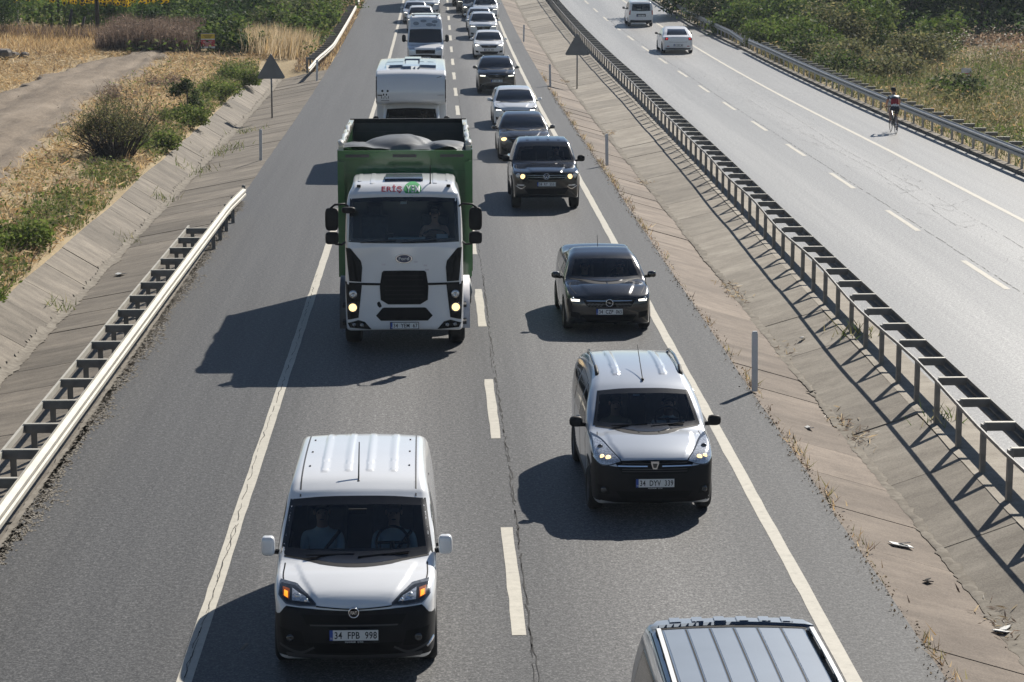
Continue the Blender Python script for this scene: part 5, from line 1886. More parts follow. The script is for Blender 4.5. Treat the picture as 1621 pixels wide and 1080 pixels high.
# ---- the queue behind the pickup
V = gen_car('sedan', 4.7, 1.83, 1.48, .84, .99, 1.08, 1.85, 1.33, 'paint_graphite', .034, 'sedan', tail='sedan', plate='', wheel_r=.325, lights=None, lamp_z=(.66, .82), lampw=(.58, .88), grille_z=(.60, .76), hole=False)
for o in [c for c in V.root.children if c.name.startswith('headlight')]:
    pass
p, n = V.spot(-.70, .73)
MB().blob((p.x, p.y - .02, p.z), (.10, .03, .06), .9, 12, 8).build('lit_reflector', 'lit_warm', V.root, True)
place(V, 3.03, 76.95, 'dark grey saloon right behind the black pickup with a glowing yellow headlamp', 'car', GQ)
V = gen_car('hatch', 4.4, 1.80, 1.50, .86, 1.01, 1.06, 1.84, 1.35, 'paint_pearl', .036, 'hatchback', plate='', wheel_r=.325, lamp_z=(.68, .82), lampw=(.56, .9), grille_z=(.5, .72), hole=False, lights='lit_white')
place(V, 3.14, 88.9, 'pearl white car partly hidden behind the dark grey saloon', 'car', GQ)
V = gen_car('suv', 4.45, 1.84, 1.64, .99, 1.13, 1.02, 1.74, 1.47, 'paint_night', .036, 'suv', tail='suv', plate='34 EVB 201', plate_z=.62, wheel_r=.345, rails=True, skirt='plastic_black', lamp_z=(.80, .93), lampw=(.52, .9), grille_z=(.76, .94))
V.patch('bumper_wing', [(-.72, .38), (-.45, .52), (.45, .52), (.72, .38)], [(-.74, .41), (-.46, .55), (.46, .55), (.74, .41)], 'lamp_housing', nu=20, nv=1, off=.02)
place(V, 2.88, 106.3, 'black suv with slim white lamps and roof rails', 'car', GQ)
VE = gen_car('sedan', 4.53, 1.79, 1.49, .84, 1.0, 1.05, 1.80, 1.34, 'paint_white', .04, 'sedan', tail='sedan', plate='34 DK 707', plate_z=.50, wheel_r=.315, lamp_z=(.70, .82), lampw=(.55, .88), grille_z=(.62, .76))
for s in (1, -1):
    p, n = VE.spot(s * .70, .76)
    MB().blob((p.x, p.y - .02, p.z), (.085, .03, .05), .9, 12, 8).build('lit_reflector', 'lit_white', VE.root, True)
place(VE, 3.08, 130.2, 'white saloon with dark grille and glowing lamps behind the black suv', 'car', GQ)
VK = gen_car('suv', 4.6, 1.88, 1.66, 1.0, 1.13, 1.08, 1.80, 1.48, 'paint_pearl', .04, 'suv', tail='suv', plate=None, wheel_r=.35, rails=True, lamp_z=(.80, .90), lampw=(.5, .9), grille_z=(.62, .86))
place(VK, 3.10, 146.1, 'white suv with slanted lamps behind the white saloon', 'car', GQ)


def again(V, x, y, label, mat=None, rz=0., group=GQ):
    r = sub_copy(V.root, (x, y, zrf(y)), rz, label)
    s = (zrf(y + 2) - zrf(y)) / 2
    r.rotation_euler = (s, 0, rz)
    r['group'] = group
    if mat:
        for c in r.children:
            if c.name.split('.')[0] in ('body', 'roof_rib', 'hood_crease', 'mirror', 'door_handle'):
                me = c.data.copy(); me.materials.clear(); me.materials.append(MATS[mat]); c.data = me
    return r


again(VE, 3.03, 154.2, 'silver saloon squeezed between two white suvs far up the queue', 'paint_silver')
again(VK, 3.66, 164.3, 'white suv nearest the edge line at the far end of the queue')
again(VE, 2.92, 168.2, 'dark olive saloon left of the farthest white suv', 'paint_olive')
again(VK, 2.58, 173.6, 'black suv behind the dark olive saloon', 'paint_night')
again(VE, 2.3, 181.4, 'dark grey saloon farthest up the queue, partly out of the picture', 'paint_graphite')
again(VK, 2.5, 192, 'grey suv behind the farthest dark saloon', 'paint_blue')

GL = 'vehicles following in the lane by the bank'
again(VK, -.94, 153.2, 'white suv right behind the white camper van', 'paint_white', group=GL)
again(VE, -1.36, 162.0, 'pale silver car peeping out left of the white suv in the bank side lane', 'paint_silver', group=GL)
again(VK, -.52, 170.4, 'white suv in front of the dark lorry at the top of the road', 'paint_pearl', group=GL)

# ---- vans and cars seen from behind on the opposite road
f0 = solid(side=[(.16, .24), (.06, .32), (.0, .48), (.02, .75), (.12, .9), (.5, 1.02), (.95, 1.10), (1.35, 1.38), (1.7, 1.58), (2.0, 1.70), (2.6, 1.76), (3.6, 1.74), (3.98, 1.68), (4.10, 1.40), (4.17, 1.0), (4.20, .7), (4.22, .5), (4.12, .3)],
           plan=[(0, 0), (.45, .015), (.70, .09), (.80, .26), (.86, .55), (.88, 1.0), (.88, 3.3), (.87, 3.8), (.83, 4.05), (.70, 4.17), (0, 4.2)],
           front=[(0, .2), (.76, .2), (.84, .28), (.865, .5), (.88, .75), (.87, 1.0), (.82, 1.3), (.76, 1.55), (.71, 1.72), (.62, 1.86), (0, 1.9)], bf=.12, br=.05, crown=.05, r1=.09, r2=.09)
fv = cut_arches(f0, [(.84, .31, .37), (3.35, .31, .37)], .88)
V = Vehicle(fv, 4.2, 1.76, 1.77, .036, name='small_van'); r = V.root
V.patch('back_glass', [(-.66, 1.10), (0, 1.08), (.66, 1.10)], [(-.60, 1.56), (0, 1.58), (.60, 1.56)], 'windscreen', 'rear', nu=14, nv=7, border=.045, hole=True)
V.patch('windshield', [(-.74, 1.12), (.74, 1.12)], [(-.64, 1.55), (.64, 1.55)], 'windscreen', nu=12, nv=6, hole=True, border=.05)
V.patch('front_window', [(1.45, 1.05), (2.1, 1.05)], [(1.75, 1.48), (2.1, 1.55)], 'side_glass', 'side', nu=8, nv=5, mirror=True, border=.03, hole=True)
V.patch('rear_window', [(2.2, 1.05), (3.0, 1.05)], [(2.2, 1.55), (3.0, 1.54)], 'dark_glass', 'side', nu=8, nv=5, mirror=True)
V.body('paint_white')
cabin(V, 1.2, 1.08, 1.9, 1.65, 1.76, .4)
V.patch('bumper', [(-.78, .30), (.78, .30)], [(-.83, .52), (-.6, .47), (.6, .47), (.83, .52)], 'plastic_black', 'rear', nu=16, nv=4, off=.012)
V.patch('tail_lamp', [(.74, .84), (.82, .84)], [(.72, 1.14), (.78, 1.14)], 'tail_red', 'rear', nu=4, nv=6, mirror=True, off=.012)
V.patch('plate_recess', [(-.32, .70), (.32, .70)], [(-.32, .90), (.32, .90)], 'plastic_black', 'rear', nu=8, nv=3, off=.004)
p, n = V.spot(0, .77, 'rear')
add_plate(r, '34 KSE 512', 0, p.y + .02, .775, 0, facing=1)
add_mirrors(r, .98, 1.30, 1.15, 'plastic_black', (.09, .06, .085), .12)
add_wheels(r, [.84, 3.35], 1.5, .31, .19, 'steel_rim')
y_ = 158.5
place(V, 14.25, y_ + 4.0, 'white small van driving away with a dark rear window', 'van', 'vehicles driving away on the opposite road', PI)
seated_person((14.25 - .38, y_ + 4.0 - 2.1, .62 + zrf(y_ + 2)), 'driver seen from behind in the white small van', 'shirt_dark', [(-.12, -.36, .26), (.14, -.38, .28)], None, 'people inside vehicles').rotation_euler = (0, 0, PI)

V = gen_car('sedan', 4.40, 1.848, 1.50, .84, 1.01, 1.05, 1.80, 1.34, 'paint_white', .036, 'sedan', tail='sedan', plate=None, wheel_r=.315, mirror_m='plastic_black')
r = V.root
tl = V.patch('tail_lamp', [(.60, .80), (.80, .80)], [(.58, .97), (.76, .97)], 'tail_red', 'rear', nu=6, nv=5, mirror=True, off=.012)
V.patch('lamp_glow', [(.63, .86), (.70, .86)], [(.63, .93), (.70, .93)], 'lit_red', 'rear', nu=3, nv=3, mirror=True, off=.018, parent=tl)
V.patch('boot_seam', [(-.54, .70), (0, .68), (.54, .70)], [(-.54, .712), (0, .692), (.54, .712)], 'grille_black', 'rear', nu=10, nv=1, off=.003)
V.patch('reflector', [(.52, .44), (.66, .44)], [(.52, .48), (.66, .48)], 'tail_red', 'rear', nu=4, nv=1, mirror=True, off=.010)
V.patch('bumper_trim', [(-.7, .27), (.7, .27)], [(-.74, .34), (.74, .34)], 'plastic_black', 'rear', nu=10, nv=2, off=.010)
p, n = V.spot(0, .52, 'rear')
add_plate(r, '34 FRT 86', 0, p.y + .02, .52, 0, facing=1)
y_ = 134.0
place(V, 14.22, y_ + 4.0, 'white saloon driving away with red tail lamps', 'car', 'vehicles driving away on the opposite road', PI)

# ---- dark blue-grey van, only its roof in the picture
f0 = solid(side=[(.16, .24), (.06, .32), (.0, .5), (.02, .8), (.12, .95), (.6, 1.08), (1.0, 1.16), (1.4, 1.45), (1.8, 1.72), (2.1, 1.82), (2.8, 1.865), (3.8, 1.87), (4.6, 1.85), (4.74, 1.78), (4.82, 1.3), (4.86, .9), (4.86, .5), (4.75, .28)],
           plan=[(0, 0), (.45, .015), (.74, .09), (.86, .26), (.92, .55), (.95, 1.0), (.95, 3.6), (.94, 4.3), (.90, 4.7), (.78, 4.84), (0, 4.87)],
           front=[(0, .2), (.80, .2), (.88, .3), (.93, .5), (.95, .9), (.93, 1.1), (.87, 1.4), (.80, 1.68), (.755, 1.80), (.71, 1.90), (.6, 1.99), (0, 2.0)], bf=.12, br=.05, crown=.04, r1=.06, r2=.05)
fv = cut_arches(f0, [(.92, .34, .40), (3.95, .34, .40)], .95)
V = Vehicle(fv, 4.87, 1.9, 1.88, .03, name='suv'); r = V.root
V.patch('windshield', [(-.80, 1.18), (0, 1.165), (.80, 1.18)], [(-.70, 1.70), (0, 1.72), (.70, 1.70)], 'dark_glass', nu=14, nv=7, border=.05)
V.patch('front_window', [(1.5, 1.1), (2.3, 1.1)], [(1.85, 1.60), (2.3, 1.70)], 'dark_glass', 'side', nu=8, nv=6, mirror=True, border=.03)
V.patch('rear_window', [(2.4, 1.1), (3.35, 1.1)], [(2.4, 1.71), (3.3, 1.71)], 'privacy_glass', 'side', nu=10, nv=6, mirror=True, border=.03)
V.patch('quarter_window', [(3.5, 1.12), (4.45, 1.14)], [(3.48, 1.71), (4.4, 1.69)], 'privacy_glass', 'side', nu=10, nv=6, mirror=True, border=.03)
V.body('paint_blue')
for x in np.linspace(-.53, .53, 6):
    V.patch('roof_panel', [(x - .088, 2.15), (x + .088, 2.15)], [(x - .088, 4.42), (x + .088, 4.42)], 'roof_blue', 'top', nu=4, nv=18, off=.004, skirt=.02)
for x in np.linspace(-.636, .636, 7)[1:-1]:
    V.patch('roof_groove', [(x - .008, 2.15), (x + .008, 2.15)], [(x - .008, 4.42), (x + .008, 4.42)], 'grille_black', 'top', nu=1, nv=18, off=.001)
sp = V.patch('spoiler', [(-.72, 4.50), (0, 4.54), (.72, 4.50)], [(-.66, 4.66), (0, 4.74), (.66, 4.66)], 'roof_blue', 'top', nu=22, nv=4, off=.03, skirt=.05)
for x in np.linspace(-.5, .5, 6):
    V.patch('spoiler_rib', [(x - .05, 4.54), (x + .05, 4.54)], [(x - .045, 4.69), (x + .045, 4.69)], 'roof_blue', 'top', nu=3, nv=3, off=.042, parent=sp)
V.patch('roof_gap', [(-.74, 4.445), (0, 4.455), (.74, 4.445)], [(-.74, 4.50), (0, 4.53), (.74, 4.50)], 'grille_black', 'top', nu=16, nv=1, off=.004)
for s in (1, -1):
    P = [V.trace(np.array([[s * x, y]]), 'top')[0] for x, y in ((.672, 4.40), (.678, 4.3), (.682, 3.6), (.685, 2.9), (.68, 2.2), (.675, 2.1))]
    MB().extr([(-.015, -.012), (.015, -.012), (.018, .016), (-.018, .016)], [(p[0], p[1], p[2] + (.045 if 0 < k < 5 else .005)) for k, p in enumerate(P)]).build('roof_rail', 'rail_silver', r)
    for y in (4.28, 3.65, 3.0, 2.3):
        p = V.trace(np.array([[s * .68, y]]), 'top')[0]
        MB().box((p[0], p[1], p[2] + .018), (.04, .12, .05)).build('rail_foot', 'plastic_black', r)
    V.patch('roof_channel', [(s * .635, 2.1), (s * .735, 2.1)], [(s * .635, 4.42), (s * .735, 4.42)], 'plastic_black', 'top', nu=2, nv=16, off=.002)
add_wheels(r, [.92, 3.95], 1.62, .35, .22, 'alloy')
add_mirrors(r, 1.06, 1.4, 1.25, 'paint_blue')
place(V, 2.62, 14.95, 'dark suv leaving the bottom of the picture, only its ribbed blue-grey roof in view', 'car', G_NEAR)


# ------------------------------------------------------------------ green tipper lorry with white cab
HWc = 1.13
f1 = solid([(.12, .44), (.03, .50), (.0, .70), (.0, 1.4), (.02, 2.0), (.05, 2.12), (.16, 2.62), (.27, 2.96), (.36, 3.08), (.62, 3.19), (1.2, 3.24), (1.75, 3.24), (1.98, 3.16), (2.06, 2.6), (2.06, 1.1), (2.0, .9)],
           [(0, 0), (.6, .012), (.95, .06), (1.07, .16), (1.125, .40), (1.13, .8), (1.13, 1.6), (1.12, 1.95), (1.0, 2.05), (0, 2.08)],
           [(0, .42), (1.02, .42), (1.13, .5), (1.16, .8), (1.16, 1.3), (1.145, 1.6), (1.135, 2.1), (1.10, 2.6), (1.045, 2.95), (.98, 3.10), (.90, 3.28), (0, 3.3)], bf=.06, br=0, crown=.03, r1=.06, r2=.09, L=2.1)


def truck_f(x, y, z):
    v = f1(x, y, z)
    c = np.maximum(np.hypot(y - 1.42, z - .50) - .66, .72 - np.abs(x))
    return np.maximum(v, -c)


V = Vehicle(truck_f, 2.1, 2.30, 3.26, .032, name='tipper_lorry'); r = V.root
V.patch('windshield', [(-1.03, 2.13), (-.5, 2.115), (0, 2.11), (.5, 2.115), (1.03, 2.13)], [(-1.0, 2.92), (-.5, 2.95), (0, 2.955), (.5, 2.95), (1.0, 2.92)], 'windscreen', nu=22, nv=12, border=.075, hole=True)
V.patch('side_window', [(.42, 2.12), (1.35, 2.12)], [(.62, 2.82), (1.35, 2.86)], 'side_glass', 'side', nu=8, nv=7, mirror=True, border=.05, hole=True)
V.body('paint_white', 'cab')
# interior
MB().box((0, .62, 1.96), (2.0, .5, .28)).build('dashboard', 'cabin', r, bev=.05)
for s in (-1, 1):
    o = MB().box((s * .58, 1.25, 1.62), (.56, .5, .2)).build('seat', 'seat_cloth', r, bev=.05)
    MB().box((s * .58, 1.58, 2.05), (.54, .16, .8), Matrix.Rotation(-.18, 3, 'X')).build('seat_back', 'seat_cloth', o, bev=.05)
    MB().box((s * .58, 1.66, 2.54), (.3, .12, .22)).build('head_rest', 'seat_cloth', o, bev=.04)
sw = MB(); c = Vector((.58, .82, 2.12)); n = 24
sw.tube([c + Vector((.235 * math.cos(2 * PI * k / n), .235 * math.sin(2 * PI * k / n) * .85, .235 * math.sin(2 * PI * k / n) * .5)) for k in range(n + 1)], .018, 6, False)
sw.tube([c - Vector((.22, 0, 0)), c + Vector((.22, 0, 0))], .02, 6).tube([c, c + Vector((0, -.12, -.25))], .04, 6)
sw.build('steering_wheel', 'plastic_black', r, True)
MB().box((.05, .48, 2.14), (.70, .16, .05)).build('dashboard_cloth', 'shirt_pale', r, bev=.015)
MB().box((.72, .50, 2.15), (.22, .22, .02), Matrix.Rotation(.5, 3, 'X')).build('dashboard_paper', 'paper', r)
MB().box((-.28, .55, 2.17), (.16, .18, .12)).build('dashboard_box', 'plastic_black', r)
MB().box((.0, .35, 2.84), (.12, .02, .05)).build('windshield_sticker', 'paper', r)
# front panels
mg = V.patch('grille', [(-.30, .965), (.30, .965)], [(-.44, 1.05), (-.455, 1.3), (-.41, 1.585), (-.38, 1.60), (0, 1.605), (.38, 1.60), (.41, 1.585), (.455, 1.3), (.44, 1.05)], 'grille_black', nu=40, nv=10, off=.012, smooth=False)
for z in (1.06, 1.14, 1.22, 1.30, 1.42, 1.50):
    V.patch('grille_slat', [(-.36, z), (.36, z)], [(-.36, z + .022), (.36, z + .022)], 'plastic_black', nu=12, nv=1, off=.022, parent=mg)
V.patch('lower_grille', [(-.40, .66), (-.50, .78), (-.38, .90), (.0, .90)], [(-.40, .66), (.0, .655), (0, .66), (0, .90)], 'grille_black', nu=8, nv=4, off=.010, smooth=False) if False else None
V.patch('lower_grille', [(-.44, .655), (.44, .655)], [(-.53, .75), (-.40, .905), (.40, .905), (.53, .75)], 'grille_black', nu=32, nv=6, off=.010, smooth=False)
V.patch('panel_seam', [(-1.09, 1.335), (0, 1.325), (1.09, 1.335)], [(-1.09, 1.375), (0, 1.365), (1.09, 1.375)], 'grille_black', nu=26, nv=1, off=.016)
dv = V.patch('air_deflector', [(.80, 1.39), (1.02, 1.40)], [(.78, 1.66), (.80, 1.78), (1.0, 2.02), (1.075, 2.02)], 'plastic_black', nu=16, nv=7, off=.012, mirror=True, smooth=False)
V.patch('deflector_slot', [(.87, 1.42), (.90, 1.42)], [(.90, 1.72), (.97, 1.90)], 'grille_black', nu=2, nv=6, off=.020, mirror=True, parent=dv)
hp = V.patch('headlamp_panel', [(.86, .71), (1.06, .66)], [(.79, 1.33), (1.09, 1.335)], 'plastic_black', nu=8, nv=9, off=.010, mirror=True)
for s, o in zip((1, -1), hp):
    a = lamp_disc(V, s * .965, .905, .076, 'lit_warm', o, .05, 'low_beam')
    ring_badge(o, s * .965, V.spot(s * .965, .905)[0].y - .035, .905, .096, .022, 'lamp_housing', 'lamp_ring')
    a = lamp_disc(V, s * .955, 1.155, .076, 'lamp_clear', o, .05, 'high_beam')
fp = V.patch('fog_panel', [(.62, .49), (1.02, .515)], [(.74, .63), (.86, .665), (1.06, .60)], 'grille_black', nu=10, nv=5, off=.010, mirror=True, smooth=False)
for s, o in zip((1, -1), fp):
    lamp_disc(V, s * .80, .57, .042, 'lamp_housing', o, .03)
    lamp_disc(V, s * .945, .575, .038, 'lamp_housing', o, .03)
p, n = V.spot(0, 1.83)
bd = MB().lathe([(-.012, .001), (-.012, .082), (.012, .088), (.012, .001)], axis='y', n=28).build('badge', 'chrome', r, loc=(0, p.y - .01, 1.83)); bd.scale = (1.9, 1, 1)
bf_ = MB().lathe([(-.016, .001), (-.016, .070), (.0, .074), (.0, .001)], axis='y', n=28).build('badge_face', 'badge_blue', bd)
put('badge_text', text_mesh('Ford', 'plate_white', .100, .062), bd, (0, -.0172, .002))
p, n = V.spot(0, .55)
add_plate(r, '34 YEM 67', 0, p.y - .03, .565, -.02)
# small sticker ghosts and a knock in the paint
for x, z in ((-.38, 1.70), (.40, 1.68), (.43, 1.60), (.22, 1.75)):
    V.patch('sticker', [(x - .035, z), (x + .035, z)], [(x - .035, z + .035), (x + .035, z + .035)], 'sign_pale', nu=2, nv=1, off=.002)
V.patch('paint_chip', [(-.50, .94), (-.46, .90), (-.42, .93)], [(-.51, .99), (-.47, 1.02), (-.44, .98)], 'plastic_black', nu=6, nv=3, off=.003)
# header lettering: worn red word and green disc with white letters
V.patch('sun_visor_line', [(-1.0, 2.965), (0, 2.985), (1.0, 2.965)], [(-1.0, 2.99), (0, 3.01), (1.0, 2.99)], 'paint_white', nu=18, nv=1, off=.03)


def lay_text(V, s, mat, x, z, w, hgt, off=.006, name='header_text'):
    me = text_mesh(s, mat, w, hgt).copy()
    n = len(me.vertices); co = np.zeros(n * 3, np.float32); me.vertices.foreach_get('co', co); co = co.reshape(-1, 3)
    P = V.trace(np.stack([co[:, 0] + x, co[:, 2] + z], 1), 'front')
    N = grad(V.f, P); N /= np.linalg.norm(N, axis=1, keepdims=True)
    me.vertices.foreach_set('co', (P + N * off).astype(np.float32).ravel()); me.update()
    return put(name, me, V.root)


lay_text(V, 'ERİŞ', 'letter_red', -.22, 3.09, .38, .135)
cz_ = []
th_ = np.linspace(math.pi, 0, 13)
V.patch('header_disc', [(.17 + .165 * math.cos(t), 3.09 - .108 * math.sin(t)) for t in th_], [(.17 + .165 * math.cos(t), 3.09 + .108 * math.sin(t)) for t in th_], 'globe_green', nu=20, nv=10, off=.006, smooth=False)
lay_text(V, 'YEM', 'plate_white', .175, 3.085, .25, .11, .014)
# roof pieces
V.patch('roof_hatch', [(-.36, .72), (.36, .72)], [(-.34, 1.25), (.34, 1.25)], 'lamp_housing', 'top', nu=8, nv=6, off=.05, skirt=.06)
for s in (1, -1):
    p = V.trace(np.array([[s * .84, .50]]), 'top')[0]
    MB().box((p[0], p[1], p[2] + .02), (.075, .06, .05)).build('marker_lamp', 'plastic_black', r, bev=.01)
    V.patch('roof_rib', [(s * .55, .6), (s * .62, .6)], [(s * .55, 1.8), (s * .62, 1.8)], 'paint_white', 'top', nu=2, nv=8, off=.012)
    V.patch('roof_rib', [(s * .80, .8), (s * .86, .8)], [(s * .80, 1.8), (s * .86, 1.8)], 'paint_white', 'top', nu=2, nv=8, off=.012)
p = V.trace(np.array([[.50, .6]]), 'top')[0]
add_antenna(r, (.50, .6, p[2]), (.50, .62, p[2] + .34), .008)
# mirrors on bent arms
for s in (1, -1):
    arm = MB().tube([(s * 1.04, .30, 2.78), (s * 1.10, .18, 2.84), (s * 1.28, .14, 2.83), (s * 1.36, .16, 2.76)], .02, 8).build('mirror_arm', 'plastic_black', r, True)
    MB().tube([(s * 1.10, .35, 2.10), (s * 1.16, .2, 2.07), (s * 1.27, .15, 2.09), (s * 1.34, .16, 2.18)], .02, 8).build('mirror_arm', 'plastic_black', r, True)
    MB().blob((s * 1.34, .17, 2.555), (.125, .06, .215), .45, 16, 10).build('mirror', 'plastic_black', arm, True)
    MB().blob((s * 1.34, .17, 2.20), (.125, .06, .115), .45, 16, 10).build('wide_mirror', 'plastic_black', arm, True)
MB().blob((-1.02, .05, 2.74), (.13, .07, .06), .6, 14, 8).build('kerb_mirror', 'plastic_black', r, True)
for a, b in (((-.80, 2.12), (-.15, 2.16)), ((-.05, 2.12), (.62, 2.16))):
    pa, na = V.spot(*a); pb, nb_ = V.spot(*b)
    add_wiper(r, pa + na * .04, pb + nb_ * .03)
# wheel arches, steps, chassis
for s in (1, -1):
    arch = MB()
    pts = [(s * 1.12, 1.42 + .68 * math.cos(t), .50 + .72 * math.sin(t)) for t in np.linspace(math.radians(-10), math.radians(190), 14)]
    arch.extr([(-.16, -.02), (.16, -.02), (.16, .02), (-.16, .02)], pts, up=(s, 0, 0)) if False else None
    V2 = []; F2 = []
    for k, t in enumerate(np.linspace(math.radians(-8), math.radians(188), 16)):
        y, z = 1.42 + .66 * math.cos(t), .50 + .70 * math.sin(t)
        y2, z2 = 1.42 + .74 * math.cos(t), .50 + .79 * math.sin(t)
        V2 += [(s * .80, y, z), (s * 1.24, y, z), (s * 1.24, y2, z2), (s * .80, y2, z2)]
        if k:
            b = (k - 1) * 4
            F2 += [(b + i, b + (i + 1) % 4, b + 4 + (i + 1) % 4, b + 4 + i) for i in range(4)]
    arch.add(V2, F2)
    arch.build('mudguard', 'plastic_grey' if s < 0 else 'sign_pale', r, True)
    MB().box((s * 1.06, .62, .55), (.22, .5, .06)).box((s * 1.08, .66, .86), (.18, .45, .05)).build('step', 'plastic_black', r)
    MB().tube([(s * 1.02, 2.9, .72), (s * 1.02, 3.9, .72)], .30, 16).build('fuel_tank', 'galvanised', r, True)
MB().box((.36, 4.9, .78), (.10, 6.4, .26)).box((-.36, 4.9, .78), (.10, 6.4, .26)).box((0, 3.0, .78), (.72, .1, .2)).box((0, 7.9, .78), (.72, .1, .2)).build('chassis', 'plastic_black', r)
tyre, rimm = wheel_meshes(.50, .30, 'steel_rim', 8)
for y, xs_ in ((1.42, (1.0,)), (5.6, (.86, 1.18)), (6.95, (.86, 1.18))):
    for x in xs_:
        for s in (1, -1):
            o = put('wheel', tyre, r, (s * (x if len(xs_) > 1 else .99), y, .50))
            if s < 0:
                o.rotation_euler = (0, 0, PI)
            put('rim', rimm, o)
# tipper body
Y0, Y1, Z0, Z1, HB = 2.30, 8.35, 1.15, 3.62, 1.24
MB().box((0, (Y0 + Y1) / 2, Z0), (2 * HB, Y1 - Y0, .10)).build('load_floor', 'paint_green', r)
fw = MB().box((0, Y0, (Z0 + Z1) / 2), (2 * HB, .05, Z1 - Z0)).build('front_wall', 'paint_green', r)
MB().box((0, Y0 - .035, Z1 - .07), (2 * HB + .10, .16, .16)).build('top_beam', 'paint_green', fw)
for x in (-.92, 0, .92):
    MB().box((x, Y0 - .12, Z1 - .09), (.46, .02, .055)).build('beam_slot', 'plastic_grey', fw)
for s in (1, -1):
    MB().box((s * (HB - .0), Y0 - .04, (Z0 + Z1) / 2 - .1), (.13, .16, Z1 - Z0 - .2)).build('corner_post', 'paint_green', fw)
for x in (-.75, -.25, .25, .75):
    MB().box((x, Y0 - .05, (Z0 + Z1) / 2 - .12), (.08, .06, Z1 - Z0 - .3)).build('rib', 'paint_green', fw)
for z in (2.2, 2.75, 3.2):
    MB().box((0, Y0 - .045, z), (2 * HB - .1, .04, .06)).build('cross_rib', 'paint_green', fw)
for s in (1, -1):
    sw_ = MB().box((s * HB, (Y0 + Y1) / 2, (Z0 + Z1) / 2), (.05, Y1 - Y0 - .06, Z1 - Z0)).build('side_wall', 'paint_green', r)
    MB().box((s * HB, (Y0 + Y1) / 2, Z1 + .045), (.10, Y1 - Y0, .09)).build('top_rail', 'paint_beige', sw_)
    for y in np.arange(Y0 + .5, Y1, .72):
        MB().box((s * (HB + .055), y, (Z0 + Z1) / 2), (.07, .09, Z1 - Z0 - .04)).build('rib', 'paint_green', sw_)
    # rolled edge of the sheet lying along the top rail
    pts = []
    for k, y in enumerate(np.arange(Y0 + .1, Y1 - 1.2, .35)):
        pts.append((s * (HB + .02 * math.sin(k * 1.9)), y, Z1 + .10 + .03 * math.sin(k * 2.6)))
    MB().tube(pts, [.05 + .02 * math.sin(k * 1.3) for k in range(len(pts))], 8).build('rolled_sheet', 'paint_beige', sw_, True)
rw = MB().box((0, Y1, (Z0 + Z1) / 2 + .02), (2 * HB, .06, Z1 - Z0 + .04)).build('tail_gate', 'plastic_grey', r)
MB().box((0, Y1, Z1 + .06), (2 * HB + .08, .10, .09)).build('top_rail', 'plastic_black', rw)
for z in np.arange(1.6, 3.6, .3):
    MB().box((0, Y1 - .045, z), (2 * HB - .12, .03, .10)).build('cross_rib', 'plastic_grey', rw)
place(V, -.60, 42.1, 'lorry with a white cab and a high green tipper body', 'lorry', 'vehicles following in the lane by the bank')
seated_person((-.60 + .58, 42.1 + 1.30, 1.78), 'bare-armed person leaning on the wheel of the green lorry', 'skin', [(-.22, -.34, .36), (.16, -.36, .40)], None, 'people inside vehicles', .08, belt=False)
# grey sheet heaped over the load
nx, ny = 60, 90
X = np.linspace(-HB + .05, HB - .05, nx); Yt = np.linspace(Y0 + .04, Y0 + 4.2, ny)
XX, YY = np.meshgrid(X, Yt)
def heap(x0, y0, rx, ry, hh):
    q = np.clip(1 - ((XX - x0) / rx) ** 2 - ((YY - Y0 - y0) / ry) ** 2, 0, 1)
    return hh * np.sqrt(q)


hump = np.maximum.reduce([heap(-.12, .75, .75, .7, .27), heap(.80, .55, .5, .6, .17), heap(-.95, .45, .50, .7, .14), heap(.35, .35, .65, .35, .11), heap(-.55, .30, .65, .32, .10)])
fold = np.zeros_like(XX)
for k in range(13):
    a = RNG.uniform(.6, 2.2); cx0 = RNG.uniform(-1.2, 1.2); cy0 = RNG.uniform(Y0, Y0 + 2)
    dd = (XX - cx0) * math.cos(a) + (YY - cy0) * math.sin(a) + .12 * np.sin((XX * math.sin(a) - YY * math.cos(a)) * 3 + k)
    fold += .022 * np.exp(-(dd / .03) ** 2) * np.clip((vnoise(XX * 1.1 + k, YY * 1.1) - .45) * 5, 0, 1)
ZZ = Z1 - .03 + hump + fold - .35 * np.clip((YY - Y0 - 1.2) / 3, 0, 1) + (fbm(XX * 1.5, YY * 1.5, 2.) - .5) * .04
i = np.arange(nx * ny).reshape(ny, nx)
F = np.stack([i[:-1, :-1], i[:-1, 1:], i[1:, 1:], i[1:, :-1]], -1).reshape(-1, 4)
o = put('tarpaulin', mesh_np('tarpaulin', np.stack([XX, YY, ZZ], -1).reshape(-1, 3), F, 'tarp', True), None, (-.60, 42.1, 0))
tag(o, 'creased grey tarpaulin heaped over the load of the green lorry', 'tarpaulin')

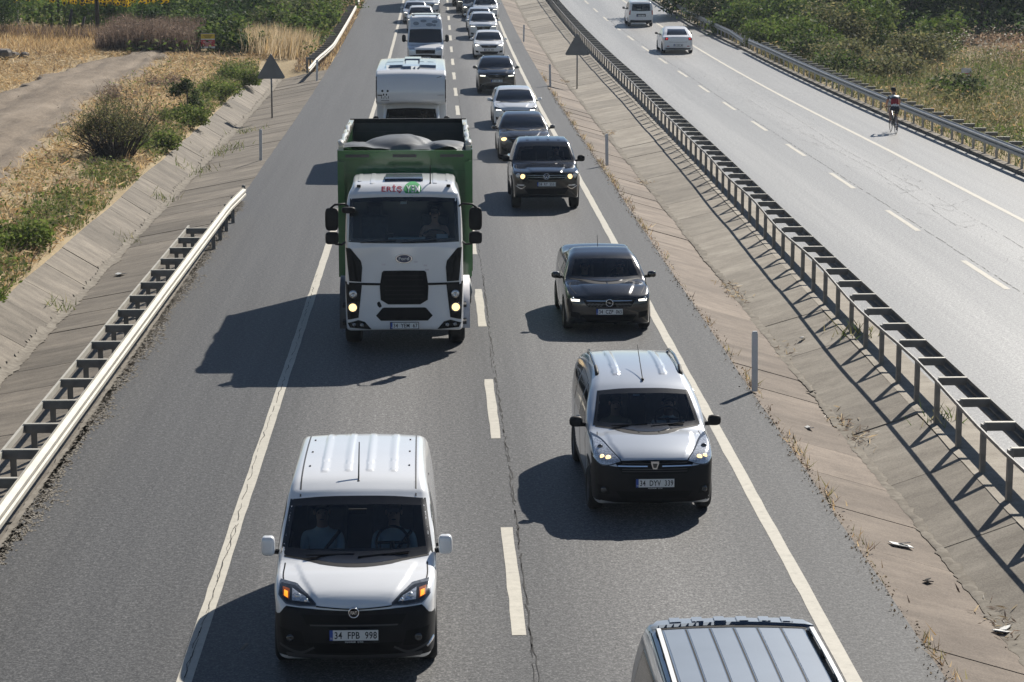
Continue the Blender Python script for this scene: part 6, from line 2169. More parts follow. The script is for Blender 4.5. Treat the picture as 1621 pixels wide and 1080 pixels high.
# ------------------------------------------------------------------ white motorhome
f1 = solid([(1.55, 2.20), (1.10, 2.28), (.98, 2.50), (1.0, 2.80), (1.12, 3.10), (1.35, 3.26), (1.8, 3.32), (4, 3.36), (7.0, 3.34), (7.25, 3.2), (7.3, 2.2), (7.3, .6), (7.1, .5), (2.6, .5), (2.4, 1.2), (2.2, 2.18)],
           [(0, .9), (.8, .92), (1.06, 1.0), (1.15, 1.2), (1.15, 4), (1.15, 6.8), (1.08, 7.25), (0, 7.32)],
           [(0, .45), (1.08, .45), (1.15, .6), (1.15, 2.0), (1.15, 3.1), (1.10, 3.35), (.9, 3.5), (0, 3.5)], bf=.05, br=.02, crown=.03, r1=.06, r2=.07, L=7.3)
f2 = solid([(.16, .3), (.06, .4), (.0, .6), (.02, .95), (.10, 1.12), (.5, 1.25), (.95, 1.34), (1.25, 1.62), (1.62, 2.0), (1.9, 2.22), (2.8, 2.3), (3.0, 2.0), (3.0, .5), (2.8, .35)],
           [(0, 0), (.55, .02), (.82, .10), (.93, .28), (.985, .6), (1.0, 1.1), (1.0, 2.8), (.9, 3.0), (0, 3.02)],
           [(0, .3), (.88, .3), (.97, .42), (1.0, .8), (.99, 1.2), (.94, 1.5), (.88, 2.0), (.84, 2.35), (0, 2.5)], bf=.12, br=0, crown=.03, r1=.07, r2=.08, L=3.0)
fv = cut_arches(lambda x, y, z: np.minimum(f1(x, y, z), f2(x, y, z)), [(1.0, .36, .44), (5.2, .36, .44)], 1.08)
V = Vehicle(fv, 7.3, 2.3, 3.4, .045, name='motorhome'); r = V.root
V2_ = Vehicle.__new__(Vehicle); V2_.f = f2; V2_.L, V2_.W, V2_.H, V2_.h, V2_.holes, V2_.root = 3.0, 2.0, 2.4, .045, V.holes, r
V2_.patch('windshield', [(-.88, 1.37), (0, 1.35), (.88, 1.37)], [(-.78, 2.02), (0, 2.05), (.78, 2.02)], 'windscreen', nu=16, nv=8, border=.06, hole=True)
V.body('paint_white')
cabin(V, 1.35, 1.38, 2.0, 1.9, 2.2, .75)
MB().box((0, 2.85, 1.5), (1.9, .03, 1.9)).build('cab_curtain', 'cabin', r)
# roof solar panels, six tilted plates round a hatch
def plate_on(x0, x1, y0, y1, mat, name, off=.05, par=None):
    return V.patch(name, [(x0, y0), (x1, y0)], [(x0, y1), (x1, y1)], mat, 'top', nu=4, nv=4, off=off, skirt=.05, parent=par)
for x0, x1, y0, y1 in ((-.80, -.27, 2.1, 3.2), (-.80, -.27, 3.4, 4.7), (.27, .80, 2.1, 3.2), (.27, .80, 3.4, 4.7), (-.27, .27, 1.62, 2.2), (-.24, .30, 4.8, 6.0)):
    plate_on(x0, x1, y0, y1, 'panel_solar', 'solar_panel', .09)
plate_on(-.19, .21, 2.5, 4.4, 'paint_white', 'roof_hatch', .06)
# panda sticker, window slits, marker lines
def sticker(V, cx, cz, a, b, mat, name='sticker_mark', off=.004):
    t = np.linspace(math.pi, 0, 9)
    return V.patch(name, [(cx + a * math.cos(k), cz - b * math.sin(k)) for k in t], [(cx + a * math.cos(k), cz + b * math.sin(k)) for k in t], mat, nu=10, nv=4, off=off, smooth=False)
px_, pz_ = -.83, 2.52
st = sticker(V, px_, pz_, .155, .145, 'paint_white', 'panda_sticker', .003)
for dx, dz, a, b in ((-.085, .13, .036, .036), (.085, .13, .036, .036), (-.045, .015, .022, .034), (.045, .015, .022, .034), (0, -.055, .02, .014), (-.045, -.095, .03, .008), (.045, -.095, .03, .008), (-.11, -.07, .010, .05), (.11, -.07, .010, .05)):
    sticker(V, px_ + dx, pz_ + dz, a, b, 'letter_black', 'sticker_mark', .007).parent = st
V.patch('sticker_line', [(px_ - .13, pz_ - .185), (px_ + .13, pz_ - .185)], [(px_ - .13, pz_ - .172), (px_ + .13, pz_ - .172)], 'plastic_grey', nu=6, nv=1, off=.005)
V.patch('marker_lamp', [(-1.07, 2.50), (-.92, 2.50)], [(-1.07, 2.53), (-.92, 2.53)], 'plastic_grey', nu=3, nv=1, off=.02)
V.patch('marker_lamp', [(.84, 2.50), (1.04, 2.50)], [(.84, 2.53), (1.04, 2.53)], 'sign_pale', nu=3, nv=1, off=.02)
V.patch('brush_mark', [(.82, 3.05), (.98, 3.09)], [(.82, 3.06), (.98, 3.11)], 'plastic_grey', nu=3, nv=1, off=.003)
V.patch('edge_trim', [(-1.12, 2.3), (-1.09, 2.3)], [(-1.12, 3.1), (-1.09, 3.1)], 'plastic_grey', nu=1, nv=6, off=.006)
V.patch('edge_trim', [(1.09, 2.3), (1.12, 2.3)], [(1.09, 3.1), (1.12, 3.1)], 'plastic_grey', nu=1, nv=6, off=.006)
hl = V2_.patch('headlight', [(.55, .95), (.85, 1.0)], [(.58, 1.14), (.88, 1.2)], 'lamp_clear', nu=8, nv=5, mirror=True, off=.01)
V2_.patch('grille', [(-.5, .82), (.5, .82)], [(-.52, .98), (.52, .98)], 'grille_black', nu=10, nv=3, off=.01)
V2_.patch('bumper', [(-.86, .34), (.86, .34)], [(-.93, .72), (0, .78), (.93, .72)], 'plastic_black', nu=20, nv=5, off=.008)
add_mirrors(r, 1.14, 1.35, 1.62, 'plastic_black', (.11, .08, .20), .16)
add_wheels(r, [1.0, 5.2], 1.74, .35, .22, 'steel_rim')
p, n = V2_.spot(0, .6)
add_plate(r, '34 PND 74', 0, p.y - .03, .6)
seat_x = -.62 + .42
place(V, -.77, 72.2, 'white motorhome with roof panels and a panda sticker behind the green lorry', 'motorhome', 'vehicles following in the lane by the bank')
seated_person((-.77 + .42, 72.2 + 2.1, 1.08), 'person at the wheel of the white motorhome', 'shirt_dark', [(-.12, -.36, .26), (.14, -.38, .28)], None, 'people inside vehicles')

# ------------------------------------------------------------------ white camper van with high roof
f0 = solid([(.16, .3), (.06, .4), (.0, .62), (.02, .95), (.10, 1.12), (.5, 1.24), (.92, 1.32), (1.2, 1.62), (1.50, 2.0), (1.60, 2.12), (1.72, 2.45), (1.9, 2.64), (2.4, 2.72), (4.5, 2.74), (5.6, 2.70), (5.85, 2.55), (5.92, 1.8), (5.94, .8), (5.9, .5), (5.75, .36)],
           [(0, 0), (.55, .02), (.82, .10), (.93, .28), (.985, .6), (1.01, 1.1), (1.01, 5), (.98, 5.6), (.88, 5.9), (0, 5.95)],
           [(0, .3), (.88, .3), (.97, .42), (1.01, .8), (1.01, 1.2), (.97, 1.5), (.93, 2.0), (.89, 2.4), (.83, 2.68), (.7, 2.85), (0, 2.9)], bf=.11, br=.04, crown=.03, r1=.08, r2=.09, L=5.95)
fv = cut_arches(f0, [(1.0, .35, .43), (4.6, .35, .43)], 1.01)
V = Vehicle(fv, 5.95, 2.02, 2.76, .045, name='camper_van'); r = V.root
V.patch('windshield', [(-.90, 1.36), (0, 1.335), (.90, 1.36)], [(-.83, 2.02), (0, 2.05), (.83, 2.02)], 'dark_glass', nu=16, nv=8, border=.05)
V.patch('front_window', [(1.35, 1.35), (2.2, 1.35)], [(1.7, 1.95), (2.2, 1.98)], 'dark_glass', 'side', nu=8, nv=5, mirror=True)
V.body('paint_white')
V.patch('roof_front', [(-.80, 2.13), (0, 2.15), (.80, 2.13)], [(-.76, 2.54), (0, 2.58), (.76, 2.54)], 'panel_solar', nu=14, nv=6, off=.004)
for x, z, a, b in ((-.50, 2.33, .16, .10), (-.1, 2.46, .17, .07), (.22, 2.27, .20, .09), (.50, 2.42, .16, .08), (.48, 2.24, .10, .06)):
    sticker(V, x, z, a, b, 'spot_grey', 'roof_spot', .009)
MB().box((0, 2.05, 2.80), (1.52, .09, .06)).build('roof_bar', 'sign_white', r)
for s in (1, -1):
    MB().box((s * .70, 2.6, 2.78), (.05, 1.2, .06)).build('roof_bar', 'sign_white', r)
    MB().box((s * .64, 2.05, 2.75), (.12, .06, .06)).build('bar_foot', 'plastic_black', r)
hl = V.patch('headlight', [(.55, .95), (.85, 1.0)], [(.58, 1.14), (.88, 1.2)], 'lamp_clear', nu=8, nv=5, mirror=True, off=.01)
V.patch('grille', [(-.5, .82), (.5, .82)], [(-.52, 1.02), (.52, 1.02)], 'grille_black', nu=10, nv=3, off=.01)
V.patch('bumper', [(-.86, .34), (.86, .34)], [(-.93, .72), (0, .78), (.93, .72)], 'plastic_black', nu=20, nv=5, off=.008)
add_mirrors(r, 1.16, 1.45, 1.55, 'plastic_black', (.11, .08, .20), .16)
add_wheels(r, [1.0, 4.6], 1.74, .35, .22, 'steel_rim')
p, n = V.spot(0, .6)
add_plate(r, '34 KVN 19', 0, p.y - .03, .6)
place(V, -.50, 122.5, 'white high-roof camper van with dark spots over its windscreen', 'camper van', 'vehicles following in the lane by the bank')

# ------------------------------------------------------------------ dark lorry at the top of the picture
t = empty('box_lorry'); r = t
cb = MB().box((0, .95, 1.85), (2.3, 1.9, 2.3)).build('cab', 'paint_night', r, bev=.12)
MB().box((0, -.012, 2.25), (2.0, .02, .85)).build('windshield', 'dark_glass', r)
MB().box((0, -.014, 1.25), (1.6, .02, .5)).build('grille', 'grille_black', r)
MB().box((0, .1, .62), (2.35, .3, .5)).build('bumper', 'plastic_black', r, bev=.04)
for s in (1, -1):
    MB().box((s * .9, -.06, .66), (.32, .03, .18)).build('headlight', 'lamp_clear', r)
    MB().box((s * 1.33, .15, 2.3), (.2, .1, .55)).build('mirror', 'plastic_black', r, bev=.03)
MB().box((0, 5.6, 2.35), (2.5, 7.2, 2.7)).build('load_box', 'paint_graphite', r, bev=.03)
MB().box((0, 5.2, .8), (.9, 8, .3)).build('chassis', 'plastic_black', r)
for y in (1.4, 6.6, 7.9):
    for s in (1, -1):
        o = put('wheel', tyre, r, (s * 1.0, y, .5))
        put('rim', rimm, o)
t.location = (-.75, 177.0, zrf(177)); t.rotation_euler = ((zrf(179) - zrf(177)) / 2, 0, 0)
tag(t, 'dark lorry at the very top of the road behind the white cars', 'lorry', 'vehicles following in the lane by the bank')


# ------------------------------------------------------------------ cyclist
bk = empty('bicycle', (17.55, 86.3, zrf(86.3)))
tag(bk, 'dark racing bicycle ridden along the shoulder of the pale road', 'bicycle')
RW = .34
for y in (0.0, 1.0):
    w = MB()
    w.lathe([(-.012, RW - .02), (0, RW), (.012, RW - .02), (0, RW - .035)], n=30)
    o = w.build('wheel', 'rubber', bk, True, loc=(0, y, RW))
    sp_ = MB()
    for k in range(14):
        a = 2 * PI * k / 14
        sp_.tube([(.0, 0, 0), (0, (RW - .03) * math.cos(a), (RW - .03) * math.sin(a))], .0025, 4)
    sp_.lathe([(-.03, .0), (-.03, .02), (.03, .02), (.03, .0)], n=8)
    sp_.build('spokes', 'chrome', o)
MB().tube([(0, .42, .28), (0, .30, .78), (0, .27, .90)], .018, 8).tube([(0, .42, .28), (0, .88, .80)], .02, 8).tube([(0, .31, .76), (0, .86, .86)], .018, 8).tube([(.0, .42, .28), (.05, .0, RW)], .010, 6).tube([(0, .42, .28), (-.05, .0, RW)], .010, 6).tube([(0, .30, .76), (.05, 0, RW)], .009, 6).tube([(0, .30, .76), (-.05, 0, RW)], .009, 6).tube([(0, .86, .90), (0, .90, .72), (.045, .99, RW)], .013, 6).tube([(0, .90, .72), (-.045, .99, RW)], .013, 6).build('frame', 'paint_night', bk, True)
MB().blob((0, .25, .93), (.065, .14, .025), .9, 12, 8).build('saddle', 'plastic_black', bk, True)
MB().tube([(-.21, .80, .84), (-.21, .92, .90), (-.20, .90, .96), (-.12, .86, .97), (.12, .86, .97), (.20, .90, .96), (.21, .92, .90), (.21, .80, .84)], .014, 8).build('handlebar', 'plastic_black', bk, True)
MB().tube([(.08, .42, .28), (.09, .44, .11), (.16, .44, .11)], .012, 6).tube([(-.08, .42, .28), (-.09, .40, .45), (-.16, .40, .45)], .012, 6).lathe([(.05, .0), (.05, .09), (.055, .09), (.055, 0)], (0, .42, .28), 18).build('crankset', 'steel_rim', bk, True)
J = [Vector((0, .24, 1.0))]; R = [(.15, .12)]; E = []


def a_(p, rr, k):
    J.append(Vector(p)); R.append(rr if isinstance(rr, tuple) else (rr, rr)); E.append((k, len(J) - 1)); return len(J) - 1


s1 = a_((0, .34, 1.17), (.145, .105), 0)
s2 = a_((0, .48, 1.32), (.17, .11), s1)
s3 = a_((0, .55, 1.40), (.12, .09), s2)
nk = a_((0, .62, 1.47), .055, s3)
h1 = a_((0, .68, 1.53), (.078, .09), nk)
h2 = a_((0, .72, 1.61), (.076, .088), h1)
for s in (-1, 1):
    sh = a_((s * .20, .52, 1.36), .06, s2)
    el = a_((s * .25, .72, 1.12), .045, sh)
    fo = a_((s * .235, .80, 1.05), .038, el)
    wr = a_((s * .215, .88, 1.0), (.03, .024), fo)
    hand_chain(J, E, R, wr, (s * .215, .88, 1.0), (0, .3, -.12), s, (0, .3, -1.), .95)
    hp = a_((s * .10, .26, .95), .10, 0)
    kn = a_((s * .115, .66, .70 if s > 0 else .88), .068, hp)
    cf = a_((s * .12, .56, .45 if s > 0 else .65), .058, kn)
    an = a_((s * .125, .44, .20 if s > 0 else .50), .038, cf)
    a_((s * .125, .58, .12 if s > 0 else .44), (.042, .03), an)
me = skinned('person', J, E, R)
me.materials.clear()
for m in ('skin', 'jersey_red', 'lycra', 'sign_white', 'jersey_dark', 'plastic_black'):
    me.materials.append(MATS[m])
cz = np.array([p.center[:] for p in me.polygons]); mi = np.zeros(len(cz), np.int32)
along = (cz[:, 1] - .24) * .6 + (cz[:, 2] - 1.0) * .8          # up the back
mi[along > -.02] = 1
mi[(along > .02) & (along < .09)] = 3
mi[(along > .32)] = 4
mi[(along > .39)] = 3
mi[(cz[:, 2] > 1.455) & (cz[:, 1] > .56)] = 0
arm = np.abs(cz[:, 0]) > .19
mi[arm & (cz[:, 2] < 1.27)] = 0
mi[arm & (cz[:, 2] >= 1.27)] = 4
mi[(cz[:, 2] < 1.04) & (along < .03) & ~arm] = 2
mi[(cz[:, 2] < .72) & (cz[:, 0] > 0)] = 0
mi[(cz[:, 2] < .84) & (cz[:, 0] < 0) & (cz[:, 1] > .5)] = 0
mi[(cz[:, 2] < .78) & (cz[:, 0] < 0)] = 0
mi[(cz[:, 2] < .17) | ((cz[:, 2] < .475) & (cz[:, 0] < 0))] = 5
me.polygons.foreach_set('material_index', mi)
cy = put('person', me, None, bk.location)
tag(cy, 'person in a red and white jersey and black helmet cycling away', 'person')
face_bits(cy, (0, .705, 1.575), (0, 1, -.25), .098, 'hair')
hm = MB().blob((0, .70, 1.645), (.10, .135, .085), .95, 14, 9)
for x in (-.05, 0, .05):
    hm.box((x, .66, 1.715), (.02, .2, .03))
hm.build('helmet', 'plastic_black', cy, True)
MB().box((0, .385, 1.335), (.14, .012, .05), Matrix.Rotation(-.75, 3, 'X')).build('number_patch', 'sign_pale', cy)


# ------------------------------------------------------------------ plants
def leaf_quads(P, size, aspect, up_bias=.3, droop=0., seed_dir=None):
    """one bent leaf-sized face per point"""
    n = len(P)
    d = RNG.normal(size=(n, 3)); d[:, 2] = d[:, 2] * .6 + up_bias
    if seed_dir is not None:
        d = d * .8 + seed_dir
    d /= np.linalg.norm(d, axis=1, keepdims=True)
    s = np.cross(d, RNG.normal(size=(n, 3))); s /= np.linalg.norm(s, axis=1, keepdims=True) + 1e-9
    sz = size * (.6 + .8 * RNG.random(n))[:, None]
    a = P - d * sz * .5; c = P + d * sz * .5; m = P
    w = sz * aspect * .5
    V = np.stack([a, m + s * w, c, m - s * w], 1).reshape(-1, 3)
    F = np.arange(n * 4).reshape(n, 4)
    return V, F


def blades(P, hgt, w, lean=.35, wind=(0., 0.)):
    """upright stalk triangles"""
    n = len(P)
    a = RNG.random(n) * 2 * PI
    s = np.stack([np.cos(a), np.sin(a), np.zeros(n)], 1)
    hh = hgt * (.55 + .75 * RNG.random(n))
    t = P + np.stack([RNG.normal(size=n) * lean * hh + wind[0] * hh, RNG.normal(size=n) * lean * hh + wind[1] * hh, hh], 1)
    ww = (w * (.6 + .8 * RNG.random(n)))[:, None]
    V = np.stack([P - s * ww / 2, P + s * ww / 2, t], 1).reshape(-1, 3)
    return V, np.arange(n * 3).reshape(n, 3)


def pal(n, cols, k, var=.18):
    cols = np.array(cols)
    i = RNG.integers(0, len(cols), n)
    c = cols[i] * (1 + var * RNG.normal(size=(n, 1)))
    return np.repeat(np.clip(c, .005, .9), k, 0)


def stuff(name, V, F, mat, col, label):
    o = put(name, mesh_np(name, V, F, mat, False, col))
    return tag(o, label, None, None, 'stuff')


STRAW = [(.50, .36, .18), (.42, .28, .13), (.58, .44, .25), (.36, .23, .11), (.54, .42, .26)]
STRAW_PALE = [(.50, .40, .26), (.44, .34, .21), (.56, .46, .31)]
GREEN = [(.085, .135, .028), (.10, .15, .032), (.065, .105, .022), (.125, .17, .04), (.15, .18, .05)]
GREEN_DK = [(.034, .06, .018), (.045, .078, .023), (.027, .048, .015), (.06, .095, .028)]
GREEN_GREY = [(.11, .125, .055), (.135, .145, .07), (.085, .105, .045), (.17, .17, .09)]
BROWN = [(.20, .145, .11), (.15, .108, .085), (.25, .185, .14), (.12, .088, .07)]
LIP = [(.14, .19, .042), (.12, .17, .036), (.17, .20, .055), (.10, .145, .032), (.19, .20, .075)]
OLIVE = [(.19, .18, .075), (.23, .21, .095), (.15, .15, .06), (.29, .26, .14)]


def scatter(n, x0, x1, y0, y1, dens=None):
    """random points in a field kept where dens(x,y) beats chance"""
    x = RNG.uniform(x0, x1, n); y = RNG.uniform(y0, y1, n)
    if dens is not None:
        k = RNG.random(n) < dens(x, y)
        x, y = x[k], y[k]
    return np.stack([x, y, land_z(x, y)], 1)


tx = np.array([p[1] for p in trk]); txx = np.array([p[0] for p in trk])


def track_d(x, y):
    c = np.interp(y, tx, txx); hw = np.interp(y, [40, 70, 95, 118, 127], [1.7, 1.9, 2.2, 2.0, .8])
    return np.where((y > 38) & (y < 127), np.abs(x - c) - hw, 9.)


# dry grass on the bank, thick and tangled, lying over
def d_dry(x, y):
    t = track_d(x, y)
    m = fbm(x * .45, y * .45, 5.)
    v = np.where(t < -.15, .0, np.where(t < .5, .35, 1.)) * np.clip((m - .22) * 3.2, .12, 1)
    v = np.where((x > -9.35) & (y < 124), 0, v)
    return v


P = scatter(70000, -26, -9.1, 38, 128, d_dry)
V1, F1 = blades(P, .20, .035, 1.1)
stuff('dry_grass', V1, F1, 'straw', pal(len(F1), STRAW, 3), 'straw-coloured dry grass on the bank beside the ditch')
P = scatter(72000, -26, -9.1, 38, 128, d_dry); P[:, 2] += .06 + .16 * RNG.random(len(P))
V1, F1 = leaf_quads(P, .36, .10, .05)
stuff('flattened_straw', V1, F1, 'straw', pal(len(F1), STRAW + STRAW_PALE, 4), 'tangled flattened straw lying on the bank')
P = scatter(9000, -26, -9.1, 38, 128, lambda x, y: d_dry(x, y) * (fbm(x * .3, y * .3, 11.) > .5))
V1, F1 = blades(P, .5, .04, .5)
stuff('brown_weeds', V1, F1, 'straw', pal(len(F1), BROWN, 3), 'brown withered weeds among the straw')


P = scatter(5200, -22, -12, 44, 126, lambda x, y: (track_d(x, y) < -.1) * np.clip(fbm(x * 1.3, y * .5, 77.) * 2.4 - .7, .05, 1)); P[:, 2] += .09
V1, F1 = leaf_quads(P, .075, .8, .1)
stuff('track_stones', V1, F1, 'straw', pal(len(F1), [(.10, .085, .07), (.24, .21, .18), (.06, .05, .042), (.16, .14, .12)], 4), 'stones and clods strewn over the dirt track')
P = scatter(5000, -22, -12, 44, 126, lambda x, y: (np.abs(track_d(x, y)) < .5) * np.clip(fbm(x * .9, y * .6, 79.) * 3 - 1.2, 0, 1)); P[:, 2] += .05
V1, F1 = blades(P, .28, .035, .7)
stuff('track_edge_grass', V1, F1, 'straw', pal(len(F1), STRAW + OLIVE, 3), 'straggling dry grass creeping over the edges of the dirt track')


# green weeds in patches along the ditch edge
def d_green(x, y):
    m = fbm(x * .38, y * .30, 21.)
    edge = np.exp(-((x + 9.9) / .75) ** 2)
    v = np.clip((m - .40) * 6, 0, 1) * (edge * 1.7 + .07)
    v = np.where(track_d(x, y) < .2, 0, v)
    return np.where((x > -9.25) & (y < 124), 0, v)


P = scatter(60000, -16, -9.1, 40, 122, d_green); P[:, 2] += RNG.random(len(P)) ** 1.3 * .5
V1, F1 = leaf_quads(P, .12, .5, .25)
stuff('green_weeds', V1, F1, 'leaves', pal(len(F1), LIP + GREEN_GREY[:2], 4), 'bright green weeds growing along the lip of the ditch')
P = scatter(22000, -14, -9.1, 40, 122, d_green)
V1, F1 = blades(P, .42, .03, .45)
stuff('green_grass', V1, F1, 'leaves', pal(len(F1), GREEN + OLIVE, 3), 'green grass tufts along the lip of the ditch')
# tufts in the joints of the slabs and along the road edge by the median
pts = []
for (x, y, n, r_) in ((-8.15, 78, 60, .35), (-7.9, 84, 60, .4), (-8.3, 70, 40, .25), (-7.6, 86, 40, .3), (-8.3, 50, 30, .2), (-8.2, 61, 30, .2), (-7.5, 92, 40, .3), (8.25, 44, 50, .2), (8.2, 36, 30, .2)):
    q = np.stack([x + RNG.normal(size=n) * r_, y + RNG.normal(size=n) * r_ * 2, np.zeros(n)], 1)
    q[:, 2] = np.interp(q[:, 0], [-9.15, -8.2, -5.72, 5.47, 6.77, 8.0], [.1, -.5, -.012, -.012, -.36, .02]) + zr(q[:, 1])
    pts.append(q)
P = np.concatenate(pts)
V1, F1 = blades(P, .22, .03, .6)
stuff('slab_weeds', V1, F1, 'leaves', pal(len(F1), GREEN + OLIVE, 3), 'small weeds rooted in the ditch joints')
yv = RNG.uniform(20, 120, 2600); keep = RNG.random(2600) < np.clip((vnoise(yv * .9, yv * 0 + 3) - .45) * 3.5, .04, 1); yv = yv[keep]
P = np.stack([ROAD_R + .03 + np.abs(RNG.normal(size=len(yv))) * .08, yv, zr(yv) - .01], 1)
V1, F1 = blades(P, .13, .02, .6)
stuff('edge_weeds', V1, F1, 'straw', pal(len(F1), STRAW + OLIVE + BROWN, 3), 'dry little weeds along the edge of the reddish slabs')
# soil crumbs along that edge
yv = RNG.uniform(16, 110, 2600)
P = np.stack([ROAD_R + RNG.normal(size=len(yv)) * .06, yv, zr(yv) + .012], 1)
V1, F1 = leaf_quads(P, .032, .8, .0)
stuff('soil_crumbs', V1, F1, 'straw', pal(len(F1), [(.12, .09, .06), (.2, .16, .11), (.06, .05, .04)], 4), 'dark soil crumbs along the road edge')
# litter and dead stalks in the median ditch
lit = []
for k, (x, y, n) in enumerate(((6.85, 37.5, 60), (6.9, 36.2, 50), (6.8, 26.2, 60), (6.8, 50.5, 80), (6.75, 52, 60), (6.9, 44, 30), (6.8, 73, 60), (6.9, 90, 60), (6.75, 118, 60))):
    q = np.stack([x + RNG.normal(size=n) * .12, y + RNG.normal(size=n) * .45, np.zeros(n)], 1)
    q[:, 2] = np.interp(q[:, 0], [5.47, 6.77, 8.0], [-.012, -.36, .02]) + .03 + zr(q[:, 1])
    lit.append(q)
P = np.concatenate(lit)
V1, F1 = leaf_quads(P, .16, .12, .0)
stuff('ditch_debris', V1, F1, 'straw', pal(len(F1), BROWN + STRAW_PALE + [(.5, .48, .44)], 4), 'twigs and dead leaves caught in the median ditch')
for x, y, m, lab, sx in ((6.1, 36.3, 'litter_pale', 'white scrap of litter on the reddish slabs', .10), (6.78, 26.0, 'litter_pale', 'white scrap of litter in the bottom of the median ditch', .2), (6.2, 27.6, 'litter_dark', 'small dark scrap of litter on the reddish slabs', .09), (7.3, 44.5, 'litter_pale', 'white scrap of litter on the grey median slabs', .09), (-7.6, 54.5, 'litter_pale', 'white scrap of litter on the ditch slabs by the guard rail', .16), (6.2, 29.3, 'litter_pale', 'pale stick lying on the reddish slabs', .16), (6.75, 40.0, 'litter_dark', 'dark scrap of litter in the bottom of the median ditch', .1)):
    z = float(np.interp(x, [-9.15, -8.2, -5.72, 5.47, 6.77, 8.0], [.1, -.5, -.012, -.012, -.36, .02])) + .03
    o = MB().box((0, 0, 0), (sx * 2, sx * .9, .012), Matrix.Rotation(.25, 3, 'Y')).box((sx * .3, .02, .015), (sx, sx * .6, .010), Matrix.Rotation(-.3, 3, 'X')).build('litter', m, None, loc=(x, y, z + zrf(y)))
    o.rotation_euler = (0, 0, random.random() * 3)
    tag(o, lab, 'litter', 'scraps of litter')


# ---- single shrubs and trees: stem, limbs and an uneven crown of leaf-sized faces
def crown_points(n, clumps, rng=RNG):
    out = []
    wts = np.array([c[3] ** 2.2 for c in clumps]); wts /= wts.sum()
    for (cx, cy, cz, cr_), w in zip(clumps, wts):
        m = max(4, int(n * w))
        d = rng.normal(size=(m, 3)); d /= np.linalg.norm(d, axis=1, keepdims=True)
        rr = cr_ * (.35 + .65 * rng.random(m) ** .45) * (1 + .25 * rng.normal(size=m))
        out.append(np.array([cx, cy, cz]) + d * rr[:, None] * np.array([1, 1, .85]))
    return np.concatenate(out)




def make_bush(x, y, w, hgt, n, size, cols, label, cat='bush', group=None, aspect=.5, name='bush', clump=10, trunk=None, up=.25, squat=1., base=.12, z=None):
    zb = float(land_z(x, y)) if z is None else z
    o = empty(name, (x, y, zb)); tag(o, label, cat, group)
    cl = []
    for k in range(clump):
        a = RNG.random() * 2 * PI; rad = w / 2 * math.sqrt(RNG.random()) * .8
        tz = hgt * (base + (.92 - base) * RNG.random() * (1 - .45 * (rad / (w / 2)) ** 2))
        cl.append((rad * math.cos(a), rad * math.sin(a), tz, w * RNG.uniform(.13, .27) * squat))
    P = crown_points(n, cl)
    P[:, 2] = np.maximum(P[:, 2], .03)
    V1, F1 = leaf_quads(P, size, aspect, up)
    light = np.repeat(.8 + .45 * vnoise(P[:, 0] * 1.7 + x, P[:, 2] * 1.7 + P[:, 1], 3.), 4)[:, None]
    put('crown', mesh_np('crown', V1, F1, 'leaves', False, np.clip(pal(len(F1), cols, 4) * light, .004, .9)), o)
    st = MB()
    if trunk:
        st.tube([(0, 0, -.2), (RNG.normal() * .08, RNG.normal() * .08, hgt * .3), (RNG.normal() * .2, RNG.normal() * .2, hgt * .62)], [trunk, trunk * .75, trunk * .4], 8)
        for c in cl[:7]:
            st.tube([(0, 0, hgt * RNG.uniform(.2, .4)), (c[0] * .5, c[1] * .5, (c[2] + hgt * .3) * .5), c[:3]], [trunk * .45, trunk * .3, trunk * .12], 6)
    else:
        for c in cl:
            st.tube([(c[0] * .15, c[1] * .15, -.05), (c[0] * .5, c[1] * .5, c[2] * .5), c[:3]], [.03, .022, .01], 5)
    st.build('trunk' if trunk else 'stems', 'bark', o, True)
    return o


# withered shrub on the bank: thin bare stems below, sparse olive leaves above
sh = empty('withered_shrub', (-10.55, 75.3, float(land_z(-10.55, 75.3)))); tag(sh, 'big half-dead shrub with dark bare stems between the dirt track and the ditch', 'shrub')
m = MB(); tips = []
for k in range(150):
    a = RNG.random() * 2 * PI; sp_ = RNG.random() ** .7
    bx, by = .55 * math.cos(a) * RNG.random(), .5 * math.sin(a) * RNG.random()
    ex, ey = 1.35 * sp_ * math.cos(a) + bx, 1.1 * sp_ * math.sin(a) + by
    hh = RNG.uniform(.8, 2.1) * (1 - .38 * sp_) * (1 + .16 * ex) * (.75 + .5 * RNG.random())
    mid = (bx + ex * .35 + RNG.normal() * .06, by + ey * .35 + RNG.normal() * .06, hh * .55)
    m.tube([(bx, by, -.05), mid, (ex, ey, hh)], [.022, .014, .006], 4, False)
    for q in range(4):
        t = RNG.uniform(.3, .95); p0 = Vector(mid).lerp(Vector((ex, ey, hh)), t)
        p1 = p0 + Vector((RNG.normal() * .22, RNG.normal() * .22, RNG.uniform(.1, .4)))
        m.tube([p0, p1], [.008, .004], 3, False); tips.append(p1)
    tips.append(Vector((ex, ey, hh)))
m.build('stems', 'wood_dark', sh)
T = np.array([tuple(t) for t in tips])
w_ = vnoise(T[:, 0] * 2.2 + 9, T[:, 2] * 2.0 + T[:, 1], 5.)
T = T[(w_ > .42) | (RNG.random(len(T)) < .15)]
P = np.repeat(T, 15, 0) + RNG.normal(size=(len(T) * 15, 3)) * .12
P = P[P[:, 2] > .7]
V1, F1 = leaf_quads(P, .075, .38, .5)
put('crown', mesh_np('crown', V1, F1, 'leaves', False, pal(len(F1), GREEN_GREY + OLIVE + [(.12, .13, .04)], 4)), sh)
P = scatter(2500, -12.2, -8.9, 73, 77.5, lambda x, y: np.exp(-((x + 10.6) / .9) ** 2 - ((y - 75) / 1.3) ** 2)); P[:, 2] += 0
V1, F1 = blades(P, 1.0, .03, .3)
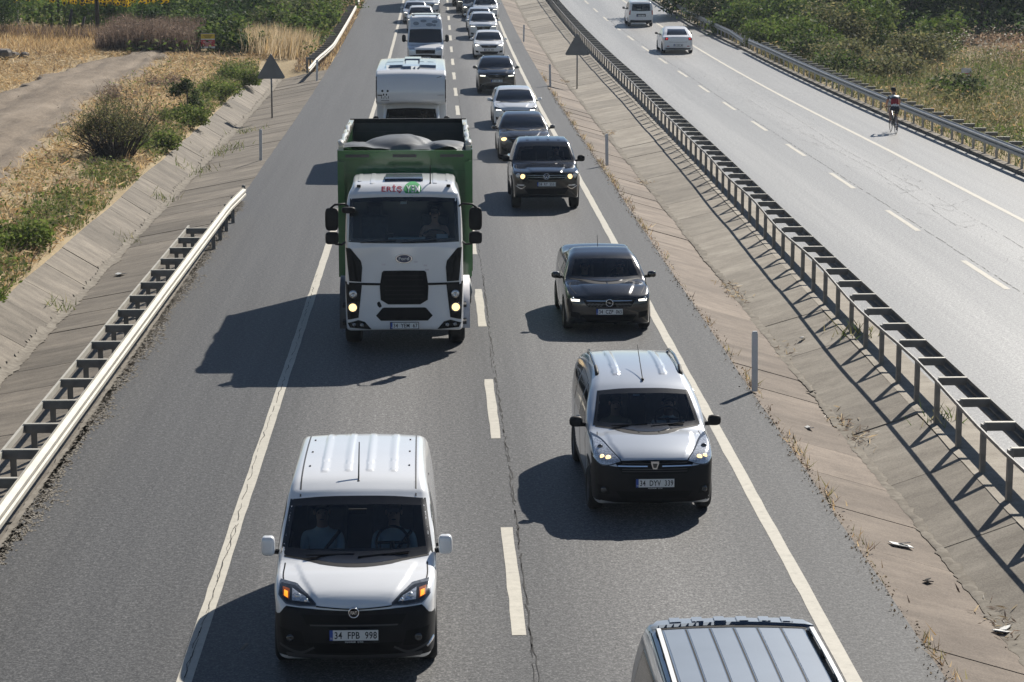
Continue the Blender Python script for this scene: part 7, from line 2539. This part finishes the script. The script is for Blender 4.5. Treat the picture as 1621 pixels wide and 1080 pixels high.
put('dry_stalks', mesh_np('dry_stalks', V1, F1, 'straw', False, pal(len(F1), BROWN + STRAW[3:4], 3)), sh)
make_bush(-9.9, 92.0, 1.3, 1.6, 1500, .15, GREEN_GREY + GREEN_DK, 'thin grey-green sapling on the ditch lip behind the shrub', 'sapling', None, .35, 'sapling', 7)
make_bush(-9.75, 79.5, 2.03, 0.64, 2080, .115, LIP, 'low green clump at the foot of the withered shrub', 'bush', 'green clumps on the ditch lip', .5, clump=22, up=.5, squat=.55, base=.05)
make_bush(-9.8, 88.5, 2.43, 0.77, 3040, .115, LIP, 'leafy green clump on the ditch lip in front of the thin sapling', 'bush', 'green clumps on the ditch lip', .5, clump=22, up=.5, squat=.55, base=.05)
make_bush(-9.6, 101, 2.70, 0.77, 3040, .115, LIP, 'leafy green clump on the ditch lip just beyond the thin sapling', 'bush', 'green clumps on the ditch lip', .5, clump=22, up=.5, squat=.55, base=.05)
make_bush(-9.4, 111, 2.97, 0.94, 3200, .115, LIP, 'leafy green clump on the ditch lip nearest the triangle sign', 'bush', 'green clumps on the ditch lip', .5, clump=22, up=.5, squat=.55, base=.05)
make_bush(-10.1, 55.0, 2.56, 0.68, 4160, .115, LIP, 'bright leafy green clump on the bank above the guard rail', 'bush', 'green clumps on the ditch lip', .5, clump=22, up=.5, squat=.55, base=.05)
make_bush(-9.6, 46.5, 1.62, 0.51, 2080, .115, LIP, 'grassy green clump at the left edge of the picture', 'bush', 'green clumps on the ditch lip', .5, clump=22, up=.5, squat=.55, base=.05)
for k, (x, y, w, hgt) in enumerate(((-13.6, 98, 2.2, .5), (-12.6, 106, 2.0, .5))):
    o = make_bush(x, y, w, hgt, 900, .22, BROWN, ('low heap of dead brown twigs on the straw bank, nearer', 'low heap of dead brown twigs on the straw bank, farther')[k], 'brushwood', 'dead brushwood', .12, 'brushwood', 7)

# reed bank behind the track
P = scatter(12000, -20.2, -12.9, 127.2, 134, lambda x, y: np.clip(1.3 - np.abs((x + 16.0) / 2.7) ** 4, 0, 1))
V1, F1 = blades(P, .75 + 1.1 * fbm(P[:, 0] * .9, P[:, 1] * .9, 83.), .05, .14)
stuff('dead_reeds', V1, F1, 'straw', pal(len(F1), BROWN, 3), 'bank of dead brown reeds behind the dirt track')
P = scatter(9000, -20.2, -12.9, 127.0, 134, lambda x, y: np.clip(1.3 - np.abs((x + 16.0) / 2.7) ** 4, 0, 1)); P[:, 2] += .5 + RNG.random(len(P)) * (.3 + 1.3 * fbm(P[:, 0] * .9, P[:, 1] * .9, 83.))
V1, F1 = leaf_quads(P, .20, .2, .3)
stuff('reed_tops', V1, F1, 'straw', pal(len(F1), BROWN + [(.20, .15, .11), (.24, .19, .15)], 4), 'dry brown seed heads over the reed bank')
P = scatter(9000, -27, -18.5, 124, 142, lambda x, y: .7 * (track_d(x, y) > .6))
V1, F1 = blades(P, .38, .05, .6)
stuff('tall_dry_grass', V1, F1, 'straw', pal(len(F1), STRAW, 3), 'tall straw-coloured grass round the wooden posts')
P = scatter(5000, -30, -18.5, 136.5, 141.0)
V1, F1 = blades(P, .7, .05, .3)
stuff('dead_stalks', V1, F1, 'straw', pal(len(F1), BROWN + STRAW[:2], 3), 'dead brown stalks below the sunflower field')
# pale grass tuft by the far rail
P = scatter(9000, -11.5, -6.6, 124.5, 140, lambda x, y: np.clip(1.25 - ((x + 9.0) / 2.2) ** 2 - ((y - 131) / 6.) ** 2, 0, 1))
V1, F1 = blades(P, 1.25, .055, .22, (.08, 0))
stuff('pale_grass', V1, F1, 'straw', pal(len(F1), STRAW_PALE + STRAW[:1], 3), 'tall pale feathery grass beside the far guard rail')
P = scatter(7000, -7.5, -5.8, 123, 200)
V1, F1 = blades(P, .32, .05, .6)
stuff('verge_grass', V1, F1, 'straw', pal(len(F1), STRAW + BROWN, 3), 'dry grass and soil under the far guard rail')

# green scrub mass behind the board and up the bank
SCR = 'bushes of the green scrub up the bank'
bush_spots = [(-11.8, 129, 2.6, 2.0), (-10.2, 127.5, 2.0, 1.3), (-12.2, 134, 3.6, 2.4), (-10.0, 136, 3.4, 2.2), (-8.2, 134.5, 2.6, 1.6), (-14.0, 138, 3.2, 2.2), (-12.0, 142, 4.4, 2.8), (-9.4, 143, 4.0, 2.6), (-7.6, 141, 2.6, 1.6), (-14.8, 146, 3.2, 2.1), (-13.2, 150, 4.8, 2.8), (-10.2, 151, 4.8, 3.0), (-8.0, 149, 3.0, 2.0), (-8.6, 158, 4.4, 2.8), (-12.0, 160, 5.2, 3.0), (-9.6, 167, 5, 3), (-14.5, 168, 5.5, 3.2), (-8.2, 175, 4.4, 3.0), (-12.5, 177, 6, 3.4), (-16.9, 137.5, 2.4, 1.9)]
desc = ['bush right behind the yellow and red board', 'low bush between the board and the pale grass', 'bush above and behind the notice board', 'bush right behind the pale feathery grass', 'bush between the pale grass and the far guard rail', 'bush above the right end of the reeds', 'wide bush in the middle of the scrub bank', 'wide bush beside the far guard rail', 'small bush against the far guard rail posts', 'bush below the end of the sunflower rows', 'broad bush high on the scrub bank', 'broad bush above the far guard rail', 'bush leaning to the far guard rail', 'bush near the break in the far guard rail', 'broad bush at the upper edge of the picture', 'bush above the short farthest rail', 'broad bush beyond the sunflower rows', 'farthest bush beside the road', 'farthest broad bush on the scrub bank', 'dark bush standing over the brown reeds']
for k, ((x, y, w, hgt), dsc) in enumerate(zip(bush_spots, desc)):
    cols = [GREEN, GREEN + GREEN_DK, GREEN_DK, GREEN_GREY + GREEN][k % 4]
    if k == 19:
        cols = GREEN_DK
    make_bush(x, y, w * 1.15, hgt, int(750 * w), .24, cols, ('bright green ', 'mid green ', 'dark green ', 'grey green ')[k % 4 if k != 19 else 2] + dsc if k != 19 else dsc, 'bush', SCR, .5, clump=12, base=.1)
P = scatter(16000, -17, -6.6, 126, 185, lambda x, y: .8 * (fbm(x * .5, y * .3, 31.) > .42)); P[:, 2] += RNG.random(len(P)) * .9
V1, F1 = leaf_quads(P, .26, .4, .35)
stuff('undergrowth', V1, F1, 'leaves', pal(len(F1), GREEN + GREEN_GREY, 4), 'green undergrowth filling the gaps of the scrub bank')
P = scatter(5000, -16, -10, 150, 172, lambda x, y: np.exp(-((x + 13) / 1.6) ** 2)); P[:, 2] += RNG.random(len(P)) * 2
V1, F1 = leaf_quads(P, .3, .2, .35)
stuff('brown_scrub', V1, F1, 'straw', pal(len(F1), BROWN + [(.2, .15, .11)], 4), 'brown withered scrub beside the sunflowers')

# conifer and bush at the left edge
make_bush(-27.0, 139, 5.0, 5.5, 6500, .26, GREEN_DK, 'dark conifer at the upper left corner', 'tree', None, .25, 'conifer', 16, .16)
make_bush(-24.8, 118, 3.4, 2.8, 3600, .2, GREEN_DK + GREEN_GREY, 'dark bush at the left edge below the conifer', 'bush', None, .4, 'bush', 10)

# sunflowers: rows of single plants, field of leaves behind
head = MB()
for k in range(14):
    a = 2 * PI * k / 14
    ca, sa = math.cos(a), math.sin(a); c2, s2_ = math.cos(a + .2), math.sin(a + .2); c3, s3_ = math.cos(a - .2), math.sin(a - .2)
    head.add([(.10 * ca, -.01, .10 * sa), (.17 * c2, -.03, .17 * s2_), (.25 * ca, -.0, .25 * sa), (.17 * c3, -.03, .17 * s3_)], [(0, 1, 2, 3)])
hd = head.mesh('petals', 'petals')
a = hd.color_attributes.new('Col', 'FLOAT_COLOR', 'POINT'); a.data.foreach_set('color', np.tile(np.array([.80, .54, .02, 1], np.float32), len(hd.vertices)))
disc = MB().lathe([(-.035, .001), (-.02, .12), (.02, .12), (.02, .001)], axis='y', n=10).mesh('seed_disc', 'wood_dark')
stm = MB().tube([(0, .05, -2.1), (0, .08, -.5), (0, .02, 0)], [.025, .022, .02], 5)
for k in range(6):
    a_2 = RNG.random() * 2 * PI; z = -1.2 + .18 * k
    d = Vector((math.cos(a_2), math.sin(a_2), -.2)); s = d.cross(Vector((0, 0, 1)))
    p = Vector((0, .06, z))
    stm.add([p, p + d * .22 + s * .15, p + d * .42, p + d * .22 - s * .15], [(0, 1, 2, 3)])
sm_ = stm.mesh('stem', 'leaves')
a = sm_.color_attributes.new('Col', 'FLOAT_COLOR', 'POINT'); a.data.foreach_set('color', np.tile(np.array([.06, .11, .025, 1], np.float32), len(sm_.vertices)))
row_y = lambda x: float(np.interp(x, [-31, -24.2, -20, -18.4, -17.4, -16.3, -15.4], [146, 142, 141.5, 142, 147, 152, 158]))
spots = []
k = 0
while len(spots) < 240:
    x = RNG.uniform(-28.5, -15.6) if k % 3 else RNG.uniform(-22, -16.2)
    y = row_y(x) + abs(RNG.normal()) * 1.8
    if RNG.random() < (.35 if x < -24 else 1):
        spots.append((x, y))
    k += 1
for x, y in spots:
    o = empty('sunflower', (x, y, float(land_z(x, y)) + 2.05 + RNG.normal() * .14))
    o.rotation_euler = (RNG.normal() * .2 - .1, RNG.normal() * .1, RNG.normal() * .5)
    s_ = RNG.uniform(.55, .85); o.scale = (s_, s_, s_)
    tag(o, 'yellow sunflower with a dark centre in the rows at the edge of the sunflower field', 'sunflower', 'sunflowers in the field')
    put('petals', hd, o); put('seed_disc', disc, o); put('stem', sm_, o)
P = scatter(22000, -36, -15, 141, 185, lambda x, y: (y > np.interp(x, [-31, -24.2, -20, -18.4, -17.4, -16.3, -15.4], [146, 142, 141.5, 142, 147, 152, 158])) * .9); P[:, 2] += .3 + RNG.random(len(P)) * 1.5
V1, F1 = leaf_quads(P, .34, .6, .2)
stuff('sunflower_leaves', V1, F1, 'leaves', pal(len(F1), GREEN + [(.10, .16, .04)], 4), 'broad green leaves of the sunflower field')

# ---- right side: scrub slope behind the far guard rail
def edge_r(x, y):
    return x > np.interp(y, [20, 72, 136, 161, 400], [19.25, 19.2, 18.95, 18.5, 17.4])


def d_scr(x, y):
    return edge_r(x, y) * np.clip((fbm(x * .28, y * .22, 41.) - .1) * 3, .45, 1)


P = scatter(105000, 19, 50, 50, 135, d_scr); lift = RNG.random(len(P)) * (.35 + 1.0 * fbm(P[:, 0] * .35, P[:, 1] * .3, 47.)) ; P[:, 2] += lift
V1, F1 = leaf_quads(P, .22, .24, .55)
mix = fbm(P[:, 0] * .16, P[:, 1] * .12, 51.)
c1 = pal(len(F1), GREEN_GREY + GREEN, 4); c2 = pal(len(F1), OLIVE + STRAW[:2] + GREEN_GREY, 4); c3 = pal(len(F1), [(.24, .18, .11), (.29, .22, .14), (.20, .15, .10)], 4)
wgt = np.repeat(np.clip((mix - .42) * 7, 0, 1) > RNG.random(len(F1)), 4)[:, None]
warm = np.repeat(np.clip((P[:, 0] - 31) / 16 + (P[:, 1] - 108) / 70, 0, .65) > RNG.random(len(F1)), 4)[:, None]
cc = np.where(wgt, c2, c1); cc = np.where(warm, np.where(RNG.random((len(F1), 1)).repeat(4, 0) < .55, c3, c2), cc)
stuff('dry_scrub', V1, F1, 'leaves', cc, 'mixed grey green and dry scrub on the slope behind the far guard rail')
P = scatter(24000, 19, 50, 50, 135, d_scr)
V1, F1 = blades(P, .95, .035, .28)
stuff('scrub_stalks', V1, F1, 'straw', pal(len(F1), OLIVE * 2 + STRAW_PALE[:1] + GREEN_GREY * 2 + BROWN[:1], 3), 'dry upright stalks standing in the scrub')
P = scatter(1500, 29, 40, 122, 134, lambda x, y: np.clip(fbm(x * .4, y * .4, 61.) * 2 - .7, 0, 1)); P[:, 2] += 1.0 + RNG.random(len(P)) * 1.0
V1, F1 = leaf_quads(P, .13, .7, .8)
stuff('white_seed_heads', V1, F1, 'straw', pal(len(F1), [(.42, .39, .33), (.48, .45, .40), (.3, .27, .22)], 4), 'whitish seed heads over the brown scrub')
P = scatter(2600, 34, 46, 90, 122, lambda x, y: np.clip(fbm(x * .5, y * .5, 67.) * 2 - .7, 0, 1)); P[:, 2] += .8 + RNG.random(len(P)) * .7
V1, F1 = leaf_quads(P, .10, .7, .8)
stuff('white_flower_heads', V1, F1, 'straw', pal(len(F1), [(.5, .48, .42), (.58, .56, .5), (.4, .36, .3)], 4), 'whitish dry flower heads at the right edge')
P = scatter(26000, 33, 58, 122, 156); P[:, 2] += RNG.random(len(P)) * .9
V1, F1 = leaf_quads(P, .22, .3, .6)
stuff('russet_grass', V1, F1, 'straw', pal(len(F1), [(.27, .19, .13), (.32, .23, .16), (.22, .16, .11)], 4), 'russet dry grass in front of the dark trees')

RB = 'bushes behind the far guard rail'
rb = [(20.6, 141, 3.4, 1.9, 0, 'bright green bush spilling over the break in the far rail'), (22.0, 134, 4.4, 2.4, 0, 'broad bright green bush behind the start of the silver rail'), (24.5, 139, 4.6, 2.8, 3, 'yellowish green bush behind the broad bright one'), (20.6, 127.5, 3.0, 1.9, 2, 'dark green bush close behind the silver rail'), (22.6, 124, 3.4, 1.8, 3, 'grey green bush between two dark ones behind the silver rail'), (21.0, 117.5, 2.8, 1.6, 2, 'dark low bush hanging over the silver rail'), (23.5, 117, 3.6, 1.6, 3, 'grey green rounded bush up the slope from the silver rail'), (26.6, 127, 4.0, 2.2, 3, 'olive bush in the middle of the slope'), (19.9, 150, 3.6, 2.4, 0, 'bright bush beside the far end of the silver rail'), (19.5, 158, 4.0, 3.0, 2, 'dark bush above the far end of the silver rail'), (22.5, 149, 5.0, 3.2, 1, 'mid green bush under the first dark tree'), (27.0, 142, 4.4, 3.0, 0, 'tall leafy bush with pointed shoots in front of the dark trees'), (30.5, 137, 3.4, 3.2, 0, 'upright leafy bush with big leaves in front of the dark trees'), (32.0, 101, 2.4, 1.4, 2, 'dark bush beside the small white sign'), (24.2, 106, 2.6, 1.3, 2, 'dark green tuft in the middle of the dry scrub')]
for x, y, w, hgt, t, lab in rb:
    make_bush(x, y, w * 1.1, hgt, int(820 * w), .22 if t else .25, [GREEN, GREEN + GREEN_DK, GREEN_DK[1:] + GREEN_GREY + GREEN[:2], GREEN_GREY + OLIVE[:2]][t], lab, 'bush', RB, .45, clump=12, base=.1)
# dark trees across the top right
RT = 'dark trees along the top of the slope'
rt = [(18.8, 170, 5.5, 6.5, 'dark tree farthest left of the row at the top right'), (23.5, 162, 6.0, 7.5, 'dark tree above the break in the far rail'), (28.0, 158, 6.5, 8.0, 'broad dark tree above the leafy bushes'), (32.8, 156, 6.5, 8.0, 'dark tree in the middle of the row at the top right'), (37.0, 155, 6.0, 8.0, 'dark tree right of the middle with a lighter bough'), (41.0, 157, 6.0, 8.0, 'dark tree with a visible trunk near the right edge'), (45.5, 163, 7.0, 8.5, 'dark tree at the right edge behind the russet grass'), (26, 172, 7, 9, 'tall dark tree behind the left part of the row'), (35, 172, 8, 9.5, 'tall dark tree behind the middle of the row'), (44, 176, 8, 9.5, 'tall dark tree behind the right part of the row')]
for k, (x, y, w, hgt, lab) in enumerate(rt):
    make_bush(x, y, w, hgt, 6500, .34, GREEN_DK + (GREEN if k == 4 else GREEN[:1]), lab, 'tree', RT, .5, 'tree', 22, .22, base=.08)
P = scatter(22000, 19, 60, 146, 185, edge_r); P[:, 2] += RNG.random(len(P)) * 2.2
V1, F1 = leaf_quads(P, .36, .4, .35)
stuff('shade_undergrowth', V1, F1, 'leaves', pal(len(F1), GREEN_DK, 4), 'dark undergrowth below the trees at the top right')
P = scatter(2600, 19, 21, 118, 160, edge_r); P[:, 2] -= .0
V1, F1 = blades(P, .45, .05, .5)
stuff('rail_weeds', V1, F1, 'straw', pal(len(F1), STRAW_PALE + OLIVE, 3), 'pale weeds under the far end of the silver rail')


# ------------------------------------------------------------------ thin summer haze: a closed box round camera and scene
hz = put('haze', mesh_np('haze', [(x, y, z) for z in (-3, 17) for y in (-450, 2100) for x in (-1600, 1600)], [(0, 2, 3, 1), (4, 5, 7, 6), (0, 1, 5, 4), (2, 6, 7, 3), (0, 4, 6, 2), (1, 3, 7, 5)], None))
m, nt, out = new_mat('haze')
pv = nt.nodes.new('ShaderNodeVolumePrincipled')
pv.inputs['Color'].default_value = (.78, .88, 1, 1)
pv.inputs['Density'].default_value = .00022
pv.inputs['Anisotropy'].default_value = .1
nt.links.new(pv.outputs['Volume'], out.inputs['Volume'])
hz.data.materials.append(m)
tag(hz, 'thin pale summer haze over the road', kind='stuff')
